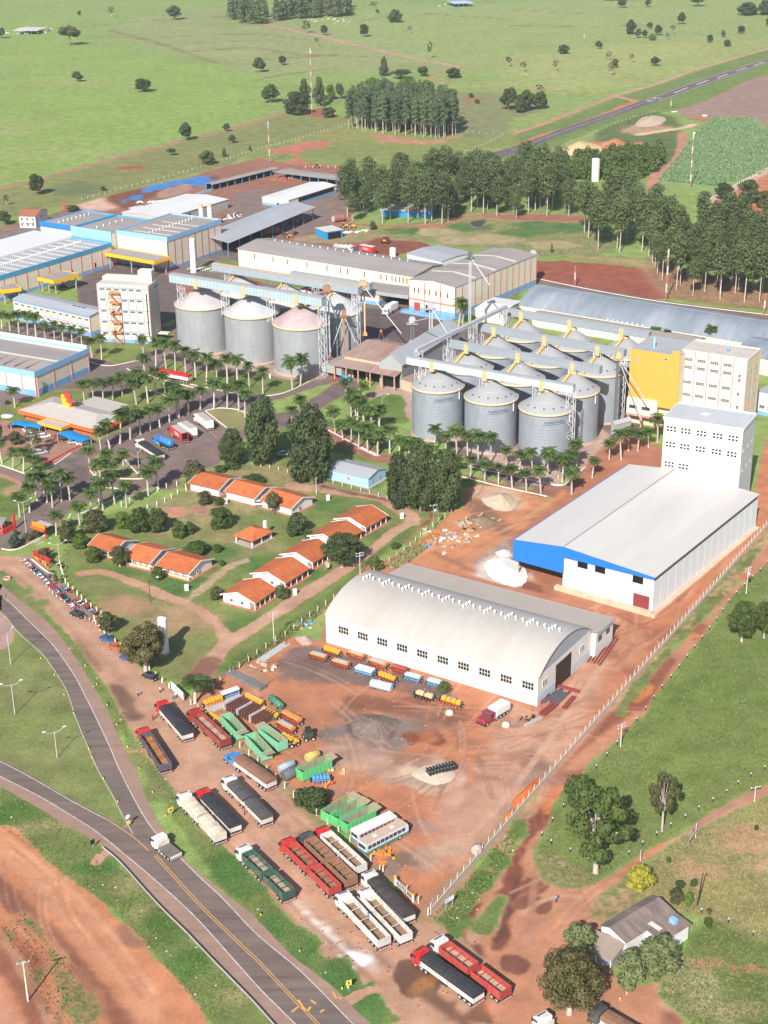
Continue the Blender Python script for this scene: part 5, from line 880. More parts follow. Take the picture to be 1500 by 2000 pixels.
# ================================================================ SILOS, GALLERIES, ELEVATORS, TANKS
def silo_mat(name, base, dirt, amt, zs=1.05):
 return mat(name, base,.5,.09,.35, metal=.2, streak=(1,1,.35), line=(2, zs,.14,.84), dirt=(dirt, amt,.3))
SW_N = silo_mat('silo_steel',(.33,.37,.41),(.235,.26,.29),.7); SW_O = silo_mat('old_silo_steel',(.35,.375,.39),(.27,.26,.255),.8)
def cone_mat(name, col, dirt, amt):
 m = mat(name, col,.55,.10,.4, dirt=(dirt, amt,.2)); return m
CN_N = cone_mat('silo_roof_steel',(.34,.35,.365),(.26,.25,.245),.6); CN_O = cone_mat('old_silo_roof',(.47,.45,.45),(.36,.23,.21),.7); CN_O2 = cone_mat('old_silo_roof_grey',(.45,.47,.49),(.36,.29,.27),.5)
CN_R = cone_mat('old_silo_roof_rust',(.46,.38,.38),(.34,.18,.165),.8)
YRING = mat('yellow_eave_ring',(.62,.50,.32),.7,.15,1., dirt=((.42,.3,.18),.6,1.)); YCAP = mat('yellow_silo_cap',(.56,.41,.21),.7,.15,1.); YSTAIR = mat('yellow_roof_stair',(.66,.41,.12),.6,.1); SEAM = mat('roof_seam_steel',(.35,.36,.37),.5,.05)
BLACKT = mat('black_lettering',(.02,.022,.025),.6,.1); DIRTRING = mat('silo_foot',(.42,.30,.24),.9,.15, dirt=((.35,.17,.1),.5,.5))
def make_silo(r, hw, ha, wall, cone, label, stair=True, hatches=6, name='silo', group=None):
 t = thing(name, label,'silo', group=group)
 MB().lathe([(r,0),(r, hw)],56).obj('wall', wall, t)
 MB().lathe([(r + .5,0),(r + .45,.5),(r,.6)],40).obj('foot_ring', DIRTRING, t)
 n = 48; mb = MB(); prof = [(r + .12, hw - .05),(r * .55, hw + (ha - hw) * .47),(.9, ha - .35)]
 mb.lathe(prof, n)
 for k in range(n):                         # raised radial ribs
  a = 2 * math.pi * k / n; c, s_ = math.cos(a), math.sin(a); mb.beam(((r + .1) * c,(r + .1) * s_, hw + .02),(1.0 * c,1.0 * s_, ha - .3),.06)
 mb.obj('roof', cone, t)
 MB().lathe([(r + .1, hw - .5),(r + .32, hw - .5),(r + .32, hw + .12),(r + .1, hw + .16)],56).obj('eave_ring', YRING, t)
 q = .53; MB().lathe([(r * q + .25, hw + (ha - hw) * (1 - q) - .1),(r * q + .1, hw + (ha - hw) * (1 - q) + .16)],48).obj('roof_hoop', SEAM, t)
 MB().lathe([(1.05, ha - .6),(1.25, ha - .5),(1.25, ha + .2),(.8, ha + .3),(.8, ha + 1.0),(.01, ha + 1.05)],20).obj('cap', YCAP, t)
 if stair:
  mb = MB(); a = math.radians(222); c, s_ = math.cos(a), math.sin(a); p0 = Vector(((r + .2) * c,(r + .2) * s_, hw + .25)); p1 = Vector((1.2 * c,1.2 * s_, ha + .1)); w = Vector((-s_, c,0)) * .38
  mb.add([p0 + w, p0 - w, p1 - w, p1 + w, p0 + w + Vector((0,0,.5)), p0 - w + Vector((0,0,.5)), p1 - w + Vector((0,0,.5)), p1 + w + Vector((0,0,.5))],[(0,1,5,4),(1,2,6,5),(2,3,7,6),(3,0,4,7),(4,5,6,7)]); mb.obj('roof_stair', YSTAIR, t)
 for k in range(hatches):
  a = math.radians(205 + 130 * k / max(1, hatches - 1)); d = r * .78; z = hw + (ha - hw) * .21 + .12; MB().box(-.28,.28,-.22,.22,0,.28).obj('hatch', STEELD, t,(d * math.cos(a), d * math.sin(a), z), a)
 mb = MB(); a = math.radians(-40); x, y = (r + .18) * math.cos(a),(r + .18) * math.sin(a); mb.box(x - .12, x + .12, y - .12, y + .12, hw - 3.2, hw + .4).obj('drop_pipe', WHITEM, t)
 return t
SR, SH, SA = 8.35,16.5,21.9
names = {(0,0): 'front-row grey silo nearest the palms, left of three with lettering',(0,1): 'front-row grey silo with lettering, middle of three',(0,2): 'front-row grey silo with lettering beside the white hangar roof',
    (1,0): 'second-row grey silo with yellow roof stair, left of three',(1,1): 'second-row grey silo with yellow roof stair, middle of three',(1,2): 'second-row grey silo showing a tall dark-shaded wall',
    (2,0): 'third-row grey silo behind two galleries, left of three',(2,1): 'third-row grey silo between two galleries, middle of three',(2,2): 'third-row grey silo beside the orange mill elevator',
    (3,0): 'back-row grey silo at the cross conveyor, left of three',(3,1): 'back-row grey silo in front of the bluish barrel roof',(3,2): 'back-row grey silo partly behind the orange mill wing'}
apx = [[(855.5,719.5),(960,741),(1068.3,761)],[(914,685),(1014,706),(1120,727)],[(968,654.5),(1070,672),(1173,690)],[(1022,625),(1120,642),(1222,658)]]
sp0 = None; SILO = {}
for i in range(4):
 for j in range(3):
  c = at(apx[i][j], SA)
  if sp0 is None: sp0 = make_silo(SR, SH, SA, SW_N, CN_N,'', True,6,'silo','twelve grey steel silos of the right group'); o = sp0; o.location = (c.x, c.y,0); o['label'] = names[(0,0)]
  else: o = dup(sp0,(c.x, c.y,0),0, names[(i, j)])
  SILO[(i, j)] = o
lm = text_mesh('KeplerWeber',1.15, BLACKT,.0,.25)
for v in lm.vertices:                          # wrap the lettering round the wall
 a = math.radians(-78) + v.co.x / SR; rr = SR + .04; v.co = Vector((rr * math.cos(a), rr * math.sin(a), v.co.y + SH - 2.3 + .04 * v.co.x))
for j in range(3):
 for ch in list(SILO[(0, j)].children):
  if ch.name.startswith('roof_stair'): bpy.data.objects.remove(ch)
 l_ = link('lettering', lm, SILO[(0, j)]); mb = MB(); q = []
 for k in range(13): a = math.radians(-78) + (-3.6 + 7.2 * k / 12) / SR; q.append(((SR + .04) * math.cos(a),(SR + .04) * math.sin(a), SH - 3.15 + .04 * (-3.6 + .6 * k)))
 mb.add(q + [(x, y, z + .12) for x, y, z in q],[(k, k + 1, k + 14, k + 13) for k in range(12)]).obj('lettering_line', BLACKT, SILO[(0, j)])
LR, LH, LA = 10.3,17.8,24.1
ln = ['old silo with whitish roof beside the cream tower block','old silo with grey roof, middle of the front pair-row','old silo with pinkish rusty roof and two palms in front']
lb_ = ['old silo behind the gallery, left of the back three','old silo behind the gallery, middle of the back three','old silo beside the tall steel elevator legs, back right']
for i, row in enumerate((((393,559),(490,575),(587,595)),((464.7,536.7),(556.7,554),(654,571.3)))):
 for j, p in enumerate(row):
  c = at(p, LA); o = make_silo(LR, LH, LA, SW_O,(CN_O, CN_O2, CN_R)[j] if i == 0 else (CN_O, CN_O, CN_O2)[j],(ln if i == 0 else lb_)[j], i == 1,0,'silo','six old steel silos of the left group'); o.location = (c.x, c.y,0)
def lattice(name, parent, x, y, z0, z1, w=1.2, d=1.2, m=None, step=2.2, r=.09):
 mb = MB(); n = max(1, int((z1 - z0) / step)); C4 = [(x - w / 2, y - d / 2),(x + w / 2, y - d / 2),(x + w / 2, y + d / 2),(x - w / 2, y + d / 2)]
 for (a, b_) in C4: mb.beam((a, b_, z0),(a, b_, z1), r * 1.5)
 for k in range(n):
  za, zb = z0 + (z1 - z0) * k / n, z0 + (z1 - z0) * (k + 1) / n
  for q in range(4):
   p, s_ = C4[q], C4[(q + 1) % 4]
   if (k + q) % 2: p, s_ = s_, p
   mb.beam((*p, za),(*s_, zb), r)
  if k % 2: mb.beam((*C4[0], zb),(*C4[1], zb), r); mb.beam((*C4[2], zb),(*C4[3], zb), r)
 return mb.obj(name, m or LATT, parent)
def gallery(label, a, b_, zb, h, w, supports, m, zt=None, m2=None, g=None, splice=()):
 A_, B_ = at(a, zb + h), at(b_,(zt or zb) + h); u = B_ - A_; L_ = math.hypot(u.x, u.y); rz = math.atan2(u.y, u.x); dz = (zt or zb) - zb
 t = thing('conveyor_gallery', label,'conveyor',(A_.x, A_.y,0), rz, g)
 def z(x): return zb + dz * x / L_
 mb = MB(); v = []
 for x in (0, L_):
  for y in (-w / 2, w / 2):
   for zz in (0, h): v.append((x, y, z(x) + zz))
 mb.add(v,[(0,1,3,2),(4,6,7,5),(0,4,5,1),(2,3,7,6),(0,2,6,4)]).obj('cladding', m, t)
 MB().add([(x, y, z(x) + h + (.18 if abs(y) < .1 else .02)) for x in (-.15, L_ + .15) for y in (-w / 2 - .12,0, w / 2 + .12)],[(0,3,4,1),(1,4,5,2)]).obj('roof', m2 or GALG, t)
 for s_ in splice: MB().box(L_ * s_ - .8, L_ * s_ + .8,-w / 2 - .04, w / 2 + .04, zb - 1.0, zb + h + .05).obj('drop_chute', YCAP, t)
 for x, z0 in supports: lattice('support_tower', t, L_ * x,0, z0, z(L_ * x),2.4,1.6)
 return t, L_
for lb, a, b_, s_, sp in (('front white-blue conveyor gallery over the lettered silos','g602,838','h365,757',(.1,.475,.79,.985),(.16,.485,.82)),('second conveyor gallery from the front over the right silos','g868,728','h522,648',(.02,.48,.83),(.135,.48,.83)),
        ('third conveyor gallery from the front over the right silos','g1062,617','h664,550',(.02,.48,.83,.985),(.13,.48,.83)),('back conveyor gallery over the rearmost right silos','g1245,517','h810,445',(.02,.48,.8),(.13,.47,.82))):
 gallery(lb, a, b_,23.,2.3,2.2,[(q,0) for q in s_], GALL if 'front white' in lb else mat('gallery_cladding_grey',(.27,.31,.34),.5,.08,.4), g=None, splice=sp)
gallery('white sloping cross conveyor at the left ends of four galleries','g655,790','g1255,500',26.5,1.1,1.2,[(.03,0),(.33,0),(.62,0),(.97,0)], mat('cross_conveyor_cladding',(.5,.5,.53),.5,.1,.4, line=(0,.9,.25,.6)),27.5, mat('cross_conveyor_roof',(.42,.42,.46),.5,.1))
gallery('blue-grey ribbed conveyor gallery over the old left silos','d1255,615','e1135,790',26.4,3.0,3.2,[(.06,0),(.36,17),(.66,17),(.985,0)], mat('gallery_cladding_blue',(.36,.45,.49),.55,.1,.4, line=(0,1.5,.15,.75)), splice=(.18,.5,.84))
gallery('plain grey conveyor gallery behind the old left silos','e328,540','e1400,715',25.4,2.6,2.8,[(.1,0),(.5,17),(.97,0)], mat('gallery_cladding_plain',(.30,.35,.39),.55,.1,.4), m2=mat('tan_gallery_roof',(.5,.4,.3),.7,.1))
gallery('low grey gallery from silos to the loading canopy','e900,600','e1480,690',8,2.6,2.6,[(.3,0),(.8,0)], mat('gallery_cladding_plain',(.30,.35,.39),.55,.1,.4))
def elevator(label, base, z0, z1, cols=2, m=None, head=RUSTM, spouts=(), w=.55, gap=1.1, lat=True):
 p = at(base, z0); t = thing('bucket_elevator', label,'elevator',(p.x, p.y, z0)); H_ = z1 - z0
 for k in range(cols): MB().box(-w / 2, w / 2,-w / 2, w / 2,0, H_).obj('leg_casing', m or STEEL, t,((k - (cols - 1) / 2) * gap,0,0))
 hw_ = gap * cols / 2 + .3; MB().box(-hw_, hw_,-.5,.5,0,.9).box(-hw_ * .8, hw_ * .8,-.42,.42,.9,1.4).obj('boot', head, t); MB().prism([(-hw_, H_ - .6),(-hw_, H_ + .9),(-hw_ * .5, H_ + 1.7),(hw_ * .5, H_ + 1.7),(hw_, H_ + .9),(hw_, H_ - .6)],-.6,.6,0,'y').obj('head', head, t)
 MB().box(-hw_ - .8, hw_ + .8,-1.1,1.1, H_ - 1.0, H_ - .85).obj('platform', head, t)
 for s_ in spouts: MB().tube([(0,0, H_ - .2), s_],.2,8).obj('spout', STEEL, t)
 return t
elevator('tall twin-leg steel elevator at the right edge of rusty-roofed silo','e1170,1240',4.8,30.5,2, mat('bluish_elevator_steel',(.38,.43,.5),.5,.1), RUSTM,[(-6,7,22),(3,4,14)])
elevator('tan twin-leg elevator rising through the rust-roofed shed','e1425,1070',8,27.5,2, mat('tan_elevator',(.6,.42,.27),.7,.15), mat('tan_elevator_head',(.55,.33,.17),.7,.2),[(14,-8,3)])
elevator('slim rusty elevator beside the brick-red dryer','e1290,1300',0,20,1, RUSTM, RUSTM,[(-6,-3,4),(4,-2,10)])
elevator('dark twin-leg elevator in front of the back right old silo','e1255,1190',0,20,2, STEELD, STEELD,[])
elevator('tall grey elevator tower at the cross conveyor','g1012,742',0,33.5,2, STEEL, STEELD,[(7,-7,24)],.42,.62)
elevator('grey elevator head on the grey gabled shed','g632,755',9.5,18,2, STEELD, STEEL,[(5,-9,12)],.5,.9)
elevator('second grey elevator on right slope of the grey gabled shed','g755,835',0,19,2, STEEL, STEEL,[(6,-5,10)],.5,.9)
elevator('dark elevator tower between silos and the orange mill','h600,1040',0,26,1, STEELD, YCAP,[(8,-2,5),(9,-3,12)],.8,1.0)
elevator('grey elevator behind the bluish barrel warehouse end','h120,160',0,13,2, STEEL, STEEL,[(-5,-6,2)])
t = thing('grain_dryer','brick-red grain dryer with tan cowl beside old silos','dryer',(*at('e1310,1170').xy,0),-.5); MB().box(-2.6,2.6,-2.2,2.2,0,12).obj('body', mat('dryer_brick',(.45,.26,.2),.85,.18,.6), t); MB().lathe([(1.6,12),(2.6,12.6),(2.6,13.4),(1.8,14),(2.4,14.4),(.9,15.6),(.01,15.8)],16).obj('cowl', mat('tan_elevator_head',(.55,.33,.17),.7,.2), t); MB().box(-2.7,2.7,-2.3,-2.22,10.4,11.6).obj('sign_band', WHITEM, t)
p = at('g425,720',9.3); t = thing('vent_tripod','small rusty tripod vent on the rust-roofed shed','vent', p)
for k in range(4): a = math.pi / 2 * k + .7; MB().beam((1.3 * math.cos(a),1.3 * math.sin(a),-.2),(.3 * math.cos(a),.3 * math.sin(a),2.4),.1).obj('leg', RUSTM, t)
MB().lathe([(.3,2.2),(.6,2.5),(.6,3.1),(.01,3.5)],10).obj('hopper', RUSTM, t)
def tank(name, label, base, h, r, m, top=None, cap=None, cat='tank', n=20):
 p = at(base); t = thing(name, label, cat,(p.x, p.y,0)); MB().lathe([(r,0),(r, h)], n).obj('shell', m, t); MB().lathe([(r, h),(r * .9, h + .4),(.01, h + .6)], n).obj('dome', top or m, t); MB().lathe([(r + .25,0),(r + .25,.35),(r,.36)], n).obj('footing', CONCM, t)
 if cap: MB().lathe([(r + .05, h - .8),(r + .05, h + .45),(.01, h + .62)], n).obj('cap_band', cap, t)
 return t
WT = mat('tank_white',(.76,.76,.75),.6,.04,.3, dirt=((.6,.5,.4),.25,.4))
tank('storage_tank','tall slim white tank beside the pipe rack','e182,608',15.2,1.35, WT)
tank('storage_tank','tall white yellow-topped column, left of two','e240,255',9.5,1.2, WT, None, YCAP); tank('storage_tank','tall white yellow-topped column, right of two','e305,282',11.6,1.2, WT, None, YCAP)
tank('water_tower','white water tower with yellow stripe among trees','c485,1062',12.4,2.0, WT, None, None,'water tower'); p = at('c495,1062'); MB().box(-.15,.15,-1.2,1.2,0,12.6).obj('yellow_stripe', YCAP, bpy.data.objects['water_tower'],(2.0,0,0))
t = tank('water_tower','white faceted water tower behind the big dark roadside tree','m1205,1030',9.0,1.15, WT, None, None,'water tower',8)
tank('storage_tank','short white tank behind the long cream warehouse','g502,178',4,1.5, WT); t = thing('pipe_rack','tangle of white pipes beside the slim white tank','pipe rack',(*at('e260,600').xy,0),-.4)
for k in range(12): MB().tube([(k * 1.3 - 6,0,0),(k * 1.3 - 6,0,1.6 + k % 3 * .4),(k * 1.3 - 6,-5,1.6 + k % 3 * .4)],.14,6).obj('pipe', WHITEM, t)
for nm_, q_, ln_, rr_, az in (('rusty-brown wide steel pipe lying by the open shed','e745,330',8.5,2.2,.6),('rusty-brown wide steel pipe lying beside the eucalyptus','b480,1300',5.5,2.0,.5)):
 p = at(q_); t = thing('steel_pipe', nm_,'pipe',(p.x, p.y, rr_), az); MB().tube([(-ln_ / 2,0,0),(ln_ / 2,0,0)], rr_,20,0, False).obj('shell', mat('brown_pipe',(.26,.12,.1),.7,.15), t); MB().tube([(-ln_ / 2 + .02,0,0),(ln_ / 2 - .02,0,0)], rr_ * .93,20,0, False).obj('lining', CONCM, t); MB().tube([(-ln_ / 2 + .3,0,0),(-ln_ / 2 + .4,0,0)], rr_ * .9,20).obj('end_plug', mat('pipe_inside_pale',(.5,.42,.33),.9), t)
def heap(name, label, poly, h, m, cat='heap', seed=1, pad=(0,0)):
 P = smooth_pl(pts(poly),5, True); c = sum(P, Vector()) / len(P); rg = random.Random(seed); mb = MB(); n = len(P); rings = 9; v = []
 for k in range(rings + 1):
  f = 1 - k / rings
  for i, q in enumerate(P):
   d = q - c; w = 1 + .12 * math.sin(i * 1.9 + k * .8) * (f * (1 - f) * 4); s_ = 1 - f; z = h * (.6 * s_ * s_ * (3 - 2 * s_) + .4 * s_) * (1 + .2 * math.sin(i * .35 + seed + k * .5) * s_ * f * 3) + (rg.uniform(-.05,.05) * h if 0 < k < rings else 0)
   v.append((d.x * f * w, d.y * f * w, max(z,0) - (.05 if k == 0 else 0)))
 f_ = []
 for k in range(rings):
  for i in range(n): f_.append((k * n + i, k * n + (i + 1) % n,(k + 1) * n + (i + 1) % n,(k + 1) * n + i))
 mb.add(v, f_,0, True); o = mb.obj(name, m, None,(c.x, c.y,0)); return tag(o, label, cat)
def hm(nm, col, var=.14, bump=.6): return mat(nm, col,.95, var,1.2, bump=bump, dirt=((col[0] * .7, col[1] * .62, col[2] * .55),.5,.4))
heap('lime_heap','big white powder heap beside the blue hangar canopy','k915,960 k960,905 k1040,890 k1120,905 k1200,950 k1245,1010 k1235,1080 k1170,1115 k1060,1095 k960,1040',1.0, hm('white_lime',(.80,.77,.72),.05,.3))
heap('sand_heap','pale sand heap beside the palm lane','k890,465 k960,430 k1040,420 k1100,425 k1160,470 k1150,540 k1060,560 k960,530',1.8, hm('pale_sand',(.56,.43,.31)))
heap('lime_heap','small white powder heap next to hangar wall','k1000,860 k1050,840 k1105,840 k1105,885 k1040,890',.9, hm('white_lime',(.80,.77,.72),.05,.3))
heap('gravel_heap','grey-brown gravel heap in the middle of the yard','o475,1160 o520,1110 o620,1100 o720,1110 o800,1150 o820,1190 o760,1250 o700,1290 o600,1300 o500,1270 o470,1210',1.5, hm('grey_gravel',(.21,.155,.13),.3,1.))
heap('sand_heap','golden sand heap beyond the palm-like thicket','c220,925 c290,870 c400,840 c500,845 c540,880 c450,900 c330,915',5, hm('golden_sand',(.62,.45,.24))); heap('earth_heap','orange earth heap beyond the thicket','c490,850 c560,825 c640,825 c690,850 c670,875 c560,880',4, hm('orange_earth',(.46,.19,.10)))
heap('sand_heap','pale dumped sand beside the runway','c720,735 c760,690 c830,675 c900,690 c880,725 c790,745',2.5, hm('grey_sand',(.5,.38,.29))); heap('soil_heap','light ash heap in rubbish yard','k720,640 k760,620 k800,640 k790,670 k740,670',.9, hm('ash',(.4,.33,.28)))
heap('chalk_heap','whitish spoil around the seeder in the yard','f800,1512 f840,1492 f880,1500 f890,1520 f850,1535',.5, hm('chalk_spoil',(.58,.48,.38)))
BRK = hm('orange_bricks',(.62,.15,.04)); heap('brick_heap','long orange brick stack along the concrete wall','f1000,1565 f1050,1517 f1058,1520 f1055,1535 f1012,1580 f1003,1578',1.1, BRK); heap('brick_heap','short orange brick pile at the wall, lower end','f984,1598 f1000,1580 f1008,1584 f1000,1597 f990,1603',.8, BRK)
heap('rubble_heap','pale rubble pile near the hangar corner','n920,1110 n960,1090 n1040,1100 n1050,1150 n980,1165',1.0, hm('rubble',(.44,.32,.26),.25,1.));
heap('timber_heap','grey heap of timber beside the white tower tank','c570,1110 c620,1075 c720,1090 c775,1120 c720,1150 c620,1140',3, hm('grey_timber',(.36,.30,.26),.3,1.)); heap('brush_heap','dry brush heap in the rubbish yard','k790,620 k870,585 k980,600 k1020,640 k920,680 k820,660',1.3, hm('dry_brush',(.25,.18,.11),.35,1.))
# ================================================================ VEHICLES AND FARM MACHINES
def paint(name, col, rough=.35, dirt=.4): return mat(name, col, rough,.05,.8, spec=.5, dirt=((.36,.2,.13), dirt,.9))
PW, PR, PDR, PB, PDK = paint('white_paint',(.74,.74,.73)), paint('red_paint',(.60,.018,.022)), paint('dark_red_paint',(.40,.03,.035)), paint('blue_paint',(.03,.24,.55)), paint('dark_grey_paint',(.06,.065,.075))
PMAR, PGRN, PYEL, PORG = paint('maroon_paint',(.28,.03,.05)), paint('green_paint',(.035,.13,.09)), paint('yellow_paint',(.72,.40,.02)), paint('orange_paint',(.66,.22,.03))
TYRE = mat('tyre_rubber',(.022,.021,.021),.9,.2,2.); RIM = mat('wheel_rim',(.45,.44,.42),.5,.1); CHAS = mat('chassis_black',(.035,.033,.033),.8,.2); LAMPR = mat('tail_lamp_red',(.45,.02,.02),.4); BUMP = mat('bumper_stripe',(.55,.45,.42),.6,.2,3., line=(1,.5,.5,.4))
def tarp(name, c): return mat(name, c,.65,.14,.7, streak=(1,.35,1), line=(0,1.25,.06,.72), dirt=((c[0] * 1.5 + .03, c[1] * 1.4 + .025, c[2] * 1.3 + .02),.4,.6), bump=.5)
TBK, TGR, TBR, TCR = tarp('black_tarpaulin',(.035,.037,.042)), tarp('grey_tarpaulin',(.085,.078,.078)), tarp('brown_tarpaulin',(.23,.12,.08)), tarp('cream_tarpaulin',(.60,.51,.40))
LDO, LDB, LDP = mat('orange_load',(.42,.17,.06),.95,.25,1.5, line=(0,1.3,.12,.6)), mat('brown_truck_floor',(.27,.17,.10),.95,.25,1.5, line=(0,1.3,.12,.6)), mat('pale_plank_floor',(.45,.34,.25),.9,.2,1.5, line=(0,.9,.12,.6))
def sidew(name, c): return mat(name, c,.55,.10,.7, line=(0,1.0,.08,.72), dirt=((.33,.17,.10),.75,.8))
SWH, SRD, SDR, SGN, SBR, SBL = sidew('white_body_side',(.68,.67,.64)), sidew('red_body_side',(.45,.06,.055)), sidew('dark_red_body_side',(.30,.055,.05)), sidew('green_body_side',(.03,.115,.085)), sidew('brown_body_side',(.30,.16,.10)), sidew('navy_body_side',(.085,.08,.12))
def wheel_mesh(r, w, name='wheel'):
 mb = MB(); mb.tube([(0,-w / 2,0),(0, w / 2,0)], r,14,0, True, False)
 for y in (-w / 2 - .015, w / 2 + .015): mb.tube([(0, y - .015,0),(0, y + .015,0)], r * .55,10,1, True, False)
 return mb.mesh(name,[TYRE, RIM])
WH = wheel_mesh(.5,.34); WHC = wheel_mesh(.32,.2)
def cab_parts(t, x1, col, deflect=True, hood=False, low=False):
 """cab whose nose ends at x1; x forward"""
 x0 = x1 - (3.6 if hood else 2.1); w = 1.24; h = 2.5 if hood else (2.75 if low else 3.0)
 if hood:
  MB().prism([(x0,.8),(x0, h - .1),(x0 + .25, h),(x0 + 1.45, h),(x0 + 1.85,1.75),(x1 - .15,1.6),(x1,1.3),(x1,.6),(x0,.6)],-w * .92, w * .92,0,'y').obj('cab', col, t); gx = (x0 + 1.48, h - .12, x0 + 1.84,1.8)
 else:
  MB().prism([(x0,.75),(x0, h - .15),(x0 + .2, h),(x1 - .55, h),(x1 - .25, h - .2),(x1 - .03,1.75),(x1,1.5),(x1,.45),(x1 - .3,.42)],-w, w,0,'y').obj('cab', col, t); gx = (x1 - .27, h - .28, x1 - .045,1.82)
 e = .025; yy = w * .86; MB().add([(gx[0] + e,-yy, gx[1]),(gx[0] + e, yy, gx[1]),(gx[2] + e, yy, gx[3]),(gx[2] + e,-yy, gx[3])],[(0,1,2,3)]).obj('windshield', GLASS, t)
 for s_ in (-1,1):
  y = s_ * (w * (.92 if hood else 1) + .012); xa, xb = (x0 + .45, x0 + 1.4) if hood else (x1 - 1.25, x1 - .3); q = [(xa, y,1.75),(xb, y,1.75),(xb - .1, y, h - .42),(xa, y, h - .42)]; MB().add(q,[(0,1,2,3) if s_ < 0 else (3,2,1,0)]).obj('side_window', GLASS, t)
  MB().box(xb - .02, xb + .12, y + s_ * .02, y + s_ * .3,1.7,2.35).obj('mirror', CHAS, t)
  link('wheel', WH, t,(x1 - (.9 if hood else 1.15), s_ * 1.02,.5))
 MB().box(x1 - .25, x1 + .08,-w, w,.38,.72).obj('bumper', CHAS, t)
 if deflect and not hood:
  MB().prism([(x0 + .1, h),(x0 + .1, h + .32),(x0 + .8, h + .2),(x1 - .75, h)],-w * .8, w * .8,0,'y').obj('roof_deflector', col, t); MB().box(x1 - .95, x1 - .7,-.9,.9, h + .02, h + .09).obj('roof_lamp_bar', CHAS, t)
 return x0
def body_parts(t, x0, x1, kind, m1, m2, bed=1.12, top=2.75, wh=3, hw=1.28):
 p = link('trailer', None, t); W_ = hw
 if kind in ('open','openhigh'):
  e = .09; mb = MB(); mb.box(x0, x1,-W_, W_, bed, bed + .12); mb.box(x0, x1,-W_,-W_ + e, bed + .12, top); mb.box(x0, x1, W_ - e, W_, bed + .12, top); mb.box(x0, x0 + e,-W_ + e, W_ - e, bed + .12, top); mb.box(x1 - e, x1,-W_ + e, W_ - e, bed + .12, top + .12)
  n = max(3, int((x1 - x0) / 1.4))
  for k in range(n + 1):
   x = x0 + (x1 - x0) * k / n; mb.box(max(x0, x - .05), min(x1, x + .05),-W_ - .05,-W_, bed, top); mb.box(max(x0, x - .05), min(x1, x + .05), W_, W_ + .05, bed, top)
  mb.obj('body', m1, p); MB().box(x0 + e + .01, x1 - e - .01,-W_ + e + .01, W_ - e - .01, bed + .121, bed + .42).obj('load', m2, p); mb = MB()
  for k in range(1,4): x = x0 + (x1 - x0) * k / 4; mb.box(x - .04, x + .04,-W_ + e, W_ - e, top - .2, top - .1)
  mb.each('cross_bar', m1, p)
 elif kind == 'tarp':
  MB().box(x0, x1,-W_, W_, bed, top - .55).obj('body', m1, p); n = max(4, int((x1 - x0) / 1.1)); v, f = [],[]; k = 7
  for i in range(n + 1):
   x = x0 - .03 + (x1 - x0 + .06) * i / n; sag = -.07 if i % 2 else .05
   if i in (0, n): sag = -.04
   for y, z in ((-W_ - .04, top - .62),(-W_ - .04, top - .08),(-W_ * .72, top + .14 + sag),(0, top + .26 + sag),(W_ * .72, top + .14 + sag),(W_ + .04, top - .08),(W_ + .04, top - .62)): v.append((x + rng.uniform(-.1,.1) * (0 < i < n), y, z + rng.uniform(-.06,.06) * (z > top - .5)))
  for i in range(n):
   for j in range(k - 1): f.append((i * k + j, i * k + j + 1,(i + 1) * k + j + 1,(i + 1) * k + j))
  f += [tuple(range(k))[::-1], tuple(range(n * k, n * k + k))]; MB().add(v,[q[::-1] for q in f]).obj('tarpaulin', m2, p)
 elif kind == 'box': MB().box(x0, x1,-W_, W_, bed, top).obj('body', m1, p); MB().box(x0 + .02, x1 - .02,-W_ + .02, W_ - .02, top, top + .04).obj('roof_sheet', m2, p); MB().box(x0 - .02, x0,-W_ + .15, W_ - .15, bed + .15, top - .15).obj('rear_door', m1, p)
 elif kind == 'flat': MB().box(x0, x1,-W_, W_, bed, bed + .22).obj('deck', m2, p); MB().box(x0 - .06, x0,-W_, W_, bed - .25, bed + .24).obj('tail_board', m1, p); MB().box(x1 - .12, x1,-W_, W_, bed + .22, bed + 1.1).obj('headboard', m1, p); MB().box(x0, x1,-W_ - .03,-W_, bed, bed + .2).obj('side_rail', PYEL, p)
 elif kind == 'tank':
  MB().tube([(x0,0,2.1),(x0 + .3,0,2.1),(x1 - .3,0,2.1),(x1,0,2.1)],[.7,1.1,1.1,.7],16).obj('body', m1, p)
  for k in range(3): x = x0 + (x1 - x0) * (k + .5) / 3; MB().lathe([(.35,3.1),(.35,3.4),(.01,3.45)],10,(x,0,0)).obj('hatch', m2, p)
 MB().box(x0 + .1, x1 - .1,-.45,.45,.75, bed - .01).obj('chassis', CHAS, p); MB().box(x0 - .1, x0 + .05,-W_, W_,.5,.68).obj('rear_bumper', BUMP, p)
 for s_ in (-1,1):
  MB().box(x0 - .04, x0 + .04, s_ * 1.0 - .2, s_ * 1.0 + .2,.78,.98).obj('tail_lamp', LAMPR, p)
  for k in range(wh): link('wheel', WH, p,(x0 + .9 + 1.18 * k, s_ * 1.05,.5))
  if x1 - x0 > 7: MB().box(x0 + (x1 - x0) * .5, x0 + (x1 - x0) * .62, s_ * 1.15 - .1, s_ * 1.15 + .1,.55,1.0).obj('side_box', CHAS, p)
 return p
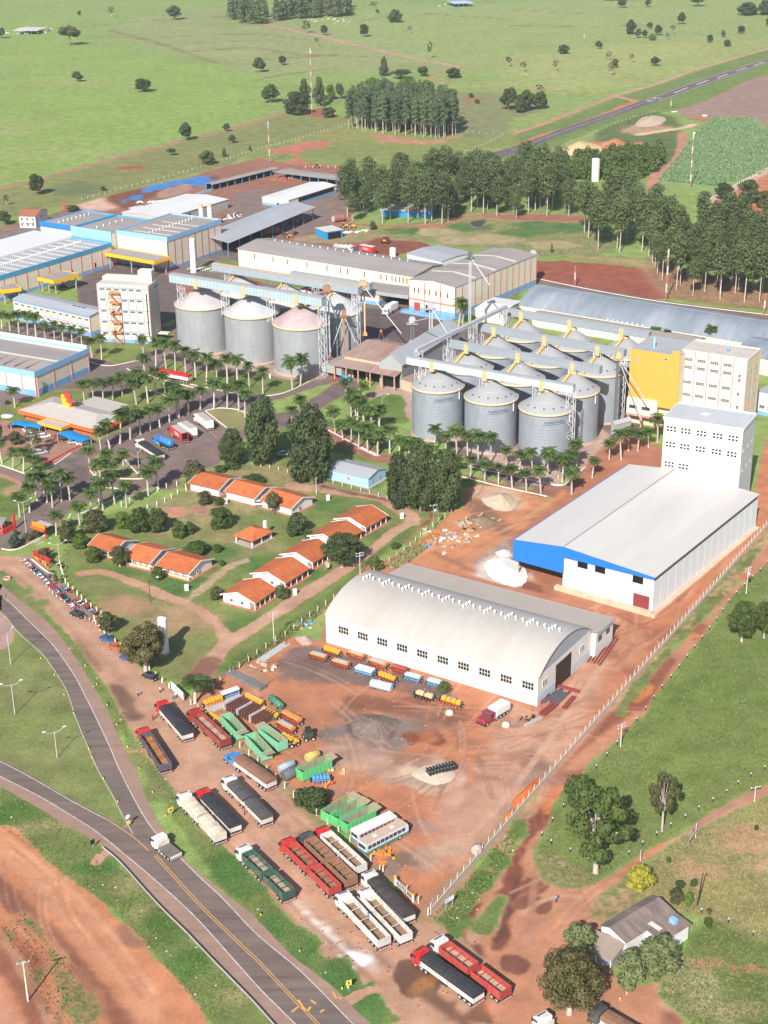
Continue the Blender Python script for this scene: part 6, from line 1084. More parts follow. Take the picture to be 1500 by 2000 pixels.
def truck(label, cab, rear, col, bodies, top=2.75, hood=False, low=False, grp=None, defl=True, lf=None):
 pc, pr = at(cab,2.9), at(rear, top); u = pc - pr; u.z = 0; L_ = u.length + .95 + (.9 if hood else 0); rz = math.atan2(u.y, u.x)
 if lf: pr = pr - u.normalized() * (lf - L_) ; L_ = lf
 t = thing('truck', label,'truck',(pr.x, pr.y,0), rz, grp); x0 = cab_parts(t, L_, col, defl, hood, low); xe = x0 - .35; n = len(bodies); g = .75
 MB().box(.3, L_ - .5,-.4,.4,.55,.8).obj('frame', CHAS, t)
 bl = (xe - g * (n - 1)) / n
 for k,(kind, m1, m2) in enumerate(bodies): body_parts(t, xe - (k + 1) * bl - k * g, xe - k * bl - k * g, kind, m1, m2, top=top, wh=3 if n == 1 else 2)
 for s_ in (-1,1):
  for k in range(2): link('wheel', WH, t,(x0 - .5 - 1.15 * k, s_ * 1.03,.5))
  MB().tube([(x0 - 1.0, s_ * .95,.85),(x0 + .3, s_ * .95,.85)],.27,10).obj('fuel_tank', STEEL, t)
 return t
LQ = 'lorries waiting in the dirt car park'
truck('red-cab lorry with navy-sided open trailer of orange soil, beside the verge','q340,612','q528,905', PR,[('open', SBL, LDO)], grp=LQ)
truck('red-cab lorry with black tarpaulin nearest the palm and white sign','q497,388','q712,640', PR,[('tarp', SWH, TBK)], grp=LQ)
truck('dark red sleeper-cab lorry with empty red trailer beside green bins','q765,455','q1030,700', PDR,[('open', SDR, LDP)], grp=LQ)
truck('blue-nosed lorry with long brown tarpaulin trailer','q1090,805','q1415,1040', PB,[('tarp', SWH, TBR)], hood=True, grp=LQ)
truck('white-cab lorry with two short grey-tarped trailers, middle of the lane','q1060,1020','q1378,1342', PW,[('tarp', SWH, TGR),('tarp', SWH, TGR)], grp=LQ)
truck('white-cab lorry with two cream-tarped trailers beside yellow sign','q682,1155','q988,1490', PW,[('tarp', SWH, TCR),('tarp', SWH, TCR)], grp=LQ)
truck('red-cab lorry with long black tarpaulin next to cream-tarped one','q838,1125','q1112,1412', PR,[('tarp', SWH, TBK)], grp=LQ)
truck('white flatbed truck driving on the highway','q470,1500','q615,1668', PW,[('flat', SWH, mat('deck_boards',(.17,.14,.13),.9,.2))], top=1.4, low=True, defl=False)
truck('white-cab lorry with two dark green open trailers along the verge','s208,278','s540,600', PW,[('open', SGN, LDP),('open', SGN, LDP)], grp=LQ)
truck('bright red lorry with two empty red trailers','s528,222','s880,565', PR,[('open', SRD, LDB),('open', SRD, LDB)], grp=LQ)
truck('dark-cab lorry with two rusty brown open trailers','s665,180','s1000,505', PDK,[('open', SBR, LDB),('open', SBR, LDB)], grp=LQ)
truck('red-cab lorry with white open trailer next to green bins','s782,140','s1070,410', PR,[('open', SWH, LDB)], grp=LQ)
truck('white-cab lorry with long dark brown tarpaulin near the blue gate frame','s1128,468','s1422,765', PW,[('tarp', SWH, tarp('dark_brown_tarpaulin',(.06,.047,.045)))], grp=LQ)
truck('white lorry with open white trailer between dark-tarped and man-carrying ones','s1100,595','s1400,915', PW,[('open', SWH, LDB)], grp=LQ)
truck('white lorry with open white trailer carrying a standing man','s938,620','s1240,945', PW,[('open', SWH, LDB)], grp=LQ)
truck('red-cab lorry with shiny black tarpaulin by the puddle','t450,955','t882,1270', PR,[('tarp', SWH, TBK)], grp=LQ)
truck('white-cab lorry with two red open trailers by the puddle','t588,875','t1080,1245', PW,[('open', SRD, LDP),('open', SRD, LDP)], grp=LQ)
truck('lorry trailer with brown cover, cut by the bottom frame edge','u500,1405','u760,1560', PDK,[('tarp', SWH, TBR)], grp=LQ)
truck('white lorry half hidden beneath the big brownish tree','u175,1440','u275,1540', PW,[('flat', SWH, TGR)], top=2.2, low=True, grp=LQ)
truck('maroon-nosed truck with white box body beside the barrel hangar','o1462,1085','f988,1368', PMAR,[('box', PW, PW)], hood=True, top=2.7)
FQ = 'lorries parked in the paved car park'
truck('white-cab lorry with black tarpaulin in the paved car park','i1022,668','i1178,770', PW,[('tarp', SWH, TBK)], grp=FQ)
truck('small bright blue tanker truck in the paved car park','i1150,638','i1258,688', paint('bright_blue_paint',(.01,.22,.6)),[('tank', paint('bright_blue_paint',(.01,.22,.6)), paint('bright_blue_paint',(.01,.22,.6)))], grp=FQ, low=True, defl=False)
t = truck('red-sided box truck with white lettering and open grey rear','i1262,572','i1352,618', PDR,[('box', paint('lettered_red_side',(.62,.03,.025)), mat('box_roof_grey',(.42,.40,.38),.6,.08))], top=3.75, grp=FQ)
tm = text_mesh('Dallas',1.5, WHITEM,.02); xs_ = [c.bound_box for c in t.children if c.name.startswith('trailer')]
link('lettering', tm, t,(3.3,1.33,2.5)).rotation_euler = (R(90),0, R(180)); t2 = [c for c in t.children if c.name.startswith('trailer')][0]; MB().box(-.03,-.021,-1.0,1.0,1.4,3.5).obj('rear_opening', DARK, t2)
truck('white box truck beside the red-sided box truck','i1330,545','i1418,585', PW,[('box', PW, mat('box_roof_grey',(.42,.40,.38),.6,.08))], top=3.75, grp=FQ)
truck('white box truck by the parking island','j135,480','j225,530', PW,[('box', PW, mat('box_roof_grey',(.42,.40,.38),.6,.08))], top=3.75, grp=FQ)
t = thing('semi_trailer','red semi-trailer with white base parked below the old silos','trailer',(*at('i1395,255').xy,0), math.atan2((at('i1190,215') - at('i1395,255')).y,(at('i1190,215') - at('i1395,255')).x)); body_parts(t,0,13.5,'tarp', SWH, tarp('red_tarpaulin',(.50,.025,.03)), top=3.0)
truck('white box lorry at the loading dock of cream warehouse','g455,520','g520,472', PW,[('box', PW, PW)], top=3.75)
truck('silver tanker with white cab behind the long cream warehouse','b560,1440','b455,1432', PW,[('tank', STEEL, STEEL)], top=2.8)
t = truck('red box lorry with white lettering behind the long warehouse','b602,1440','b690,1446', PDK,[('box', paint('lettered_red_side',(.62,.03,.025)), PW)], top=3.75); link('lettering', tm, t,(4.,1.33,2.5)).rotation_euler = (R(90),0, R(180))
def bus(label, p0, p1, low, stripe, roof, wst):
 a, b_ = at(p0,2.75), at(p1,2.75); u = b_ - a; L_ = u.length; t = thing('bus', label,'bus',(a.x, a.y,0), math.atan2(u.y, u.x),'old buses parked beside the green bins'); w = 1.25
 MB().prism([(0,.45),(0,2.5),(.15,2.68),(L_ - .25,2.68),(L_,2.3),(L_ + .05,.45)],-w, w,0,'y').obj('body', low, t); MB().box(.1, L_ - .2,-w + .05, w - .05,2.68,2.78).obj('roof', roof, t); MB().box(-.01, L_,-w - .02, w + .02,.5,1.05).obj('stripe', stripe, t)
 for s_ in (-1,1):
  for k in range(9): x = .5 + (L_ - 1.2) * k / 9; MB().box(x, x + (L_ - 1.2) / 9 - .16, s_ * (w + .012) - .01, s_ * (w + .012) + .01,1.5,2.3).obj('window', GLASS, t)
  for x in (1.9, L_ - 2.2): link('wheel', WH, t,(x, s_ * 1.1,.5))
  MB().box(.0, L_ - .1, s_ * (w + .006) - .006, s_ * (w + .006) + .006,2.34,2.5).obj('trim_stripe', wst, t)
 MB().add([(L_ + .03,-1.1,1.4),(L_ + .03,1.1,1.4),(L_ + .01,1.1,2.3),(L_ + .01,-1.1,2.3)],[(0,1,2,3)]).obj('windshield', GLASS, t); MB().box(-.02,.0,-1,1,1.5,2.3).obj('rear_window', GLASS, t)
 for k in range(2): MB().box(L_ * (.3 + .4 * k) - .4, L_ * (.3 + .4 * k) + .4,-.35,.35,2.78,2.86).obj('roof_hatch', PW, t)
bus('old white bus with red window band next to the green bins','r1095,1290','r1385,1155', paint('white_paint',(.74,.74,.73)), PB, paint('white_paint',(.74,.74,.73)), PR)
bus('old bus with tan roof, pale blue side and green skirt','r1150,1370','r1460,1210', paint('pale_blue_paint',(.55,.65,.75)), paint('bus_green',(.03,.22,.12)), mat('tan_bus_roof',(.50,.38,.29),.7,.08), PW)
BING = mat('bin_green_paint',(.20,.52,.32),.6,.08,.6, dirt=((.30,.16,.09),.35,.5)); BINR = mat('bin_rusty_inside',(.26,.34,.22),.85,.25,.8, dirt=((.36,.15,.07),.9,.7)); BINF = mat('bin_floor_green',(.13,.30,.16),.9,.3,.8, dirt=((.2,.17,.08),.7,.7)); LIPM = mat('rusty_flap',(.36,.30,.20),.8,.2,1., dirt=((.33,.15,.08),.6,1.))
def green_bin(label, p0, p1, w=2.5, h=2.5, bright=1.0, flap=1):
 a, b_ = at(p0, h), at(p1, h); u = b_ - a; L_ = u.length; t = thing('container_bin', label,'bin',(a.x, a.y,0), math.atan2(u.y, u.x),'green open-top bins'); e = .1; W_ = w / 2; z0 = .35
 gm_ = BING if bright == 1 else mat('bin_bright_green_paint',(.10,.50,.17),.6,.08,.6, dirt=((.30,.16,.09),.3,.5))
 mb = MB(); mb.box(0, L_,-W_, W_, z0, z0 + .1); mb.box(0, L_,-W_,-W_ + e, z0 + .1, h); mb.box(0, L_, W_ - e, W_, z0 + .1, h); mb.box(0, e,-W_ + e, W_ - e, z0 + .1, h); mb.box(L_ - e, L_,-W_ + e, W_ - e, z0 + .1, h)
 n = 7
 for k in range(1, n): x = L_ * k / n; mb.box(x - .06, x + .06,-W_ - .07,-W_, z0, h); mb.box(x - .06, x + .06, W_, W_ + .07, z0, h)
 for k in (-1,1): mb.beam((0 if flap < 0 else L_,-W_, z0),(0 if flap < 0 else L_, W_, h),.06) if k > 0 else mb.beam((0 if flap < 0 else L_, W_, z0),(0 if flap < 0 else L_,-W_, h),.06)
 mb.obj('body', gm_, t); mb = MB(); q = .02; mb.box(e, L_ - e,-W_ + e + .001,-W_ + e + q, z0 + .1, h - .05); mb.box(e, L_ - e, W_ - e - q, W_ - e - .001, z0 + .1, h - .05); mb.box(L_ - e - q, L_ - e - .001,-W_ + e + q, W_ - e - q, z0 + .1, h - .05); mb.each('lining', BINR, t); MB().box(e, L_ - e,-W_ + e + q, W_ - e - q, z0 + .101, z0 + .25).obj('floor', BINF, t)
 x = L_ if flap > 0 else 0; d = flap; MB().prism([(x, h - .1),(x + d * 1.5, h + .12),(x + d * 1.5, h),(x, h - .25)],-W_, W_,0,'y').obj('flap', LIPM, t)
 for s_ in (-1,1): MB().box(.4, L_ - .4, s_ * .8 - .1, s_ * .8 + .1,0, z0).obj('skid', CHAS, t)
green_bin('pale green bin nearest the red trailer','r150,425','r265,548'); green_bin('pale green bin left of a closely parked pair','r332,568','r455,700'); green_bin('pale green bin right of pair, flap at its far end','r425,520','r572,628', flap=-1)
green_bin('bright green bin beside grey tanks and blue seeder','r690,840','r905,745', bright=0); green_bin('bright green bin at the leafy bush, first of three','r880,1150','r1075,1035', bright=0); green_bin('bright green bin in the middle of three','r945,1180','r1145,1070', bright=0); green_bin('bright green bin beside the buses','r1015,1220','r1225,1115', bright=0)
def seeder(label, c, az, L_, fm, hm_, lid, tops=0, bar=True, zc=1.2, wheels=True, units=6, name='seed_drill', cat='seed drill', grp='farm implements stored in the yard'):
 p = at(c, zc); t = thing(name, label, cat,(p.x, p.y,0), az, grp); h = L_ / 2
 mb = MB(); mb.box(-h, h,-.75,-.6,.55,.7); mb.box(-h, h,.6,.75,.55,.7); [mb.box(x - .07, x + .07,-.6,.6,.55,.7) for x in (-h + .1,0, h - .1)]; mb.obj('frame', fm, t)
 if tops:
  for k in range(tops): x = -h + L_ * (k + .5) / tops; d = L_ / tops * .42; MB().box(-d, d,-.4,.4,.72,1.35).prism([(-d,1.35),(-d * .6,1.6),(d * .6,1.6),(d,1.35)],-.38,.38,0,'y').obj('hopper', hm_, t,(x,0,0))
  if lid:
   for k in range(tops): MB().box(-.2,.2,-.2,.2,1.6,1.68).obj('lid', lid, t,(-h + L_ * (k + .5) / tops,0,0))
 else:
  MB().prism([(-.25,.7),(-.75,1.35),(-.55,1.62),(.55,1.62),(.75,1.35),(.25,.7)],-h, h,0,'x').obj('hopper', hm_, t); MB().box(-h * .8, h * .8,-.45,.45,1.62,1.68).obj('lid', lid or hm_, t)
 for k in range(units): x = -h + L_ * (k + .5) / units; MB().box(-.08,.08,-1.05,-.75,.25,.75).tube([(0,-1.0,.25),(.04,-1.0,.25)],.28,8).obj('row_unit', fm, t,(x,0,0))
 if wheels:
  for s_ in (-1,1): link('wheel', WH, t,(s_ * (h + .3),0,.5), math.pi / 2)
 if bar: MB().beam((-.8,.75,.62),(0,2.3,.5),.1).beam((.8,.75,.62),(0,2.3,.5),.1).obj('drawbar', fm, t)
 return t
HA = b_hang = bpy.data.objects['barrel_hangar'].rotation_euler.z; IR = paint('implement_red',(.36,.05,.03),.6); IO = paint('implement_orange',(.66,.25,.06),.5); IY = paint('implement_yellow',(.75,.40,.03),.5); IB = paint('implement_blue',(.09,.33,.60),.5); ILB = paint('implement_light_blue',(.42,.60,.72),.5); IG = paint('implement_green',(.05,.22,.13),.5); LGY = mat('lid_grey_blue',(.36,.43,.52),.5,.1)
for c, az, L_, fm, hh_, lid, tops, lb in (('o235,672', HA + .05,4.2, IR, IO, LGY,0,'orange seed drill at the left end of the front row by hangar'),('o332,632', HA,4.4, IR, IY, None,5,'seed drill with yellow pots behind the orange ones, at hangar wall'),('o398,725', HA + .03,4.2, IR, IO, LGY,0,'orange seed drill second in the front row by hangar'),
 ('o512,662', HA,4.2, IR, IO, LGY,0,'orange seed drill close to the hangar wall, grey lid'),('o672,725', HA - .05,4.6, IR, IO, LGY,0,'orange seed drill with wide grey lid beside blue planter'),('o735,822', HA - .08,4.6, IR, IY, None,5,'red seed drill with yellow pots behind the pale blue tank'),
 ('o832,765', HA,3.6, IR, IR, None,0,'bare dark red drill against the hangar wall'),('o925,825', HA + .05,3.8, IB, ILB, None,0,'light blue planter with white hopper by the hangar wall'),('o1082,865', HA + .05,3.2, IB, ILB, None,0,'light blue planter half behind the green shrub'),
 ('o1010,955', HA,4.6, CHAS, mat('cream_hopper',(.62,.46,.26),.6), None,2,'dark implement with cream hoppers in the yard'),('o1205,1000', HA,5.0, IR, IY, LGY,4,'red and yellow seed drill at the right end of the row'),
 ('r60,322',.62,4.6, IO, IY, None,5,'orange seed drill with yellow pots near the palm'),('r185,262',.62,4.2, IB, PW, None,0,'blue seed drill with white hopper near the palm'),('r360,312',-.75,5.4, IR, IY, LGY,5,'long seed drill with yellow pots behind rusty steel frames'),
 ('r478,410',-.75,4.8, IG, IY, None,6,'green drill with six yellow pots'),('r640,445',-.78,5.2, IR, IO, None,0,'orange drill with white wheel at the right of the pack'),('r598,512',-.78,4.6, IR, IO, LGY,0,'orange drill with grey-blue lid and white wheel'),('r618,600',-.75,4.6, IR, IY, None,4,'yellow-topped drill beside the pale green bins'),('r850,885',.1,3.6, IB, IB, None,5,'blue drill in front of the bright green bin')):
 seeder(lb, c, az, L_, fm, hh_, lid, tops)
def blue_rolls():
 t = thing('roller_planter','blue planter carrying three silver cylinders','planter',(*at('o575,775',1.2).xy,0), HA + .05,'farm implements stored in the yard'); MB().box(-2.3,2.3,-1.0,1.0,.5,.75).obj('frame', IB, t)
 for k in range(3): MB().tube([(-2.2,-.75 + .7 * k,1.35),(2.2,-.75 + .7 * k,1.35)],.33,12).obj('cylinder', mat('silver_cylinder',(.62,.64,.66),.4,.05), t)
 for s_ in (-1,1): link('wheel', WH, t,(s_ * 2.5,0,.5), math.pi / 2); MB().box(s_ * 2 - .1, s_ * 2 + .1,-1,1,.75,1.2).obj('bracket', IB, t)
 MB().beam((-.8,-1,.6),(0,-2.4,.5),.1).beam((.8,-1,.6),(0,-2.4,.5),.1).obj('drawbar', IB, t)
blue_rolls()
def cyl(label, p0, p1, r, m, z=None, name='tank', cat='tank'):
 z = z or r; a, b_ = at(p0, z), at(p1, z); u = b_ - a; t = thing(name, label, cat,(a.x, a.y,0), math.atan2(u.y, u.x)); L_ = u.length; MB().tube([(0,0, z),(.15,0, z),(L_ - .15,0, z),(L_,0, z)],[r * .8, r, r, r * .8],18).obj('shell', m, t)
 for x in (.25,.75): MB().box(L_ * x - .12, L_ * x + .12,-r * .7, r * .7,0, max(.25, z - r * .7)).obj('cradle', CHAS, t)
 MB().lathe([(.25, z + r - .05),(.25, z + r + .15),(.01, z + r + .18)],10,(L_ * .4,0,0)).obj('filler', m, t)
cyl('pale blue cylindrical tank lying in front of the drills','o618,875','o770,912',1.0, ILB,1.05); cyl('dark green cylindrical tank trailer beyond the yellow drills','r480,305','r562,372',.75, IG,1.2); cyl('dark grey cylindrical tank lying by the green bin','r575,885','r680,835',1.15, mat('dark_grey_tank',(.12,.125,.14),.6,.1),1.15); cyl('light blue tank with rust stains by the car park','r545,835','r650,785',.8, mat('stained_blue_tank',(.33,.42,.50),.7,.15, dirt=((.4,.35,.3),.7,.8)),.9); cyl('yellow tank lying behind the bright green bin','r745,755','r830,715',.95, mat('mustard_tank',(.58,.40,.13),.6,.1),1.0)
cyl('white-ended drum beside the concrete wall','t858,240','t880,205',1.05, mat('drum_grey_brown',(.45,.36,.31),.7,.1),1.05,'drum','drum')
RB = mat('red_steel_beam',(.25,.05,.045),.7,.15)
def beams(label, p0, p1, n, gap, m, z=.25, w=.28, name='steel_beams'):
 a, b_ = at(p0), at(p1); u = b_ - a; t = thing(name, label,'beams',(a.x, a.y,0), math.atan2(u.y, u.x)); L_ = u.length
 for k in range(n): d = rng.uniform(-.8,.8) if n > 2 else 0; y = (k - (n - 1) / 2) * gap; MB().box(d, L_ + d, y - w / 2, y + w / 2,.05,.05 + z * 1.4).obj('beam', m, t)
beams('dark red trusses and beams leaning beside the hangar annex','l480,1190','l590,1030',5,.75, RB); beams('broad dark red plates stacked at the annex wall','l455,1110','l560,1000',3,.6, RB,.5,.5); beams('dark red beams lying beside hangar front corner','l165,1425','l225,1345',2,.6, RB,.4,.5); beams('grey and black steel sections by the hangar corner','l225,1425','l300,1355',6,.55, mat('grey_sections',(.12,.12,.13),.7,.3),.35,.35); beams('single long dark red girder on the bare soil','l265,1325','l395,1360',1,1, RB,.4,.7); beams('short dark red plate near the girder','l305,1455','l365,1385',1,1, RB,.2,1.1); beams('dark red beams in front of the grey sections','f1058,1398','f1085,1376',2,.9, RB,.4,.7); beams('grey plank lying near yellow scraps','f1026,1419','f1058,1403',1,1, CONCM,.3,.9)
beams('orange scrap beams in the rubbish yard','k455,800','k570,725',5,.5, IO,.3,.25); beams('long rusty beams along the yard fence','n540,1330','n730,1440',5,.55, mat('rusty_beams',(.33,.19,.12),.85,.25),.35,.3); beams('grey sheet panels leaning at the yard fence','n660,1290','n860,1160',4,.5, mat('pale_sheets',(.45,.43,.42),.7,.15),.25,.5); beams('long grey auger lying by the fence','n440,1370','n690,1490',2,1.2, mat('auger_grey',(.17,.165,.165),.7,.2),.6,.9); beams('grey corrugated sheets by the blue seed drill','r40,400','r290,300',4,.7, mat('sheet_grey',(.40,.40,.41),.6,.15),.2,.7); beams('yellow boom lying beside red trailer','r20,420','r120,480',2,.4, IY,.4,.3)
t = thing('rusty_frames','grid of upright rusty steel frames behind green bins','steel frames',(*at('r325,430').xy,0),-.72); RF_ = mat('rusty_frame_steel',(.15,.065,.05),.85,.25,1.)
for k in range(15): MB().box(-5.6 + .8 * k,-5.35 + .8 * k,-2.4,2.4,0,1.7).obj('panel', RF_ if k % 5 else mat('pale_frame',(.55,.5,.48),.8,.2), t)
def scrap(label, c, n, sx, sy, mats_, cat='scrap', name='scrap_pile', sz=1.):
 p = at(c); t = thing(name, label, cat,(p.x, p.y,0), rng.uniform(-1,1))
 for k in range(n):
  L_ = rng.uniform(.5,1.9) * sz; w = rng.uniform(.15,.7) * sz; o = MB().box(-L_ / 2, L_ / 2,-w / 2, w / 2,0, rng.uniform(.1,.6) * sz).obj('piece', rng.choice(mats_), t,(rng.uniform(-sx, sx), rng.uniform(-sy, sy),0), rng.uniform(0,3.1)); o.rotation_euler[1] = rng.uniform(-.3,.3)
SCR = [mat('scrap_cream',(.55,.42,.28),.9), mat('scrap_white',(.65,.62,.6),.8), mat('scrap_brown',(.28,.16,.10),.9), mat('scrap_blue',(.1,.32,.6),.7), IO, mat('scrap_grey',(.35,.32,.3),.9)]
scrap('scattered rubbish of cream, blue and orange pieces in rubbish yard','k640,760',44,7,6, SCR); scrap('pale broken boards and rubble in the rubbish yard','k740,750',30,5,3, SCR[:2] + [SCR[5]]); scrap('blue sheets and crates beside orange beams','k500,800',12,3,2,[SCR[3], SCR[3], SCR[4]]); scrap('pale sheet lying on the rubbish yard soil','k640,870',3,1.5,1,[SCR[1]]); scrap('dark twigs and branches in the rubbish yard','k860,640',40,6,4,[SCR[2], SCR[0], CHAS], sz=.9); scrap('orange timber offcuts by the hangar corner','n1010,1020',16,2.4,2.2,[IO, SCR[0], SCR[3]]); scrap('broken timber and panels along yard fence','n690,1330',18,4,2,[SCR[1], SCR[0], SCR[2]])
scrap('small orange machinery parts beside the tan-roofed bus','t170,260',22,3,2.4,[PORG, PORG, IY, CHAS],'machine parts','machine_parts'); scrap('red and orange implement parts by the bush','r890,930',14,2,1.6,[IR, IO, PORG],'machine parts','machine_parts'); scrap('yellow and cream coil parts behind the blue drill','r950,855',8,2,.6,[IY, SCR[0]],'machine parts','machine_parts'); scrap('dark machine parts near the grey sections','f1030,1405',16,2,1.6,[CHAS, RUSTM],'machine parts','machine_parts'); scrap('red scrap frames on the paved yard behind sheds','b180,1055',30,9,5,[paint('scrap_red',(.38,.07,.06)), RUSTM], sz=2.2); scrap('white bags stacked by the eucalyptus trunks','b570,1360',16,7,2,[WHITEM],'bags','bag_pile',1.4); scrap('pile of white drums along the blue puddle','a880,1185',18,9,1.2,[WHITEM],'drums','drum_pile',1.3); scrap('rusty red frames under the open grey shed','b230,1300',24,5,3,[paint('scrap_red',(.38,.07,.06)), RUSTM], sz=1.8); scrap('dark tyres and parts beside the open grey shed','e880,330',20,4,2,[CHAS, STEELD], sz=1.6); scrap('assorted white and dark parts left of the open shed','e450,200',30,8,4,[CHAS, WHITEM, RUSTM], sz=1.5); scrap('red implements stored behind old silos','e1060,740',20,7,3,[IR, RB, WHITEM], sz=1.8); scrap('red implements behind the leftmost back silo','e640,685',12,4,2,[IR, RB], sz=1.6)
scrap('orange pipe scraps at the weighbridge entrance','e1230,1395',10,2.4,1,[paint('scrap_red',(.38,.07,.06))], sz=1.4)
for lb, c in (('pale boulder near red and yellow drill','o1192,1105'),('pale boulder left of the dark machine parts','f988,1418')):
 p = at(c); tag(MB().lathe([(.9,-.1),(1.0,.4),(.7,.9),(.01,1.1)],9).obj('boulder', hm('pale_boulder',(.58,.5,.42)), None,(p.x, p.y,0)), lb,'boulder')
t = thing('spike_harrow','long black-toothed harrow frame on the white spoil heap','harrow',(*at('f862,1500',.9).xy,.35),.42)
MB().box(-3.2,3.2,-.7,-.5,.6,.8).box(-3.2,3.2,.5,.7,.6,.8).obj('frame', STEEL, t)
for k in range(9): MB().box(-.2,.2,-1.0,1.0,.0,.95).obj('tooth', CHAS, t,(-2.9 + .72 * k,0,0))
t = thing('green_machine','dark green upright machine with cabin near yellow drill','machine',(*at('r760,615').xy,0),.3); MB().box(-.9,.9,-.8,.8,.5,1.9).obj('body', paint('dark_green_paint',(.035,.06,.045)), t); MB().box(-.6,.6,-.6,.6,1.9,2.9).obj('cabin', CHAS, t); [link('wheel', WH, t,(x, y,.5)) for x in (-.8,.8) for y in (-.9,.9)]; MB().beam((.9,0,1.2),(2.6,-.4,.3),.1).obj('arm', CHAS, t)
def tractor(label, c, az, m, s_=1.):
 t = thing('tractor', label,'tractor',(*at(c).xy,0), az); t.scale = (s_, s_, s_); MB().box(0,1.9,-.45,.45,.8,1.5).obj('bonnet', m, t); MB().box(-1.1,0,-.6,.6,.8,1.3).obj('body', m, t); MB().box(-1.0,.05,-.7,.7,2.3,2.45).obj('canopy', m, t); MB().box(-.9,0,-.6,.6,1.3,2.3).obj('cabin_glass', GLASS, t)
 for x, y, r in ((1.5,.75,.8),(1.5,-.75,.8),(-.6,.85,1.3),(-.6,-.85,1.3)): link('wheel', WH, t,(x, y,.5 * r)).scale = (r, r, r)
tractor('orange excavator-like tractor on the dark red plowed strip','b760,1425',1.2, PORG,1.6); tractor('small orange tractor behind the long warehouse','e870,355',.3, PORG,1.1); tractor('yellow loader beside the rusty pipe','b515,1335',.4, PYEL,1.1); tractor('yellow loader next to white bags','b560,1335',-.2, PYEL,1.1); tractor('orange loader at the red fence of the upper lawn','b360,985',.6, PORG,1.2); tractor('small yellow cultivator at the end of yellow drill','r640,665',.5, PYEL,.8)
CARW = [None]
def car(label, c, az, col, grp=None, pickup=False):
 t = thing('car', label,'car',(*at(c).xy,0), az, grp); w = .84
 MB().prism([(-2.05,.35),(-2.1,.75),(-1.95,.95),(-1.5,1.0),(1.0,.95),(1.9,.78),(2.05,.6),(2.05,.32)],-w, w,0,'y').obj('body', col, t)
 v = [(-1.75,-.78,.97),(1.05,-.78,.93),(1.05,.78,.93),(-1.75,.78,.97),(-1.25,-.62,1.42),(.35,-.62,1.45),(.35,.62,1.45),(-1.25,.62,1.42)]
 MB().add(v,[(0,1,5,4),(1,2,6,5),(2,3,7,6),(3,0,4,7)]).obj('glasshouse', GLASS, t); MB().prism([(-1.3,1.41),(-1.1,1.48),(.2,1.5),(.4,1.44)],-.66,.66,0,'y').obj('roof', col, t)
 for x in (-1.3,1.3):
  for y in (-.78,.78): link('wheel', WHC, t,(x, y,.32))
 for y in (-.6,.6): MB().box(2.03,2.07, y - .18, y + .18,.6,.74).obj('headlight', WHITEM, t); MB().box(-2.1,-2.06, y - .15, y + .15,.7,.85).obj('tail_lamp', LAMPR, t)
CK, CW_, CB_, CO_, CS = paint('car_black',(.02,.022,.028),.25,.1), paint('car_white',(.72,.73,.74),.3,.1), paint('car_blue',(.03,.10,.27),.25,.1), paint('car_orange',(.62,.10,.02),.3,.1), paint('car_silver',(.42,.45,.49),.3,.1)
GR = 'cars parked along the lane edge'
car('black car parked beside the motorcycle rows','m570,765', R(-38), CK, GR); car('dark blue car parked by the white boundary posts','m788,945', R(-35), CB_, GR); car('bright orange-red car parked by white boundary posts','m855,1005', R(-24), CO_, GR); car('dark blue car partly beneath the big roadside tree','m940,1085', R(-32), CB_, GR); car('black car parked past the big tree','m1105,1220', R(-35), CK, GR)
GC = 'cars in the office car park'
for lb, c, az, m in (('white car under left end of blue shade','i215,605',.5, CW_),('black car under the left blue shade','i105,580',.6, CK),('white car in the middle of the office car park','i245,645',.35, CW_),('white car right of the middle in office car park','i325,655',.35, CW_),('dark red car under right blue shade','i440,660',.3, PMAR),('black car under right blue shade','i480,675',.3, CK),('silver car under right blue shade','i545,697',.3, CS),('white car at the red kerb end of the shade','i605,705',.3, CW_),('black car under the slim car park tree','i230,775',.35, CK),('silver-white car beside slim car park tree','i300,775',.45, CS)): car(lb, c, az, m, GC)
car('white car on the porch side between two tiled houses','j598,1148',.2, CW_); car('dark car half hidden beneath the tall dark trees','j770,785',.3, CS); car('white van parked at the open grey shed end','b335,1265',1.2, CW_); car('small blue car in front of the teal hall','d470,715',.2, CB_); car('white pickup in the paved court below the yellow canopy','d520,710',1.3, CW_)
def bike(label, col):
 t = thing('motorcycle', label,'motorcycle',(0,0,0),0,'motorcycles parked in two rows at the lane'); MB().prism([(-.75,.75),(-.3,.72),(.25,.95),(.5,.9),(.35,.45),(-.25,.4)],-.14,.14,0,'y').obj('body', col, t); MB().box(-.7,.05,-.13,.13,.76,.86).obj('seat', CHAS, t); MB().beam((.5,0,.9),(.72,0,.3),.06).obj('fork', RIM, t); MB().box(.38,.46,-.36,.36,1.0,1.06).obj('handlebar', CHAS, t)
 for x in (-.62,.68): link('wheel', wheel_mesh(.3,.12), t,(x,0,.3))
 return t
BC = [('red', paint('bike_red',(.5,.03,.05))),('black', CK),('white', CW_),('blue', PB),('silver', CS)]; protos = {}
rows = [('m172,362','m555,720',33,'roadside row',0),('m420,385','m470,420',3,'shelter',0),('m455,560','m530,600',4,'inner row behind blue one',0),('m560,655','m720,765',11,'short inner row near the black car',0),('m275,345','m350,395',5,'row along red shelter',0)]
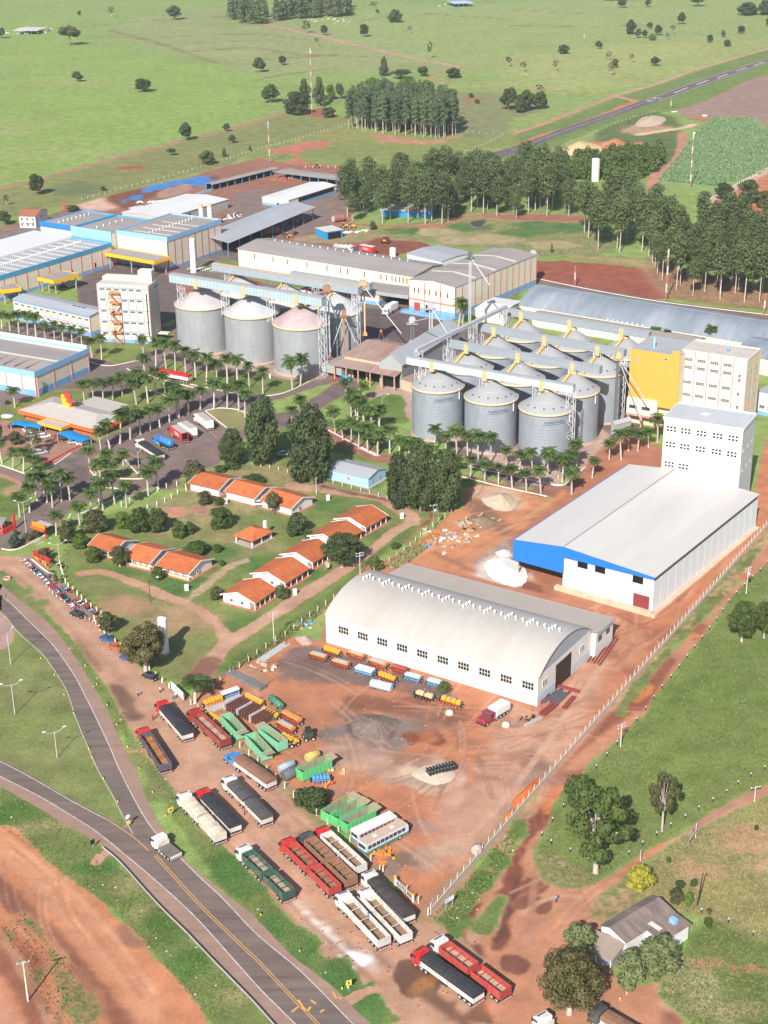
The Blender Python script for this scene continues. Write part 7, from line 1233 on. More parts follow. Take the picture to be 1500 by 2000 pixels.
for a, b_, n, rn, _ in rows:
 A_, B_ = at(a), at(b_); dz = math.atan2((B_ - A_).y,(B_ - A_).x)
 for k in range(n):
  q = A_.lerp(B_,(k + .5) / n); nm, cm = BC[rng.choice([0,0,1,1,1,2,3,4])]; lb = '%s motorcycle, %s from the gate in %s' % (nm, ordinal(k), rn)
  loc = (q.x + rng.uniform(-.15,.15), q.y + rng.uniform(-.15,.15),0); rz = dz + R(70) + rng.uniform(-.15,.15)
  if nm not in protos: o = protos[nm] = bike(lb, cm); o.location = loc; o.rotation_euler[2] = rz
  else: dup(protos[nm], loc, rz, lb)
# ================================================================ VEGETATION
def leaf_mat(name, c1, c2, rnd=.18, trans=.25):
 m, nt, b, N, L = new_mat(name); tc = N('ShaderNodeTexCoord'); n = N('ShaderNodeTexNoise'); n.inputs['Scale'].default_value = .9; n.inputs['Detail'].default_value = 5; n.inputs['Roughness'].default_value = .7; L(tc.outputs['Object'], n.inputs[0])
 r = N('ShaderNodeMapRange'); r.inputs[1].default_value = .35; r.inputs[2].default_value = .65; L(n.outputs[0], r.inputs[0]); mx = N('ShaderNodeMix'); mx.data_type = 'RGBA'; L(r.outputs[0], mx.inputs[0]); mx.inputs[6].default_value = (*c1,1); mx.inputs[7].default_value = (*c2,1)
 oi = N('ShaderNodeObjectInfo'); rr = N('ShaderNodeMapRange'); rr.inputs[3].default_value = 1 - rnd; rr.inputs[4].default_value = 1 + rnd; L(oi.outputs['Random'], rr.inputs[0]); sc = N('ShaderNodeVectorMath'); sc.operation = 'SCALE'; L(mx.outputs[2], sc.inputs[0]); L(rr.outputs[0], sc.inputs['Scale'])
 L(sc.outputs[0], b.inputs['Base Color']); b.inputs['Roughness'].default_value = .6; b.inputs['Specular IOR Level'].default_value = .25
 tr = N('ShaderNodeBsdfTranslucent'); L(sc.outputs[0], tr.inputs[0]); ms = N('ShaderNodeMixShader'); ms.inputs[0].default_value = trans; L(b.outputs[0], ms.inputs[1]); L(tr.outputs[0], ms.inputs[2]); L(ms.outputs[0], nt.nodes['Material Output'].inputs[0])
 return m
BARK = mat('tree_bark',(.20,.15,.12),.95,.25,2.); BARKP = mat('pale_bark',(.46,.39,.34),.9,.2,1., streak=(1,1,.3)); BARKW = mat('whitish_bark',(.55,.47,.42),.9,.2,1.)
def leaves_np(pos, nrm, size, seed, aspect=.62):
 g = np.random.default_rng(seed); n = len(pos); nrm = nrm / (np.linalg.norm(nrm, axis=1, keepdims=True) + 1e-9); t = g.normal(size=(n,3)); t -= nrm * (t * nrm).sum(1, keepdims=True); t /= np.linalg.norm(t, axis=1, keepdims=True) + 1e-9; b = np.cross(nrm, t)
 s = (size * g.uniform(.6,1.35, n))[:, None]; return np.stack([pos - t * s, pos + b * s * aspect + nrm * s * .15, pos + t * s, pos - b * s * aspect + nrm * s * .15],1)
def quads_mesh(name, Q, m):
 n = len(Q); me = bpy.data.meshes.new(name); me.vertices.add(4 * n); me.vertices.foreach_set('co', Q.astype(np.float32).ravel()); me.loops.add(4 * n); me.loops.foreach_set('vertex_index', np.arange(4 * n, dtype=np.int32)); me.polygons.add(n); me.polygons.foreach_set('loop_start', np.arange(0,4 * n,4, dtype=np.int32)); me.update(calc_edges=True); me.materials.append(m); return me
def blob_leaves(blobs, n, size, seed, shell=.55, jit=.9):
 g = np.random.default_rng(seed); B = np.array(blobs, float); w = (B[:,3] * B[:,4] * B[:,5]) ** .6; k = g.choice(len(B), n, p=w / w.sum()); d = g.normal(size=(n,3)); d /= np.linalg.norm(d, axis=1, keepdims=True); r = shell + (1 - shell) * g.random(n) ** .5
 r *= 1 + .12 * np.sin(d[:,0] * 5 + k) * np.cos(d[:,2] * 6 + k * 2); pos = B[k, :3] + d * r[:, None] * B[k,3:]; return leaves_np(pos, d + g.normal(size=(n,3)) * jit * .42 + np.array([0,-.1,.25]), size, seed + 1)
def rand_blobs(seed, n, w, z0, z1, rb, shape='round'):
 g = random.Random(seed); out = []
 for i in range(n):
  t = (i + .5) / n; z = z0 + (z1 - z0) * t
  prof = {'round': math.sin(math.pi * min(1,.18 + .75 * t)) ** .8,'cone': 1.05 * (1 - t) ** .75 + .12,'col': .75 + .25 * math.sin(math.pi * t) - .45 * max(0, t - .7) / .3,'flat': math.sin(math.pi * (.3 + .45 * t))}[shape]
  a = i * 2.4 + g.uniform(-.5,.5); q = w * prof * g.uniform(.35,.8); r = rb * g.uniform(.7,1.25) * (.55 + .45 * prof); out.append((q * math.cos(a), q * math.sin(a), z + g.uniform(-.4,.4), r, r, r * g.uniform(.65,.9)))
 return out
def tree_proto(name, blobs, n, size, lm, seed, trunk_h, trunk_r, bark, limbs=6, shell=.5):
 ex = 5 / max(math.hypot(b[0], b[1]) + b[3] for b in blobs); ez = 10 / max(b[2] + b[5] for b in blobs); blobs = [(b[0] * ex, b[1] * ex, b[2] * ez, b[3] * ex, b[4] * ex, b[5] * ez) for b in blobs]
 t = link(name, None); mb = MB(); g = random.Random(seed); lean = g.uniform(-.3,.3); mb.tube([(0,0,-.2),(lean * .3,0, trunk_h * .5),(lean, lean * .4, trunk_h)],[trunk_r * 1.25, trunk_r, trunk_r * .75],8)
 for i in range(limbs):
  q = blobs[(i * 5 + 2) % len(blobs)]; z = trunk_h * g.uniform(.75,1.0); mb.tube([(lean * .9, lean * .3, z),(q[0] * .45, q[1] * .45, z + (q[2] - z) * .55),(q[0] * .9, q[1] * .9, q[2])],[trunk_r * .55, trunk_r * .35, trunk_r * .12],6)
 mb.obj('trunk', bark, t); link('crown', quads_mesh('crown', blob_leaves(blobs, n, size, seed, shell), lm), t); return t
LM = {'olv': leaf_mat('dense_dark_leaves',(.048,.075,.028),(.10,.13,.052)),'dark': leaf_mat('dark_leaves',(.05,.08,.027),(.10,.14,.046)),'mid': leaf_mat('mid_green_leaves',(.055,.092,.022),(.115,.16,.042)),'olive': leaf_mat('olive_leaves',(.075,.088,.034),(.135,.135,.055)),'lime': leaf_mat('bright_green_leaves',(.08,.15,.022),(.15,.235,.038)),
   'light': leaf_mat('silvery_green_leaves',(.115,.15,.055),(.24,.27,.12)),'brown': leaf_mat('brownish_leaves',(.075,.072,.028),(.19,.165,.065)),'dry': leaf_mat('dry_brown_leaves',(.15,.11,.05),(.24,.17,.09)),'yellow': leaf_mat('yellow_leaves',(.26,.27,.03),(.50,.44,.06)),'euc': leaf_mat('eucalyptus_leaves',(.072,.108,.040),(.155,.20,.078)),'grove': leaf_mat('plantation_leaves',(.085,.13,.06),(.17,.23,.11)),'bluish': leaf_mat('bluish_leaves',(.045,.08,.055),(.10,.15,.10))}
TP = {}
def proto(kind, shape, col, seed):
 """10 m wide, 10 m high models, scaled for use"""
 k = (kind, col, seed)
 if k not in TP:
  if kind == 'round': b = rand_blobs(seed,17,3.6,3.0,8.6,1.75,'round'); t = tree_proto('tree', b,3600,.34, LM[col], seed,3.4,.33, BARK,7)
  elif kind == 'wide': b = rand_blobs(seed,15,4.1,5.2,8.8,1.5,'flat'); t = tree_proto('tree', b,3000,.32, LM[col], seed,4.6,.35, BARK,8)
  elif kind == 'bush': b = rand_blobs(seed,15,3.5,1.2,8.,2.0,'round'); t = tree_proto('bush', b,3600,.36, LM[col], seed,2,.3, BARK,4)
  elif kind == 'cone': b = rand_blobs(seed,22,3.4,1.4,9.4,1.7,'cone'); t = tree_proto('tree', b,3600,.34, LM[col], seed,4,.3, BARK,5)
  elif kind == 'col': b = rand_blobs(seed,40,3.3,1.2,9.2,1.75,'col'); t = tree_proto('tree', b,9000,.27, LM[col], seed,4,.3, BARK,5)
  elif kind == 'big': b = rand_blobs(seed,46,4.2,3.0,9.0,1.25,'round'); t = tree_proto('tree', b,11000,.20, LM[col], seed,3.6,.36, BARKP,12)
  elif kind == 'open': b = rand_blobs(seed,24,4.3,3.2,9.0,1.05,'round'); t = tree_proto('tree', b,4600,.23, LM[col], seed,4.0,.34, BARKP,16)
  elif kind == 'sparse': b = rand_blobs(seed,11,3.9,4.2,9.2,1.1,'round'); t = tree_proto('tree', b,1500,.25, LM[col], seed,4.2,.24, BARKP,10)
  TP[k] = [t, False]
 return TP[k]
def T(kind, col, base, wpx, hpx, label, seed=0, group=None, cat=None, name=None):
 p = at(base); s = VW.get(base[0],(0,0,1))[2]; m = ppm(p); w = wpx * s / m; dep = math.atan2(CAM_H, p.y); h = max(1.2,(hpx * s / m - w * .35 * math.sin(dep)) / math.cos(dep)); sc = (w / 10, w / 10, h / 10); cat = cat or ('bush' if kind == 'bush' else 'tree'); e = proto(kind, None, col, seed % 3); rz = rng.uniform(0,6.28)
 if not e[1]: o = e[0]; e[1] = True; o.location = p; o.rotation_euler[2] = rz; o.scale = sc; tag(o, label, cat, group)
 else: o = dup(e[0], p, rz, label, group, sc); o['category'] = cat
 if name: o.name = name
 return o
F_ = 'scattered pasture trees'
far = [('round','dark','a455,480',75,65,'small dark round tree in left pasture, left of two'),('round','dark','a835,540',115,85,'dark leaning tree in left pasture, right of two'),('round','dark','a1090,825',92,112,'tall dark tree at the pasture track'),('round','mid','a1328,770',55,50,'small round tree just past the pasture track'),('round','mid','a1360,840',55,55,'round tree between pasture track and fence'),('wide','mid','a1005,912',65,45,'small tree with two lobes below the track'),('bush','mid','a1215,965',112,88,'big rounded tree against the pasture fence'),('cone','mid','a1315,920',36,56,'narrow small tree beside big rounded one'),('cone','mid','a1465,885',25,35,'tiny conical tree at the fence line'),('round','dark','a215,1142',105,130,'tall dark tree in dry strip at left'),('sparse','olive','a40,1205',45,68,'thin sparse tree at the left frame edge'),('wide','olive','a410,268',145,118,'wide spreading tree near the cattle shed'),('round','dark','a10,225',60,62,'dark tree cut by the left edge near cattle'),('sparse','olive','a655,100',48,62,'sparse lone tree near the top left'),('round','olive','a465,92',32,30,'tiny tree left of the sparse lone tree'),('round','dark','a1020,117',105,88,'broad dark tree near top, left of plantation'),('round','dark','a30,1318',90,90,'dark round tree left of the white house'),('bush','dark','a430,1238',95,42,'low dark shrub behind the bright blue panel'),('bush','mid','a605,1118',42,30,'small green bush in the dry strip'),
 ('round','dark','b20,425',85,92,'dark tree pair member at left of the tall mast'),('round','dark','b155,382',60,58,'round dark tree beside sparse dry one'),('round','dark','b85,602',122,112,'large dark leaning tree left of mast'),('sparse','olive','b295,195',68,75,'olive tree on dirt road above the mast'),('round','dark','b400,207',56,62,'dark tree beside the dirt road by cattle'),('round','dark','b632,217',64,78,'dark tree below the small herd'),('sparse','olive','b355,268',32,48,'small thin tree below the dirt road'),('bush','dark','b815,132',108,78,'broad dense dark tree near the herd'),('sparse','dry','b900,197',36,46,'little dry tree in the middle pasture'),('sparse','dark','b1017,342',38,98,'slim tall tree in the middle pasture'),('sparse','olive','b1478,392',46,62,'thin tree near dirt road junction'),('sparse','olive','b690,50',60,42,'faint sparse tree near top edge'),('round','dark','b712,80',26,26,'tiny tree left of the dense dark tree'),('cone','euc','b750,448',78,118,'conical dark tree behind the grove'),('round','dark','b980,448',76,62,'round dark tree behind the grove, right'),('bush','dark','b1155,457',108,64,'broad dense bush tree by the dirt road end'),('bush','mid','b1260,572',36,30,'small bush right of grove, upper'),('bush','mid','b1295,606',42,26,'small bush right of grove, lower'),('wide','dark','b850,462',145,58,'low wide crown behind the grove'),
 ('bush','dark','b235,670',180,140,'big dense dark tree at the mast foot, left'),('cone','euc','b372,622',92,172,'tall dark conical tree right of mast'),('cone','euc','b285,580',90,120,'dark conical tree behind the mast foot'),('bush','lime','b440,585',72,92,'lime green tree left of the grove'),('round','dark','b492,580',64,95,'dark tree between lime tree and grove'),('bush','olive','b425,687',105,64,'olive shrub at the grove front corner'),('bush','lime','b680,560',110,110,'bright green crown behind the grove, leftmost'),('bush','lime','b755,570',140,110,'bright green crown behind the grove, second'),('bush','lime','b890,560',140,110,'bright green crown behind the grove, third'),('bush','lime','b1000,560',120,95,'bright green crown behind the grove, right end'),
 ('round','dark','c-20,645',120,135,'dark tree at left of the roadside clump'),('round','dark','c80,650',120,130,'dark tree in the middle of roadside clump'),('round','dark','c165,640',115,105,'dark tree at right end of roadside clump'),('bush','mid','c50,660',85,90,'mid green tree in front of roadside clump'),('sparse','dark','c160,545',58,52,'small tree behind roadside clump'),
 ('sparse','dry','c65,422',46,62,'brownish dry tree left in the right pasture'),('sparse','dry','c255,417',46,66,'brownish dry tree second in right pasture'),('bush','dark','c302,316',80,58,'dense dark bush tree in right pasture'),('round','dark','c508,287',50,50,'round dark tree right of the dense bush tree'),('sparse','dry','c565,352',42,52,'brownish tree above a close pair'),('round','olive','c602,398',50,56,'dark member of the close pair'),('sparse','dry','c580,442',56,78,'brownish tall member of the close pair'),('sparse','dry','c702,367',38,52,'small brownish tree right of close pair'),('round','dark','c838,387',66,58,'round dark tree above the airstrip road'),('bush','dark','c695,202',70,88,'tall dark tree at left of tree cluster'),('round','dark','c738,224',46,58,'dark tree low in the tree cluster'),('round','dark','c776,224',42,52,'dark tree beside low one in cluster'),('round','mid','c806,168',48,40,'round tree at top of the cluster'),('round','dark','c856,208',58,64,'round dark tree at right of cluster'),('bush','lime','c822,237',54,42,'light green bush in tree cluster'),('sparse','dry','c910,237',32,46,'small brown tree right of the cluster'),('sparse','dry','c940,197',42,52,'brown tree below the tall dark one'),('round','dark','c992,143',62,72,'dark tree above brown one, upper right'),('round','dark','c1160,250',46,48,'round dark tree, right pasture, left of three'),('round','olive','c1237,220',34,44,'narrow tree, right pasture, middle of three'),('bush','dark','c1260,272',56,42,'broad dark tree, right pasture, lower of three'),('round','dark','c1342,197',54,48,'round dark tree farther right in pasture'),('round','dark','c1500,152',36,48,'dark tree cut by the right frame edge'),('round','dark','c645,47',66,58,'dark tree near top edge, left of two'),('round','dark','c797,42',44,50,'dark tree near top edge, right of two'),('wide','dark','c1090,37',95,52,'flat-topped tree near the top edge'),('bush','dark','c1380,88',160,78,'dark tree mass at upper right corner'),('bush','dark','c1485,88',115,90,'dark tree at the upper right frame corner'),
 ('round','dark','c1235,1170',125,108,'dark tree beside pale path at right'),('bush','dark','c1385,1190',160,150,'large dense dark tree near right edge'),('bush','brown','c1475,1215',120,105,'brownish dense tree at right frame edge')]
for k in far: T(*k, seed=rng.randrange(3), group=F_)
mid = [('col','dark','j390,868',225,310,'dark dense tree left of the two tallest by the car park'),('col','olv','j618,852',320,545,'tall dense dark tree above the fence, left of the two tallest'),('col','olv','j965,978',380,610,'tall dense dark tree beside the blue shed'),('col','olv','k300,525',245,430,'tall dark tree at left of big clump by hangar yard'),('col','olv','k455,562',285,545,'tall dark tree in the middle of big clump'),('col','olv','k655,562',270,500,'tall dark tree at right end of big clump'),
 ('bush','olive','j110,985',200,190,'olive tree behind the first tiled house by car park'),('bush','olive','j190,1145',125,118,'greyish shrub in front of first tiled house'),('bush','olive','j295,1150',90,70,'little grey shrub by the second tiled house'),('bush','mid','j305,1318',200,180,'big round green bush on the lawn'),('bush','dark','j860,1370',190,190,'dark round tree on the green near stepped houses'),('bush','mid','j540,985',210,80,'wide green bush behind middle tiled house'),('round','olive','j690,1215',130,185,'small tree with pale trunk before the right tiled house'),('big','dark','n1270,590',340,290,'big spreading dark tree between stepped houses and track'),('bush','mid','j940,1385',75,75,'small bush near dark round tree'),('bush','mid','j300,905',115,62,'low bush beside the fence corner'),
 ('bush','olive','m330,365',115,118,'olive rounded tree by the red shelter'),('bush','olive','m495,230',150,190,'olive tree next to red shelter and gate'),('bush','lime','m590,265',150,130,'bright lime bush left of the hidden house'),('bush','mid','m690,365',155,135,'green bush in front of the hidden house'),('bush','olive','i700,1350',220,200,'olive tree behind the lime bush'),('bush','lime','i900,1320',135,140,'bright green tree behind gate-row houses'),('bush','mid','i1030,1345',210,210,'round green tree behind gate-row houses, middle'),('bush','dark','i1160,1345',190,200,'dark green tree behind gate-row houses, right'),('bush','mid','i1310,1390',125,145,'green bush on the lawn past gate-row houses'),('bush','mid','i1392,1362',110,105,'round bush right of the lawn bush'),('bush','mid','n205,495',240,125,'wide low bush behind right gate-row house'),('bush','mid','n355,480',90,72,'small bush right of wide low bush'),('big','olive','m880,400',170,170,'small leafy tree in front of the porched house'),('bush','mid','m1157,492',112,108,'round clipped bush before right porched house'),('bush','olive','n345,825',120,108,'olive shrub left of the clean-gabled house'),('bush','olive','n822,818',132,115,'olive shrub at porch of clean-gabled house'),('bush','mid','n390,582',52,52,'tiny bush near kiosk path'),('round','olive','m792,890',175,190,'leafy tree in the boundary post row'),('big','brown','m1068,1165',390,400,'large dark roadside tree in front of water tower'),('sparse','olive','m390,540',120,130,'thin grey tree among the motorcycles'),('bush','dark','r795,1115',320,200,'wide dark leafy bush beside the bright green bins'),
 ('big','mid','l1345,1060',200,265,'dense dark tree in the right field, left of two'),('big','mid','l1475,1040',130,235,'dense tree in the right field at frame edge'),('open','mid','u490,614',440,590,'tall open-crowned tree with white trunk at the lane corner'),('bush','mid','u395,240',250,240,'yellowish-green tree behind the tall white-trunked tree'),('open','olive','u878,370',190,380,'conical grey-green tree in the right field'),('bush','yellow','u745,712',195,175,'bright yellow flowering tree beside the track'),('bush','light','u395,1105',235,235,'silvery green round tree left of old house'),('big','brown','u335,1440',470,430,'large brownish-green tree at the bottom right'),('bush','light','u690,1275',205,240,'silvery green tree in front of old house, left'),('bush','light','u850,1225',300,290,'silvery green tree in front of old house, right'),('bush','dark','u985,700',74,52,'small dark bush by leaning pole, left'),('bush','dark','u1065,692',52,52,'small dark bush by leaning pole, right'),('bush','olive','u965,782',115,92,'olive shrub behind the old house'),('bush','lime','u1032,805',62,88,'lime shrub behind the old house'),('bush','mid','u1150,930',62,66,'small shrub right of the old house'),('bush','mid','u1155,855',36,40,'tiny shrub above the right one'),('bush','dark','u1432,365',34,24,'tiny bush alone in the dry lawn'),('bush','dark','u915,552',38,32,'tiny bush beside the yellow tree'),
 ('sparse','olive','i245,775',210,215,'thin open tree in the office car park'),('bush','olive','i115,705',130,110,'olive shrub tree in office car park'),('round','dark','i-10,700',90,170,'dark tree cut by left edge at car park'),('bush','bluish','i110,1455',120,105,'bluish agave-like bush on the gate island'),('bush','olive','i205,1405',95,66,'low bush in the middle of gate island'),('bush','olive','i262,1385',90,66,'low bush under the gate canopy'),('bush','mid','i115,1372',42,52,'tiny round bush on the gate island'),('bush','mid','k120,985',135,118,'green bush at the hangar back corner'),('bush','mid','o1150,945',115,95,'green shrub among the parked drills'),('bush','olive','i985,265',180,110,'olive shrubs among the palms by the red trailer'),('bush','mid','i55,410',50,36,'clipped bush left of the restaurant'),('bush','mid','i610,620',75,70,'bush at the restaurant right corner'),('bush','mid','i530,600',55,60,'bush beside entrance canopy'),('bush','mid','k270,830',90,60,'low green bush along yard ditch'),('cone','lime','c232,1480',26,60,'single small cypress-like tree on rough grass'),('bush','olive','b685,1345',50,55,'bush at the foot of eucalyptus belt')]
for k in mid: T(*k, seed=rng.randrange(3))
t = thing('bare_tree','leafless pale tree beside the dirt track','tree', at('u1030,470')); mb = MB(); g = random.Random(4)
def branch(mb, p, d, L_, r, dep):
 q = p + d * L_; mb.tube([p, p + d * L_ * .5 + Vector((g.uniform(-.1,.1), g.uniform(-.1,.1),0)) * L_, q],[r, r * .8, r * .6],5)
 if dep:
  for _ in range(3): branch(mb, q,(d + Vector((g.uniform(-.8,.8), g.uniform(-.8,.8), g.uniform(-.1,.5)))).normalized(), L_ * .68, r * .55, dep - 1)
branch(mb, Vector((0,0,-.1)), Vector((.1,0,1)),1.9,.16,4); mb.obj('branches', mat('pale_twigs',(.38,.30,.26),.9,.15), t)
FR = leaf_mat('palm_fronds',(.042,.078,.02),(.11,.165,.042),.2,.2); FRD = leaf_mat('old_palm_fronds',(.10,.11,.035),(.20,.17,.07),.2); PTR = mat('palm_trunk',(.50,.45,.40),.9,.15,1.2, rnd=.15, dirt=((.3,.24,.2),.5,.6)); PSH = mat('palm_crownshaft',(.12,.19,.06),.6,.1)
def palm_proto(seed, h=10.5, feather=False):
 g = random.Random(seed); t = link('palm_tree', None); hh = h - 2.6
 MB().tube([(0,0,-.1),(0,0,.5),(.03,0, hh * .4),(.05,.03, hh * .75),(.05,.05, hh)],[.32,.25,.24,.2,.15],8).obj('trunk', PTR, t); MB().tube([(.05,.05, hh),(.05,.05, hh + .5),(.05,.05, hh + 1.5)],[.16,.19,.07],8).obj('crownshaft', PSH, t)
 def fronds(n, e0, e1, L0, L1, off):
  V = []
  for i in range(n):
   a = off + 2 * math.pi * i / n + g.uniform(-.2,.2); el = g.uniform(e0, e1); L_ = g.uniform(L0, L1); P = [Vector((.05,.05, hh + 1.25))]; d = Vector((math.cos(a) * math.cos(el), math.sin(a) * math.cos(el), math.sin(el)))
   for k in range(7): P.append(P[-1] + d * L_ / 7); d = (d + Vector((0,0,-.27))).normalized()
   side = Vector((-math.sin(a), math.cos(a),0))
   for k in range(1,8):
    w = .95 * math.sin(math.pi * (k / 8.5) ** .7) + .15
    for s_ in (-1,1):
     for q in (0,.5):
      p = P[k].lerp(P[k - 1], q); ax = (P[k] - P[k - 1]).normalized(); tip = p + (side * s_ * .85 + ax * .55 + Vector((0,0,-.45 + g.uniform(-.25,.25)))).normalized() * w; V.append([p - ax * .12, p + ax * .12, tip + ax * .05, tip - ax * .03])
   for k in range(7): V.append([P[k] + side * .04, P[k] - side * .04, P[k + 1] - side * .03, P[k + 1] + side * .03])
  return np.array([[tuple(c) for c in q] for q in V])
 link('crown', quads_mesh('crown', np.concatenate([fronds(7,.75,1.25,2.3,2.8,0), fronds(9,.1,.6,2.6,3.1,.3)]), FR), t); link('drooping_fronds', quads_mesh('drooping_fronds', fronds(6,-.75,-.25,2.0,2.5,.1), FRD), t)
 return t
PP = [palm_proto(s_) for s_ in (1,2,3,4)]; PU = [0]
def palm(base, h, label, group):
 p = at(base); k = PU[0] % 4; s_ = h / 10.5; sx = (.55 * s_ + .62) * rng.uniform(.9,1.15); sc = (sx, sx, s_)
 if PU[0] < 4: o = PP[k]; o.location = p; o.scale = sc; tag(o, label,'palm', group)
 else: o = dup(PP[k], p, rng.uniform(0,6.28), label, group, sc)
 o.rotation_euler[0] = rng.uniform(-.1,.1); o.rotation_euler[1] = rng.uniform(-.1,.1); PU[0] += 1
 return o
prow = [('row below the old silos',10,'e-20,1310 e47,1330 e122,1350 e196,1375 e275,1430 e350,1412 e428,1422 e503,1440 e590,1455 e688,1495'),('row along the road below the red trailer',9.8,'j-15,500 j65,470 j155,450 j255,446 j352,442 j437,462 j482,502'),
  ('row in front of the two-storey office',9.5,'d15,1020 d75,1036 d140,1050 d205,1064 d265,1084 d335,1104 d400,1115 d465,1122 d530,1142 d600,1156 d675,1232 d745,1245'),('row between car park and restaurant road',10,'i805,740 i880,700 i955,667 i1030,632 i1102,606 i1172,577 i1242,542 i1312,506 i1382,478'),('clump between restaurant and left warehouse',9.6,'i620,397 i685,402 i757,402 i825,376 i897,346 i110,432'),
  ('clump at the red trailer road',9.6,'i1000,412 i1085,402 i1145,340 i1062,245 i1000,290 i1210,330 d1062,1262 d1142,1300'),('row along the left lawn',9,'i15,842 i95,882 i172,904 i235,932 i300,1000 i325,1072'),('avenue from the gate, left side',9.2,'i145,1232 i217,1202 i272,1115 i345,1130'),('avenue from the gate, right side',9.4,'i385,1164 i452,1122 i512,1112 i412,1372 i585,1292 i672,1218 i757,1184 i842,1142 i927,1166 i1087,1082 i1162,1034'),('traffic island beside car park',8.6,'i702,982 i805,992 i740,762 i905,902 i665,905 i790,880 i740,1010'),
  ('lane beside the loading shed',9,'g120,1352 g170,1392 g225,1242 g265,1282 g310,1312 g360,1352 g410,1346 g225,1412 g275,1452 g335,1472 g400,1497 g195,1150 g300,1140'),('lane above the blue shed',8.6,'j1262,492 j1302,542 j1356,582 j1410,622 j1465,612 j820,610 j1455,782 j880,560'),('lower lane row before the right silos',8.2,'k70,122 k142,152 k230,130 k300,160 k372,200 k430,190 k520,222 k600,250 k722,282 k820,312 k925,332 k1025,357 k1127,382 k1232,402 k1337,424'),
  ('ring at the foot of right silos',8.8,'k560,120 k640,130 k720,150 k800,165 k877,185 k970,202 k1082,232 k1177,272 k1277,302 k1387,312 k1492,342'),('line between silos and white hangar',8.6,'h212,1290 h297,1310 h342,1272 h378,1242 h350,1395 h570,1192 h640,1194 h682,1142 h737,1142 h800,1122 h852,1092 h470,1300')]
for rn, h, ps in prow:
 for i, q in enumerate(ps.split()): palm(q, h * rng.uniform(.72,1.18),'royal palm, %s in %s' % (ordinal(i), rn),'royal palms')
palm('j830,300',12.5,'tall royal palm in front of pinkish silo, left of two','royal palms'); palm('j888,275',12,'tall royal palm in front of pinkish silo, right of two','royal palms'); palm('g940,640',12,'tall palm at the corner of the cream warehouse block, left','royal palms'); palm('g965,650',10,'shorter palm at corner of the cream warehouse block','royal palms'); palm('h1150,540',9,'big palm behind the cream mill roof','royal palms'); palm('h900,520',6,'palm peeking above the orange mill roof, right','royal palms'); palm('h835,505',6,'palm peeking above the orange mill roof, left','royal palms')
o = palm('q775,400',6.2,'feathery palm beside the white sign at yard corner', None); o.scale = (1.5,1.5,.6)
def euc_proto(seed, h, w, crown0, n, lm, bark, size, tr=.17, shape='col'):
 nb = 16; b = rand_blobs(seed, nb, w * .62, h * crown0, h * .96, w * .52, shape); t = link('eucalyptus_tree', None); g = random.Random(seed); MB().tube([(0,0,-.2),(g.uniform(-.2,.2), g.uniform(-.2,.2), h * .5),(0,0, h * .93)],[tr * 1.3, tr, tr * .3],6).obj('trunk', bark, t); link('crown', quads_mesh('crown', blob_leaves(b, n, size, seed,.35,1.1), lm), t); return t
def inside(x, y, P):
 c = False
 for i in range(len(P)):
  a, b = P[i], P[(i + 1) % len(P)]
  if (a.y > y) != (b.y > y) and x < (b.x - a.x) * (y - a.y) / (b.y - a.y) + a.x: c = not c
 return c
def plant(outline, n, protos, label, group, cat='tree', smin=.85, smax=1.12, sep=None, name=None, fill=None):
 P = pts(outline); x0, x1 = min(p.x for p in P), max(p.x for p in P); y0, y1 = min(p.y for p in P), max(p.y for p in P); got = []; tries = 0; ar = abs(sum(P[i].x * P[(i + 1) % len(P)].y - P[(i + 1) % len(P)].x * P[i].y for i in range(len(P)))) / 2; sep = sep or .72 * math.sqrt(ar / n)
 while len(got) < n and tries < 60000:
  tries += 1; x, y = rng.uniform(x0, x1), rng.uniform(y0, y1)
  if inside(x, y, P) and all((x - a) ** 2 + (y - b) ** 2 > sep * sep for a, b in got): got.append((x, y))
  if tries % 4000 == 0: sep *= .9
 used = 0
 for i,(x, y) in enumerate(got):
  s_ = rng.uniform(smin, smax); sc = (s_ * rng.uniform(.9,1.2), s_ * rng.uniform(.9,1.2), s_); pr = protos[i % len(protos)]
  if not pr.get('category'): pr.location = (x, y,0); pr.scale = sc; pr.rotation_euler[2] = rng.uniform(0,6.28); tag(pr, label, cat, group)
  else: o = dup(pr,(x, y,0), rng.uniform(0,6.28), label, group, sc)
 return got
GP = [euc_proto(s_,28,3.9,.30,1500, LM['grove'], BARKP,.42,.2) for s_ in (11,12,13)]
plant('b540,757 b690,782 b850,797 b1080,818 b1185,790 b1150,725 b880,690 b620,690',135, GP,'tall slim pale-trunked eucalyptus in the dense rectangular grove','eucalyptus trees of the rectangular grove', smin=.86, smax=1.04)
BP = [euc_proto(s_,24,6.4,.38,2000, LM['euc'], BARKP,.46,.24,'round') for s_ in (21,22,23)]; plant('b500,1305 b660,1318 b880,1312 b1100,1316 b1260,1245 c0,1280 c370,1272 c380,1190 c200,1080 b1300,1100 b900,1130 b560,1180',92, BP,'dark ragged eucalyptus in the belt behind the works','eucalyptus trees of the middle belt', smin=.6, smax=1.15)
EP = [euc_proto(s_,25,6.2,.45,1900, LM['euc'], BARKP,.48,.2,'round') for s_ in (31,32,33)]
plant('c380,1480 c560,1500 c880,1500 c870,1330 c700,1290 c420,1330',17, EP,'tall open eucalyptus on the red rough ground','eucalyptus trees of the open patch', smin=.8, smax=1.15)
RP = [euc_proto(s_,24,4.7,.46,1700, LM['euc'], BARKW,.46,.16,'round') for s_ in (41,42,43)]
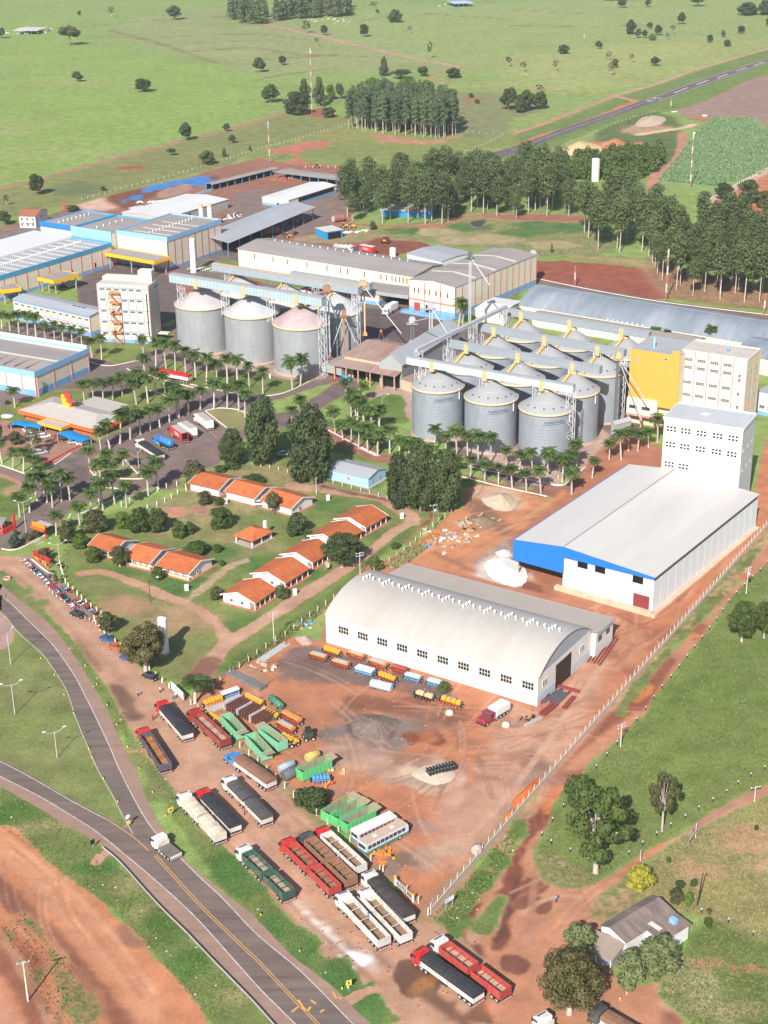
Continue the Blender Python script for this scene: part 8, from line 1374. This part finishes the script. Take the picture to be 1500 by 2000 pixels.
plant('h905,215 h1100,245 h1300,275 h1520,315 h1700,330 h1700,60 h1500,-60 h1200,-90 h950,-60 c700,1330',92, RP,'thin white-trunked eucalyptus in the wood at right','eucalyptus trees of the right wood', smin=.66, smax=1.12)
def woods(name, label, outline, n, h, w, lm, seed):
 P = pts(outline); g = random.Random(seed); x0, x1 = min(p.x for p in P), max(p.x for p in P); y0, y1 = min(p.y for p in P), max(p.y for p in P); b = []
 while len(b) < n * 3:
  x, y = g.uniform(x0, x1), g.uniform(y0, y1)
  if inside(x, y, P):
   hh = h * g.uniform(.75,1.1)
   for k in range(3): b.append((x + g.uniform(-1,1), y + g.uniform(-1,1), hh * (.3 + .28 * k), w * g.uniform(.8,1.2) * (1 - .22 * k), w * (1 - .22 * k), hh * .2))
 o = link(name, quads_mesh(name, blob_leaves(b, n * 150, w * .26, seed,.5), lm)); tag(o, label,'woods', None,'stuff')
woods('far_woods','dark far plantation at the top edge, left part','a1315,128 a1500,150 b60,140 b60,100 a1400,60',60,22,4.5, LM['euc'],5); woods('far_woods','dark far wood at the top edge, middle part','b105,127 b300,112 b530,100 b540,40 b250,30',100,22,6, LM['euc'],6); woods('far_woods','faint tree line along the top right edge','c560,5 c1300,-15 c1300,-25 c560,-5',60,8,7, LM['dark'],8)
woods('thicket','dense dark banana-like thicket beside the white water tower','c230,960 c420,910 c560,905 c700,890 c880,880 c900,920 c860,1000 c700,1065 c500,1060 c300,1050',150,6.5,3.2, LM['mid'],9)
woods('shrub_strip','bushes growing between right silos and barrel warehouse','g1080,590 g1250,520 h250,345 h500,420 h700,470 h690,500 h400,430 h150,370',40,4,2.4, LM['olive'],10)
def tufts(name, label, outline, n, hgt, wid, lm, seed, rows=None):
 g = np.random.default_rng(seed); P = pts(outline); x0, x1 = min(p.x for p in P), max(p.x for p in P); y0, y1 = min(p.y for p in P), max(p.y for p in P); X = g.uniform(x0, x1, n * 4); Y = g.uniform(y0, y1, n * 4); _, ins = _segd(X, Y, P, True); X, Y = X[ins][:n], Y[ins][:n]; k = len(X)
 if rows: a = rows[0]; v = -X * math.sin(a) + Y * math.cos(a); d = np.round(v / rows[1]) * rows[1] - v; X = X - d * math.sin(a); Y = Y + d * math.cos(a)
 a = g.uniform(0, np.pi, k); h = hgt * g.uniform(.5,1.2, k); c, s_ = np.cos(a) * wid, np.sin(a) * wid; z = np.zeros(k); lx, ly = g.normal(size=k) * hgt * .3, g.normal(size=k) * hgt * .3
 Q = np.stack([np.stack([X - c * .5, Y - s_ * .5, z],1), np.stack([X + c * .5, Y + s_ * .5, z],1), np.stack([X + c + lx, Y + s_ + ly, h],1), np.stack([X - c + lx, Y - s_ + ly, h],1)],1); tag(link(name, quads_mesh(name, Q, lm)), label,'plants', None,'stuff')
tufts('cane_crop','green cane-like crop standing in rows at right','c860,1060 c960,940 c1080,780 c1180,690 c1420,700 c1440,760 c1600,780 c1600,900 c1450,1020 c1180,1090',26000,1.3,.4, leaf_mat('cane_leaves',(.17,.26,.12),(.25,.35,.17),.0),3,(.5,1.8))
GL = leaf_mat('grass_blades',(.12,.165,.045),(.24,.26,.085),.0); GD = leaf_mat('dry_grass_blades',(.24,.23,.09),(.36,.31,.15),.0)
tufts('grass_tufts','rough green grass in the right-hand field','l1500,640 l1290,830 l1200,960 l1080,1110 l960,1260 l840,1430 u300,160 u150,470 u230,670 u440,680 u650,560 u850,430 u1010,360 u1160,250 u1500,80',9000,.3,.16, GL,5); tufts('grass_tufts','rough grass around the old house at lower right','u1180,900 u1500,1030 u1500,1500 u1050,1500 u870,1330 u880,1250 u1000,1130',3500,.22,.18, GL,6); tufts('grass_tufts','dry grass on the lawn right of the track','u1500,190 u1150,350 u850,520 u700,650 u900,860 u1180,890 u1500,1010',4000,.28,.16, GD,7)
tufts('grass_tufts','weeds along the concrete wall and lane','t520,720 t700,560 t900,330 t1100,80 t1200,60 t1050,380 t880,580 t700,800',900,.3,.2, GL,8); tufts('grass_tufts','grass on the verge beside lorry park','m300,700 m560,980 m760,1260 q330,800 q540,1050 s100,320 s560,820 s1130,1330 s850,1310 s250,770 s0,520 m540,1050',4500,.24,.16, GL,9); tufts('grass_tufts','grass on the lower highway bank','v0,420 v420,660 v740,910 v1220,1410 v1500,1700 v1230,1790 v850,1340 v600,1080 v250,820 v0,640',3000,.2,.17, GL,10); tufts('grass_tufts','weeds and scrub on bottom left red ground','v130,1150 v420,1500 v560,1790 v300,1790 v0,1230',250,.3,.18, GL,11); tufts('grass_tufts','tall weeds along the yard ditch','n420,1330 n760,1120 n1060,910 n1120,930 n800,1180 n520,1330 n440,1380',1400,.4,.25, GL,12); tufts('grass_tufts','dry weeds behind the barrel hangar','k180,960 k450,770 k500,830 k300,985',1500,.6,.3, GD,13)
# ================================================================ FENCES, POLES, LAMPS, SIGNS, PEOPLE, CATTLE
WOODP = mat('fence_wood',(.38,.33,.29),.9,.2); WPOST = mat('white_post',(.72,.68,.62),.8,.1); CPOST = mat('concrete_post',(.58,.53,.48),.9,.12); PYT = mat('yellow_post_top',(.75,.52,.08),.7,.1); BKP = mat('black_post',(.025,.025,.028),.8)
def fence(label, line, step, h, m, w=.12, cap=None, caph=.25, bent=False, wires=2, name='fence', cat='fence', wall=None, maxn=99):
 P = pts(line) if isinstance(line, str) else line; D = [0]
 for a, b in zip(P, P[1:]): D.append(D[-1] + (b - a).length)
 n = max(2, min(maxn, int(D[-1] / step))); Q = resample(P, n + 1) if len(P) > 2 else [P[0].lerp(P[1], k / n) for k in range(n + 1)]; o = Q[0]; t = thing(name, label, cat,(o.x, o.y,0)); pm = MB(); pm.box(-w / 2, w / 2,-w / 2, w / 2,0, h)
 if bent: d = (P[-1] - P[0]).normalized(); pm.beam((0,0, h - .03),(-d.y * .0 + d.x * .25, d.y * .25, h + .35), w * .6)
 me = pm.mesh('post', m); cm = MB().box(-w / 2 - .015, w / 2 + .015,-w / 2 - .015, w / 2 + .015, h - caph, h + .02).mesh('post_cap', cap) if cap else None
 for q in Q:
  c = link('post', me, t,(q.x - o.x, q.y - o.y,0))
  if cm: link('post_cap', cm, c)
 mb = MB()
 for k in range(wires):
  z = h * (.9 - .45 * k / max(1, wires - 1))
  for a, b in zip(Q, Q[1:]): mb.tube([(a.x - o.x, a.y - o.y, z),(b.x - o.x, b.y - o.y, z)],.018,3,0, False)
 if wires: mb.obj('wire', WOODP, t)
 if wall:
  mb = MB()
  for a, b in zip(Q, Q[1:]):
   d = (b - a).normalized(); nn = Vector((-d.y, d.x,0)) * .09; v = [a + nn - o, a - nn - o, b - nn - o, b + nn - o]; mb.add([(p.x, p.y,0) for p in v] + [(p.x, p.y, wall[0]) for p in v],[(4,5,6,7),(1,2,6,5),(3,0,4,7),(0,1,5,4),(2,3,7,6)])
  mb.obj('wall_panel', wall[1], t)
 return t
WALLM = mat('concrete_wall_panels',(.55,.49,.43),.9,.12,.5, dirt=((.42,.24,.15),.5,.5))
fence('concrete wall with white angled posts along the big yard, lower half','f841,1785 f1187,1385',2.5,2.0, CPOST,.14, None,0, True,2,'concrete_wall','wall',(1.15, WALLM)); fence('concrete wall with white angled posts along the hangar, upper half','f1187,1385 f1498,1029 f1560,960',2.5,2.0, CPOST,.14, None,0, True,2,'concrete_wall','wall',(1.0, WALLM))
fence('black posts with white tops along the left edge of right field','l1500,605 l1300,800 l1205,930 l1085,1080 l965,1235 l845,1375 l770,1480 u300,235 u222,345 u175,400',5.2,1.0, BKP,.17, WHITEM,.2, wires=2); fence('black posts with white tops along the track, lower edge of field','u230,445 u345,495 u445,545 u500,560 u650,530 u770,450 u890,370 u1010,300 u1130,225 u1250,155 u1360,75 u1480,10',4.2,1.0, BKP,.17, WHITEM,.2, wires=2); fence('black posts with white tops right of the old house','u1110,850 u1190,880 u1265,905 u1340,945 u1420,985 u1560,1060',4.3,1.0, BKP,.17, WHITEM,.2)
fence('white posts with yellow tops along motorcycle parking','m440,390 m485,530 m550,595 m650,690 m745,765 m690,800 m745,880 m850,970 m960,1070',2.8,1.5, WPOST,.26, PYT,.3, wires=0); fence('white posts with yellow tops past the big roadside tree','m1095,1165 m1180,1240 m1255,1300 m1390,1400 q740,410',2.8,1.4, WPOST,.26, PYT,.3, wires=0); fence('yellow-topped posts between lorry park and yard, upper part','q800,460 r215,640 r300,710 r560,950 r650,1040',3.6,1.4, WPOST,.2, PYT,.3, bent=True, wires=2); fence('yellow-topped posts between lorry park and yard, lower part','r740,1110 r840,1190 r930,1260 r1150,1440 s1230,490 t180,390 t455,630 t510,700',3.6,1.4, WPOST,.2, PYT,.3, bent=True, wires=2); fence('short striped posts at the black car','m625,790 m680,815 m740,870',1.4,.9, mat('striped_post',(.6,.2,.15),.7),.16, WPOST,.2, wires=0); fence('low white posts along the motorcycle row kerb','m155,365 m290,490 m380,590 m470,660 m530,715',2.2,.6, WPOST,.2, wires=0)
fence('white posts fence between green and car park','i890,1160 i970,1120 i1050,1080 i1160,1050 i1270,1010 i1360,1030',3.2,1.7, WPOST,.2, wires=2); fence('white posts fence along the grass below car park','i1080,1180 i1165,1150 i1240,1110 i1320,1060 i1365,1050',3.2,1.6, WPOST,.2, wires=2); fence('wooden post fence above the tiled houses','j535,850 j760,905 j1000,960 j1130,995 j1320,1045 j1500,1100 k210,470',3.4,1.3, CPOST,.2, wires=2); fence('pale post fence along the ditch beside the barrel hangar','k680,570 k480,720 k330,860 n1310,760 n1110,900 n860,1090 n690,1200 n550,1310 n370,1440 q930,290',3.6,1.4, CPOST,.18, PYT,.15, bent=True, wires=2)
fence('pale post fence between pasture and works','a480,1172 a750,1100 a1000,1035 a1300,945 a1500,882 b200,830 b540,728',4.5,1.5, CPOST,.17, wires=2); fence('post fence right of the grove','b1200,772 b1330,785 b1450,790 b1260,880 b1180,895',4.5,1.4, CPOST,.16); fence('pale fence behind the open bay sheds','b290,985 b450,985 b620,1000',4,1.5, WPOST,.22); fence('dark post fence beside the runway','c160,905 c400,820 c560,745 c720,690 c860,650',6,1.4, WOODP,.25); fence('white fence on the pale path at right','c1145,1180 c1290,1100 c1500,990',3,1.4, WPOST,.25); fence('dark fence along the track by the left pasture','a0,1098 a620,934 a1500,704',14,1.3, WOODP,.22, wires=1); fence('white railings at the foot of the right silos','h60,1255 h160,1290 h260,1305 h300,1290',2.4,1.1, WPOST,.2, wires=2); fence('pale posts below left silos','j360,250 j660,220 j690,215 j890,262',16,1.3, WPOST,.6, wires=0)
t = fence('steel guard rail with short posts along the lower highway edge','v600,778 v700,862 v850,1030 v960,1148 v1090,1275 v1220,1412 v1350,1545 v1500,1700 f560,2035',3.8,.75, STEELD,.14, wires=0, name='guard_rail', cat='guard rail'); P = resample(pts('v600,778 v700,862 v850,1030 v960,1148 v1090,1275 v1220,1412 v1350,1545 v1500,1700 f560,2035'),50); mb = MB(); o = t.location
for a, b in zip(P, P[1:]): a, b = a - o, b - o; d = (b - a).normalized(); nn = Vector((-d.y, d.x,0)) * .06; mb.add([(p.x, p.y, z) for p in (a + nn, a - nn, b - nn, b + nn) for z in (.45,.78)],[(0,1,7,6),(2,4,5,3),(1,3,5,7),(0,6,4,2)])
mb.obj('rail', mat('rail_steel',(.42,.40,.38),.5,.1), t)
for i, q in enumerate('m300,1075 m400,1195 m470,1340 m540,1480 v520,190 v540,240 v605,365 v690,500 m625,1130 m710,1265 m785,1410 q40,420 q120,585 q210,770 q310,950 q420,1150 q530,1345 s335,780 s620,1045 s930,1320'.split()):
 t = thing('delineator','small yellow road marker, %s from the top along the highway' % ordinal(i),'road marker', at(q),0,'yellow road markers'); MB().box(-.1,.1,-.07,.07,0,.55).obj('stem', PYT, t); MB().box(-.12,.12,-.09,-.071,.55,.8).obj('reflector', BKP, t)
def pole(label, base, h, r=.16, m=CPOST, arms=1, az=.3, lamps=0, name='utility_pole', cat='pole', trafo=False, lean=0):
 p = at(base); t = thing(name, label, cat, p, az); MB().tube([(0,0,-.1),(lean * h,0, h)],[r, r * .65],8).obj('shaft', m, t)
 for k in range(arms): z = h - .3 - .75 * k; MB().box(-1.1 + lean * z,1.1 + lean * z,-.07,.07, z - .08, z + .08).obj('cross_arm', WOODP, t); [MB().lathe([(.07,0),(.09,.12),(.04,.25)],6).obj('insulator', WHITEM, t,(x + lean * z,0, z + .08)) for x in (-.95,0.3,.95)]
 for k in range(lamps):
  a = math.pi * k + .0; mb = MB(); pth = [(0,0, h - .3)] + [(math.cos(a) * 2.0 * math.sin(u),0, h - .3 + .9 * (1 - math.cos(u))) for u in (.5,1.0,1.57)]; mb.tube(pth,.05,6).obj('lamp_arm', m, t); MB().box(-.35,.35,-.13,.13,-.1,.06).obj('lamp_head', WHITEM, t,(math.cos(a) * 2.2,0, h + .6))
 if trafo: MB().lathe([(.01,0),(.35,0),(.35,.9),(.01,1.0)],10,(.5,0, h - 2.4)).obj('transformer', STEEL, t)
 return t
GS = mat('galvanised_pole',(.55,.52,.50),.5,.1)
pole('double-armed street lamp on the grass between roads','v335,240',6.4,.1, GS,0,.5,2,'street_lamp','lamp'); pole('double-armed street lamp left of the curving highway','f29,1395',7.6,.1, GS,0,.4,2,'street_lamp','lamp'); pole('single-armed street lamp by the left frame edge','f21,1297',8.2,.1, GS,0,1.1,1,'street_lamp','lamp'); pole('black lamp post on the lawn by the porched houses','m1102,662',6.2,.09, BKP,0,.3,1,'street_lamp','lamp'); pole('tall lamp pole at the gate with white foot','i192,1350',9.5,.1, GS,0,.4,2,'street_lamp','lamp'); pole('lamp pole on the traffic island','i1022,940',8.0,.1, GS,0,.9,1,'street_lamp','lamp'); pole('lamp pole in front of the shelter','m435,355',5,.09, GS,0,.4,2,'street_lamp','lamp'); pole('lamp pole with panel beside right silo lawn','g432,1210',5.5,.09, GS,0,.4,1,'street_lamp','lamp')
pole('concrete pole with cross-arm at the bottom left','f55,1955',8.2,.17, mat('pale_concrete_pole',(.62,.58,.54),.9),1,.35); pole('concrete pole beside the barrel hangar track','n770,1142',8.2,.14, CPOST,2,.5); pole('pole with box at the rubbish yard edge','k550,690',7.6,.14, mat('brown_pole',(.3,.24,.2),.9),1,.2, trafo=True); pole('pole by the big spreading dark tree','n1400,650',6.6,.13, CPOST,2,.3); pole('plain short pole beside the fence above tiled houses','j1005,1072',5.5,.13, CPOST,0); pole('concrete pole with transformer on the right lane','l1372,780',7.4,.16, CPOST,2,.6, trafo=True); pole('concrete pole beside the right lane, lower','f1212,1458',5.6,.15, CPOST,2,.6); pole('dark leaning pole with white foot near old house','u1086,803',7.,.15, mat('dark_wood_pole',(.05,.04,.04),.9),0,0, lean=.08); pole('white-footed pole at the right end of the track','u1420,197',3.6,.14, CPOST,1,.3); pole('short pole behind the yellow tree','u752,545',2.6,.1, CPOST,0); pole('white post by the bare tree','u1075,405',3.2,.1, WPOST,0)
for b_, h, lb in (('b328,675',50,'tall red and white guyed mast beside the grove'),('b80,955',25,'red and white mast behind the open sheds'),('c1043,1100',34,'red and white mast at the crop edge'),('h900,262',22,'thin mast in front of right wood'),('h367,178',9,'thin mast beyond the barrel warehouse'),('h1475,348',9,'thin mast at the right end of back road'),('c422,243',9,'thin white mast in the right pasture'),('c930,640',8,'thin pole at the runway end')):
 p = at(b_); t = thing('mast', lb,'mast', p); n = max(3, int(h / 3.6))
 for k in range(n): lattice('mast_section', t,0,0, h * k / n, h * (k + 1) / n,.4,.4, WHITEM if k % 2 else mat('mast_red',(.5,.2,.15),.7),1.2,.06)
 if h > 30: MB().lathe([(.01,0),(.5,.1),(.5,.8),(.01,.9)],10,(.5,0, h * .86)).obj('drum_antenna', WHITEM, t)
t = thing('power_line','thin wires running through the bottom left pole','wires',(0,0,0)); p = at('f55,1955'); mb = MB()
for k in (-.95,.3,.95):
 a = Vector((p.x + k, p.y + k * .3,8.1))
 for far_ in (Vector((p.x - 30, p.y + 42,8.1)), Vector((p.x + 24, p.y - 34,8.1))): mb.tube([a.lerp(far_ + Vector((k, k * .3,0)), u) - Vector((0,0,3.2 * u * (1 - u))) for u in (0,.25,.5,.75,1)],.018,4)
mb.obj('wire', BKP, t)
def sign(label, base, h, w, hh, m, az, mk=None, posts=1, z0=None, name='sign', cat='sign'):
 t = thing(name, label, cat, at(base), az); z0 = h - hh if z0 is None else z0
 for k in range(posts): x = 0 if posts == 1 else (-w * .35 + w * .7 * k / (posts - 1)); MB().box(x - .05, x + .05,-.04,.04,0, h - .05).obj('post', STEEL, t)
 MB().box(-w / 2, w / 2,-.09,-.045, z0, h).obj('board', m, t)
 if mk: mk(t, h - hh / 2)
 return t
sign('yellow road sign with dark mark beside cream-tarped lorry','q575,1348',2.1,1.2,1.0, PYT,.7, lambda t, z: MB().box(-.3,.3,-.11,-.095, z - .2, z + .1).obj('mark', BKP, t)); sign('yellow road sign with dark mark near the lower verge end','s980,1330',2.2,1.0,1.1, PYT,.4, lambda t, z: MB().box(-.12,.12,-.11,-.095, z - .3, z + .3).obj('mark', BKP, t))
t = thing('sign','round white sign above a small yellow plate at road fork','sign', at('v755,642'),.6); MB().box(-.05,.05,-.04,.04,0,2.3).obj('post', STEEL, t); o = MB().lathe([(.01,0),(.55,0),(.55,.05),(.01,.05)],16).obj('disc', WHITEM, t,(0,-.06,2.2)); o.rotation_euler = (R(90),0,0); MB().box(-.4,.4,-.1,-.05,.6,1.3).obj('plate', PYT, t)
sign('back of a dark road sign on the lower bank','v545,770',2.0,1.0,1.0, BKP,.9)
def bb(t, z): MB().box(-2.2,1.4,-.12,-.095, z - .5, z + .45).obj('blue_panel', ILB, t)
a_, b_ = at('m1258,1310'), at('m1348,1395'); sign('white and pale blue billboard at the yard corner by palm','m1303,1352',2.6,(b_ - a_).length,2.0, WHITEM, math.atan2((b_ - a_).y,(b_ - a_).x), bb,3); sign('blue and white board on two dark posts at wall end','t665,655',2.6,2.3,1.0, mat('board_blue_white',(.45,.55,.75),.6,.1),.75, lambda t, z: MB().box(-.2,1.1,-.11,-.095, z - .4, z + .4).obj('white_panel', WHITEM, t),2)
a_, b_ = at('s1322,560'), at('s1450,685'); t = thing('yard_gate','pale blue gate frame with yellow-topped white end posts','gate', a_, math.atan2((b_ - a_).y,(b_ - a_).x)); L_ = (b_ - a_).length
for x in (0, L_): MB().box(x - .16, x + .16,-.16,.16,0,1.5).obj('post', WPOST, t); MB().box(x - .18, x + .18,-.18,.18,1.5,1.85).obj('post_top', PYT, t)
MB().beam((.2,0,1.5),(L_ - .2,0,1.5),.1).beam((.2,0,.5),(L_ - .2,0,.5),.1).beam((L_ / 2,0,.5),(L_ / 2,0,1.5),.1).beam((.2,0,1.5),(L_ / 2,0,.5),.07).obj('frame', ILB, t)
for lb, q in (('white meter pillar above the stepped houses','j1090,1115'),('white meter pillar before right porched house','m1367,575'),('white meter pillar at clean-gabled house','n922,795'),('white meter pillar at the track bend','k318,610'),('white meter box on the lawn by the kiosk','j340,1140')): t = thing('meter_pillar', lb,'meter box', at(q),.3); MB().box(-.5,.5,-.22,.22,0,1.6).obj('body', WHITEW, t); MB().box(-.56,.56,-.28,.28,1.6,1.7).obj('cap', WHITEM, t)
for lb, q in (('satellite dish on the lawn by stepped houses','n1150,610'),('satellite dish beside the first stepped house','n1425,300')):
 t = thing('satellite_dish', lb,'dish', at(q),.5); MB().tube([(0,0,0),(0,0,1.3)],.08,6).obj('stand', STEEL, t); o = MB().lathe([(.01,0),(.6,.12),(1.0,.38)],16).obj('bowl', mat('dish_brown',(.4,.33,.27),.7), t,(0,0,1.3)); o.rotation_euler = (R(50),0,.3)
for lb, q in (('orange cone nearer the bottom tree','u633,1362'),('orange cone farther from the bottom tree','u672,1328')): t = thing('traffic_cone', lb,'cone', at(q)); MB().box(-.22,.22,-.22,.22,0,.06).obj('base', PORG, t); MB().lathe([(.17,.06),(.05,.8),(.01,.82)],10).obj('cone', PORG, t); MB().lathe([(.125,.35),(.09,.58)],10).obj('band', WHITEM, t)
t = thing('well_cover','small concrete ring with dark opening on the verge','drain', at('m52,490')); MB().lathe([(1.0,0),(1.0,.5),(.7,.5),(.7,.1)],14).obj('ring', mat('pinkish_concrete',(.5,.3,.22),.9,.1), t); MB().lathe([(.7,.12),(.01,.12)],14).obj('opening', DARK, t)
tag(MB().lathe([(2.1,0),(2.1,.25),(.01,.45)],24).obj('round_cover', WHITEM, None, at('i55,497')),'round white tank lid on the left lawn','tank lid')
tag(MB().box(-2,2,-1,1,0,.35).obj('ladder_stack', WPOST, None, at('c950,655'),.2),'white stacked panels at the runway end fence','panels'); tag(MB().box(-1.5,1.5,-1,1,0,.8).obj('small_hut', WHITEM, None, at('c1128,680'),.2),'small white hut at plowed field edge','hut')
for lb, q, az, L_ in (('white wood panels lying along blue puddle, long row','a930,1180',.55,12),): tag(MB().box(-L_ / 2, L_ / 2,-.4,.4,0,.5).obj('panel_row', WPOST, None, at(q), az), lb,'panels')
b = Bld('tarp_screen','long pale blue low screen beside the white-roofed shed','screen','a950,1200','a1240,1105','a1240,1100',1.4, W=.5); b.walls(ILB,1.4)
SKIN = mat('skin',(.30,.16,.10),.6,.05); HAIR = mat('dark_hair',(.015,.012,.01),.7)
def person(label, base, az, shirt, trousers, pose=0, z=0.):
 pm = bpy.data.meshes.new('person'); J = [(0,0,.95),(0,0,1.15),(0,0,1.38),(0,0,1.5),(0,.01,1.6),(0,.01,1.72)]; rad = [.15,.14,.17,.06,.095,.08]; E = [(0,1),(1,2),(2,3),(3,4),(4,5)]; st = .18 * pose
 for s_ in (-1,1):
  k = len(J); J += [(s_ * .1,0,.88),(s_ * .11, s_ * st * .6,.48),(s_ * .11, s_ * st,.08),(s_ * .11, s_ * st + .14,.04)]; rad += [.1,.07,.05,.045]; E += [(0, k),(k, k + 1),(k + 1, k + 2),(k + 2, k + 3)]
  k = len(J); J += [(s_ * .2,0,1.4),(s_ * .25,-s_ * st * .4,1.12),(s_ * .24,.06 - s_ * st * .7,.88),(s_ * .24,.08 - s_ * st * .8,.78)]; rad += [.065,.05,.038,.035]; E += [(2, k),(k, k + 1),(k + 1, k + 2),(k + 2, k + 3)]
 pm.from_pydata(J, E,[]); o = link('person', pm); md = o.modifiers.new('s','SKIN'); o.modifiers.new('u','SUBSURF').levels = 1
 for v, r in zip(pm.skin_vertices[0].data, rad): v.radius = (r, r)
 pm.skin_vertices[0].data[0].use_root = True
 me = bpy.data.meshes.new_from_object(o.evaluated_get(bpy.context.evaluated_depsgraph_get())); o.modifiers.clear(); o.data = me
 for m in (SKIN, shirt, trousers, HAIR, CHAS): me.materials.append(m)
 for p in me.polygons: c = p.center; p.use_smooth = True; p.material_index = 4 if c.z < .1 else 2 if c.z < .96 and abs(c.x) < .2 else 3 if c.z > 1.66 or (c.z > 1.56 and c.y < -.03) else 0 if (c.z > 1.47 or (abs(c.x) > .2 and c.z < 1.15)) else 1
 q = at(base, z); o.location = q; o.rotation_euler = (0,0, az); tag(o, label,'person', None)
SHW, SHB, SHR, TRB, TRD, SHG = mat('shirt_white',(.7,.7,.72),.8), mat('shirt_blue',(.2,.32,.5),.8), mat('shirt_red',(.5,.05,.06),.8), mat('jeans_blue',(.06,.1,.22),.85), mat('trousers_dark',(.03,.03,.035),.85), mat('shirt_grey',(.35,.36,.38),.8)
for a in (('person in pale shirt walking across the dirt lane','q300,345',.6, SHB, TRD,1),('person in white shirt standing near the billboard','q483,315',2.2, SHW, TRD,0),('person in grey shirt beside the billboard foot','q593,370',1.2, SHG, TRB,0),('person in white shirt next to the grey-shirted one','q612,362',3.0, SHW, TRB,1),('person in red top walking toward the red-cab lorry','q425,545',.3, SHR, TRD,1),('person in white shirt at the door of white lorry','s905,745',.8, SHW, TRD,0),('person in blue standing near the dirt crossing','u258,790',.4, SHB, TRB,0),('person in red beside the grey-tarped trailer','q1190,1335',1.5, SHR, TRD,0)): person(*a)
person('person standing inside the open white trailer','s1122,812',.7, SHB, TRB,0,1.55)
def cow_mesh():
 mb = MB(); mb.tube([(-1.0,0,1.15),(-.85,0,1.1),(-.2,0,1.02),(.5,0,1.08),(.85,0,1.2),(1.15,0,1.35),(1.35,0,1.3),(1.65,0,1.15)],[.12,.32,.4,.42,.3,.18,.17,.09],10)
 for x, y in ((-.75,.22),(-.75,-.22),(.6,.22),(.6,-.22)): mb.tube([(x, y,.95),(x - .03, y,.5),(x, y,0)],[.15,.08,.07],6)
 mb.tube([(-1.0,0,1.2),(-1.15,0,.6)],[.05,.03],5); mb.tube([(1.3,-.28,1.4),(1.3,.28,1.4)],.05,5); return mb.mesh('cow', mat('white_cow_hide',(.62,.58,.52),.8,.15, rnd=.2))
CM = cow_mesh()
for lab, P_, n in (('white cow in the herd around the far left cattle shed','a20,180 a340,170 a330,195 a150,212 a20,205',34),('white cow in the small herd near the top wood','b260,125 b440,108 b660,118 b650,135 b480,142 b270,135',22),('white cow beside the blue-roofed far shed','b1060,30 b1160,22 b1150,40 b1070,42',5)):
 P = pts(P_); k = 0
 while k < n:
  x, y = rng.uniform(min(p.x for p in P), max(p.x for p in P)), rng.uniform(min(p.y for p in P), max(p.y for p in P))
  if inside(x, y, P): o = link('cow', CM, None,(x, y,0), rng.uniform(0,6.28)); tag(o, lab,'cow','white cattle'); k += 1
def litter(label, outline, n, m, seed):
 g = random.Random(seed); P = pts(outline); mb = MB(); k = 0
 while k < n:
  x, y = g.uniform(min(p.x for p in P), max(p.x for p in P)), g.uniform(min(p.y for p in P), max(p.y for p in P))
  if inside(x, y, P): d = g.uniform(.06,.17); mb.box(x - d, x + d, y - d * .7, y + d * .7,0, g.uniform(.04,.16)); k += 1
 tag(mb.obj('litter', m), label,'litter', None,'stuff')
litter('white scraps of litter along the verges','m300,700 m760,1260 q540,1050 s560,820 s1130,1330 s850,1310 s0,520 m540,1050',14, WHITEM,1); litter('white scraps on the lower highway bank','v0,420 v420,660 v1220,1410 v1500,1700 v1230,1790 v600,1080 v0,640',16, WHITEM,2); litter('stones and scraps on the yard soil', YARD,240, hm('pale_stones',(.45,.33,.26)),3); litter('scraps by the concrete wall end','t520,720 t900,330 t1100,80 t1150,200 t800,800',18, WHITEM,4); litter('dark clods on the lorry park soil','s600,200 s300,700 s1000,1300 t800,1480 t900,900 t400,700',120, hm('dark_clods',(.17,.09,.06)),5)
hz = MB().box(-2500,2500,-450,6500,-1.0,190).obj('haze', None); hz.data.materials.clear(); m = bpy.data.materials.new('haze_air'); m.use_nodes = True; nt = m.node_tree; nt.nodes.remove(nt.nodes['Principled BSDF']); pv = nt.nodes.new('ShaderNodeVolumePrincipled'); pv.inputs['Color'].default_value = (.80,.88,1.0,1); pv.inputs['Density'].default_value = .00006; pv.inputs['Anisotropy'].default_value = .0; nt.links.new(pv.outputs[0], nt.nodes['Material Output'].inputs['Volume']); hz.data.materials.append(m); tag(hz,'pale air haze over the fields','haze', None,'stuff')
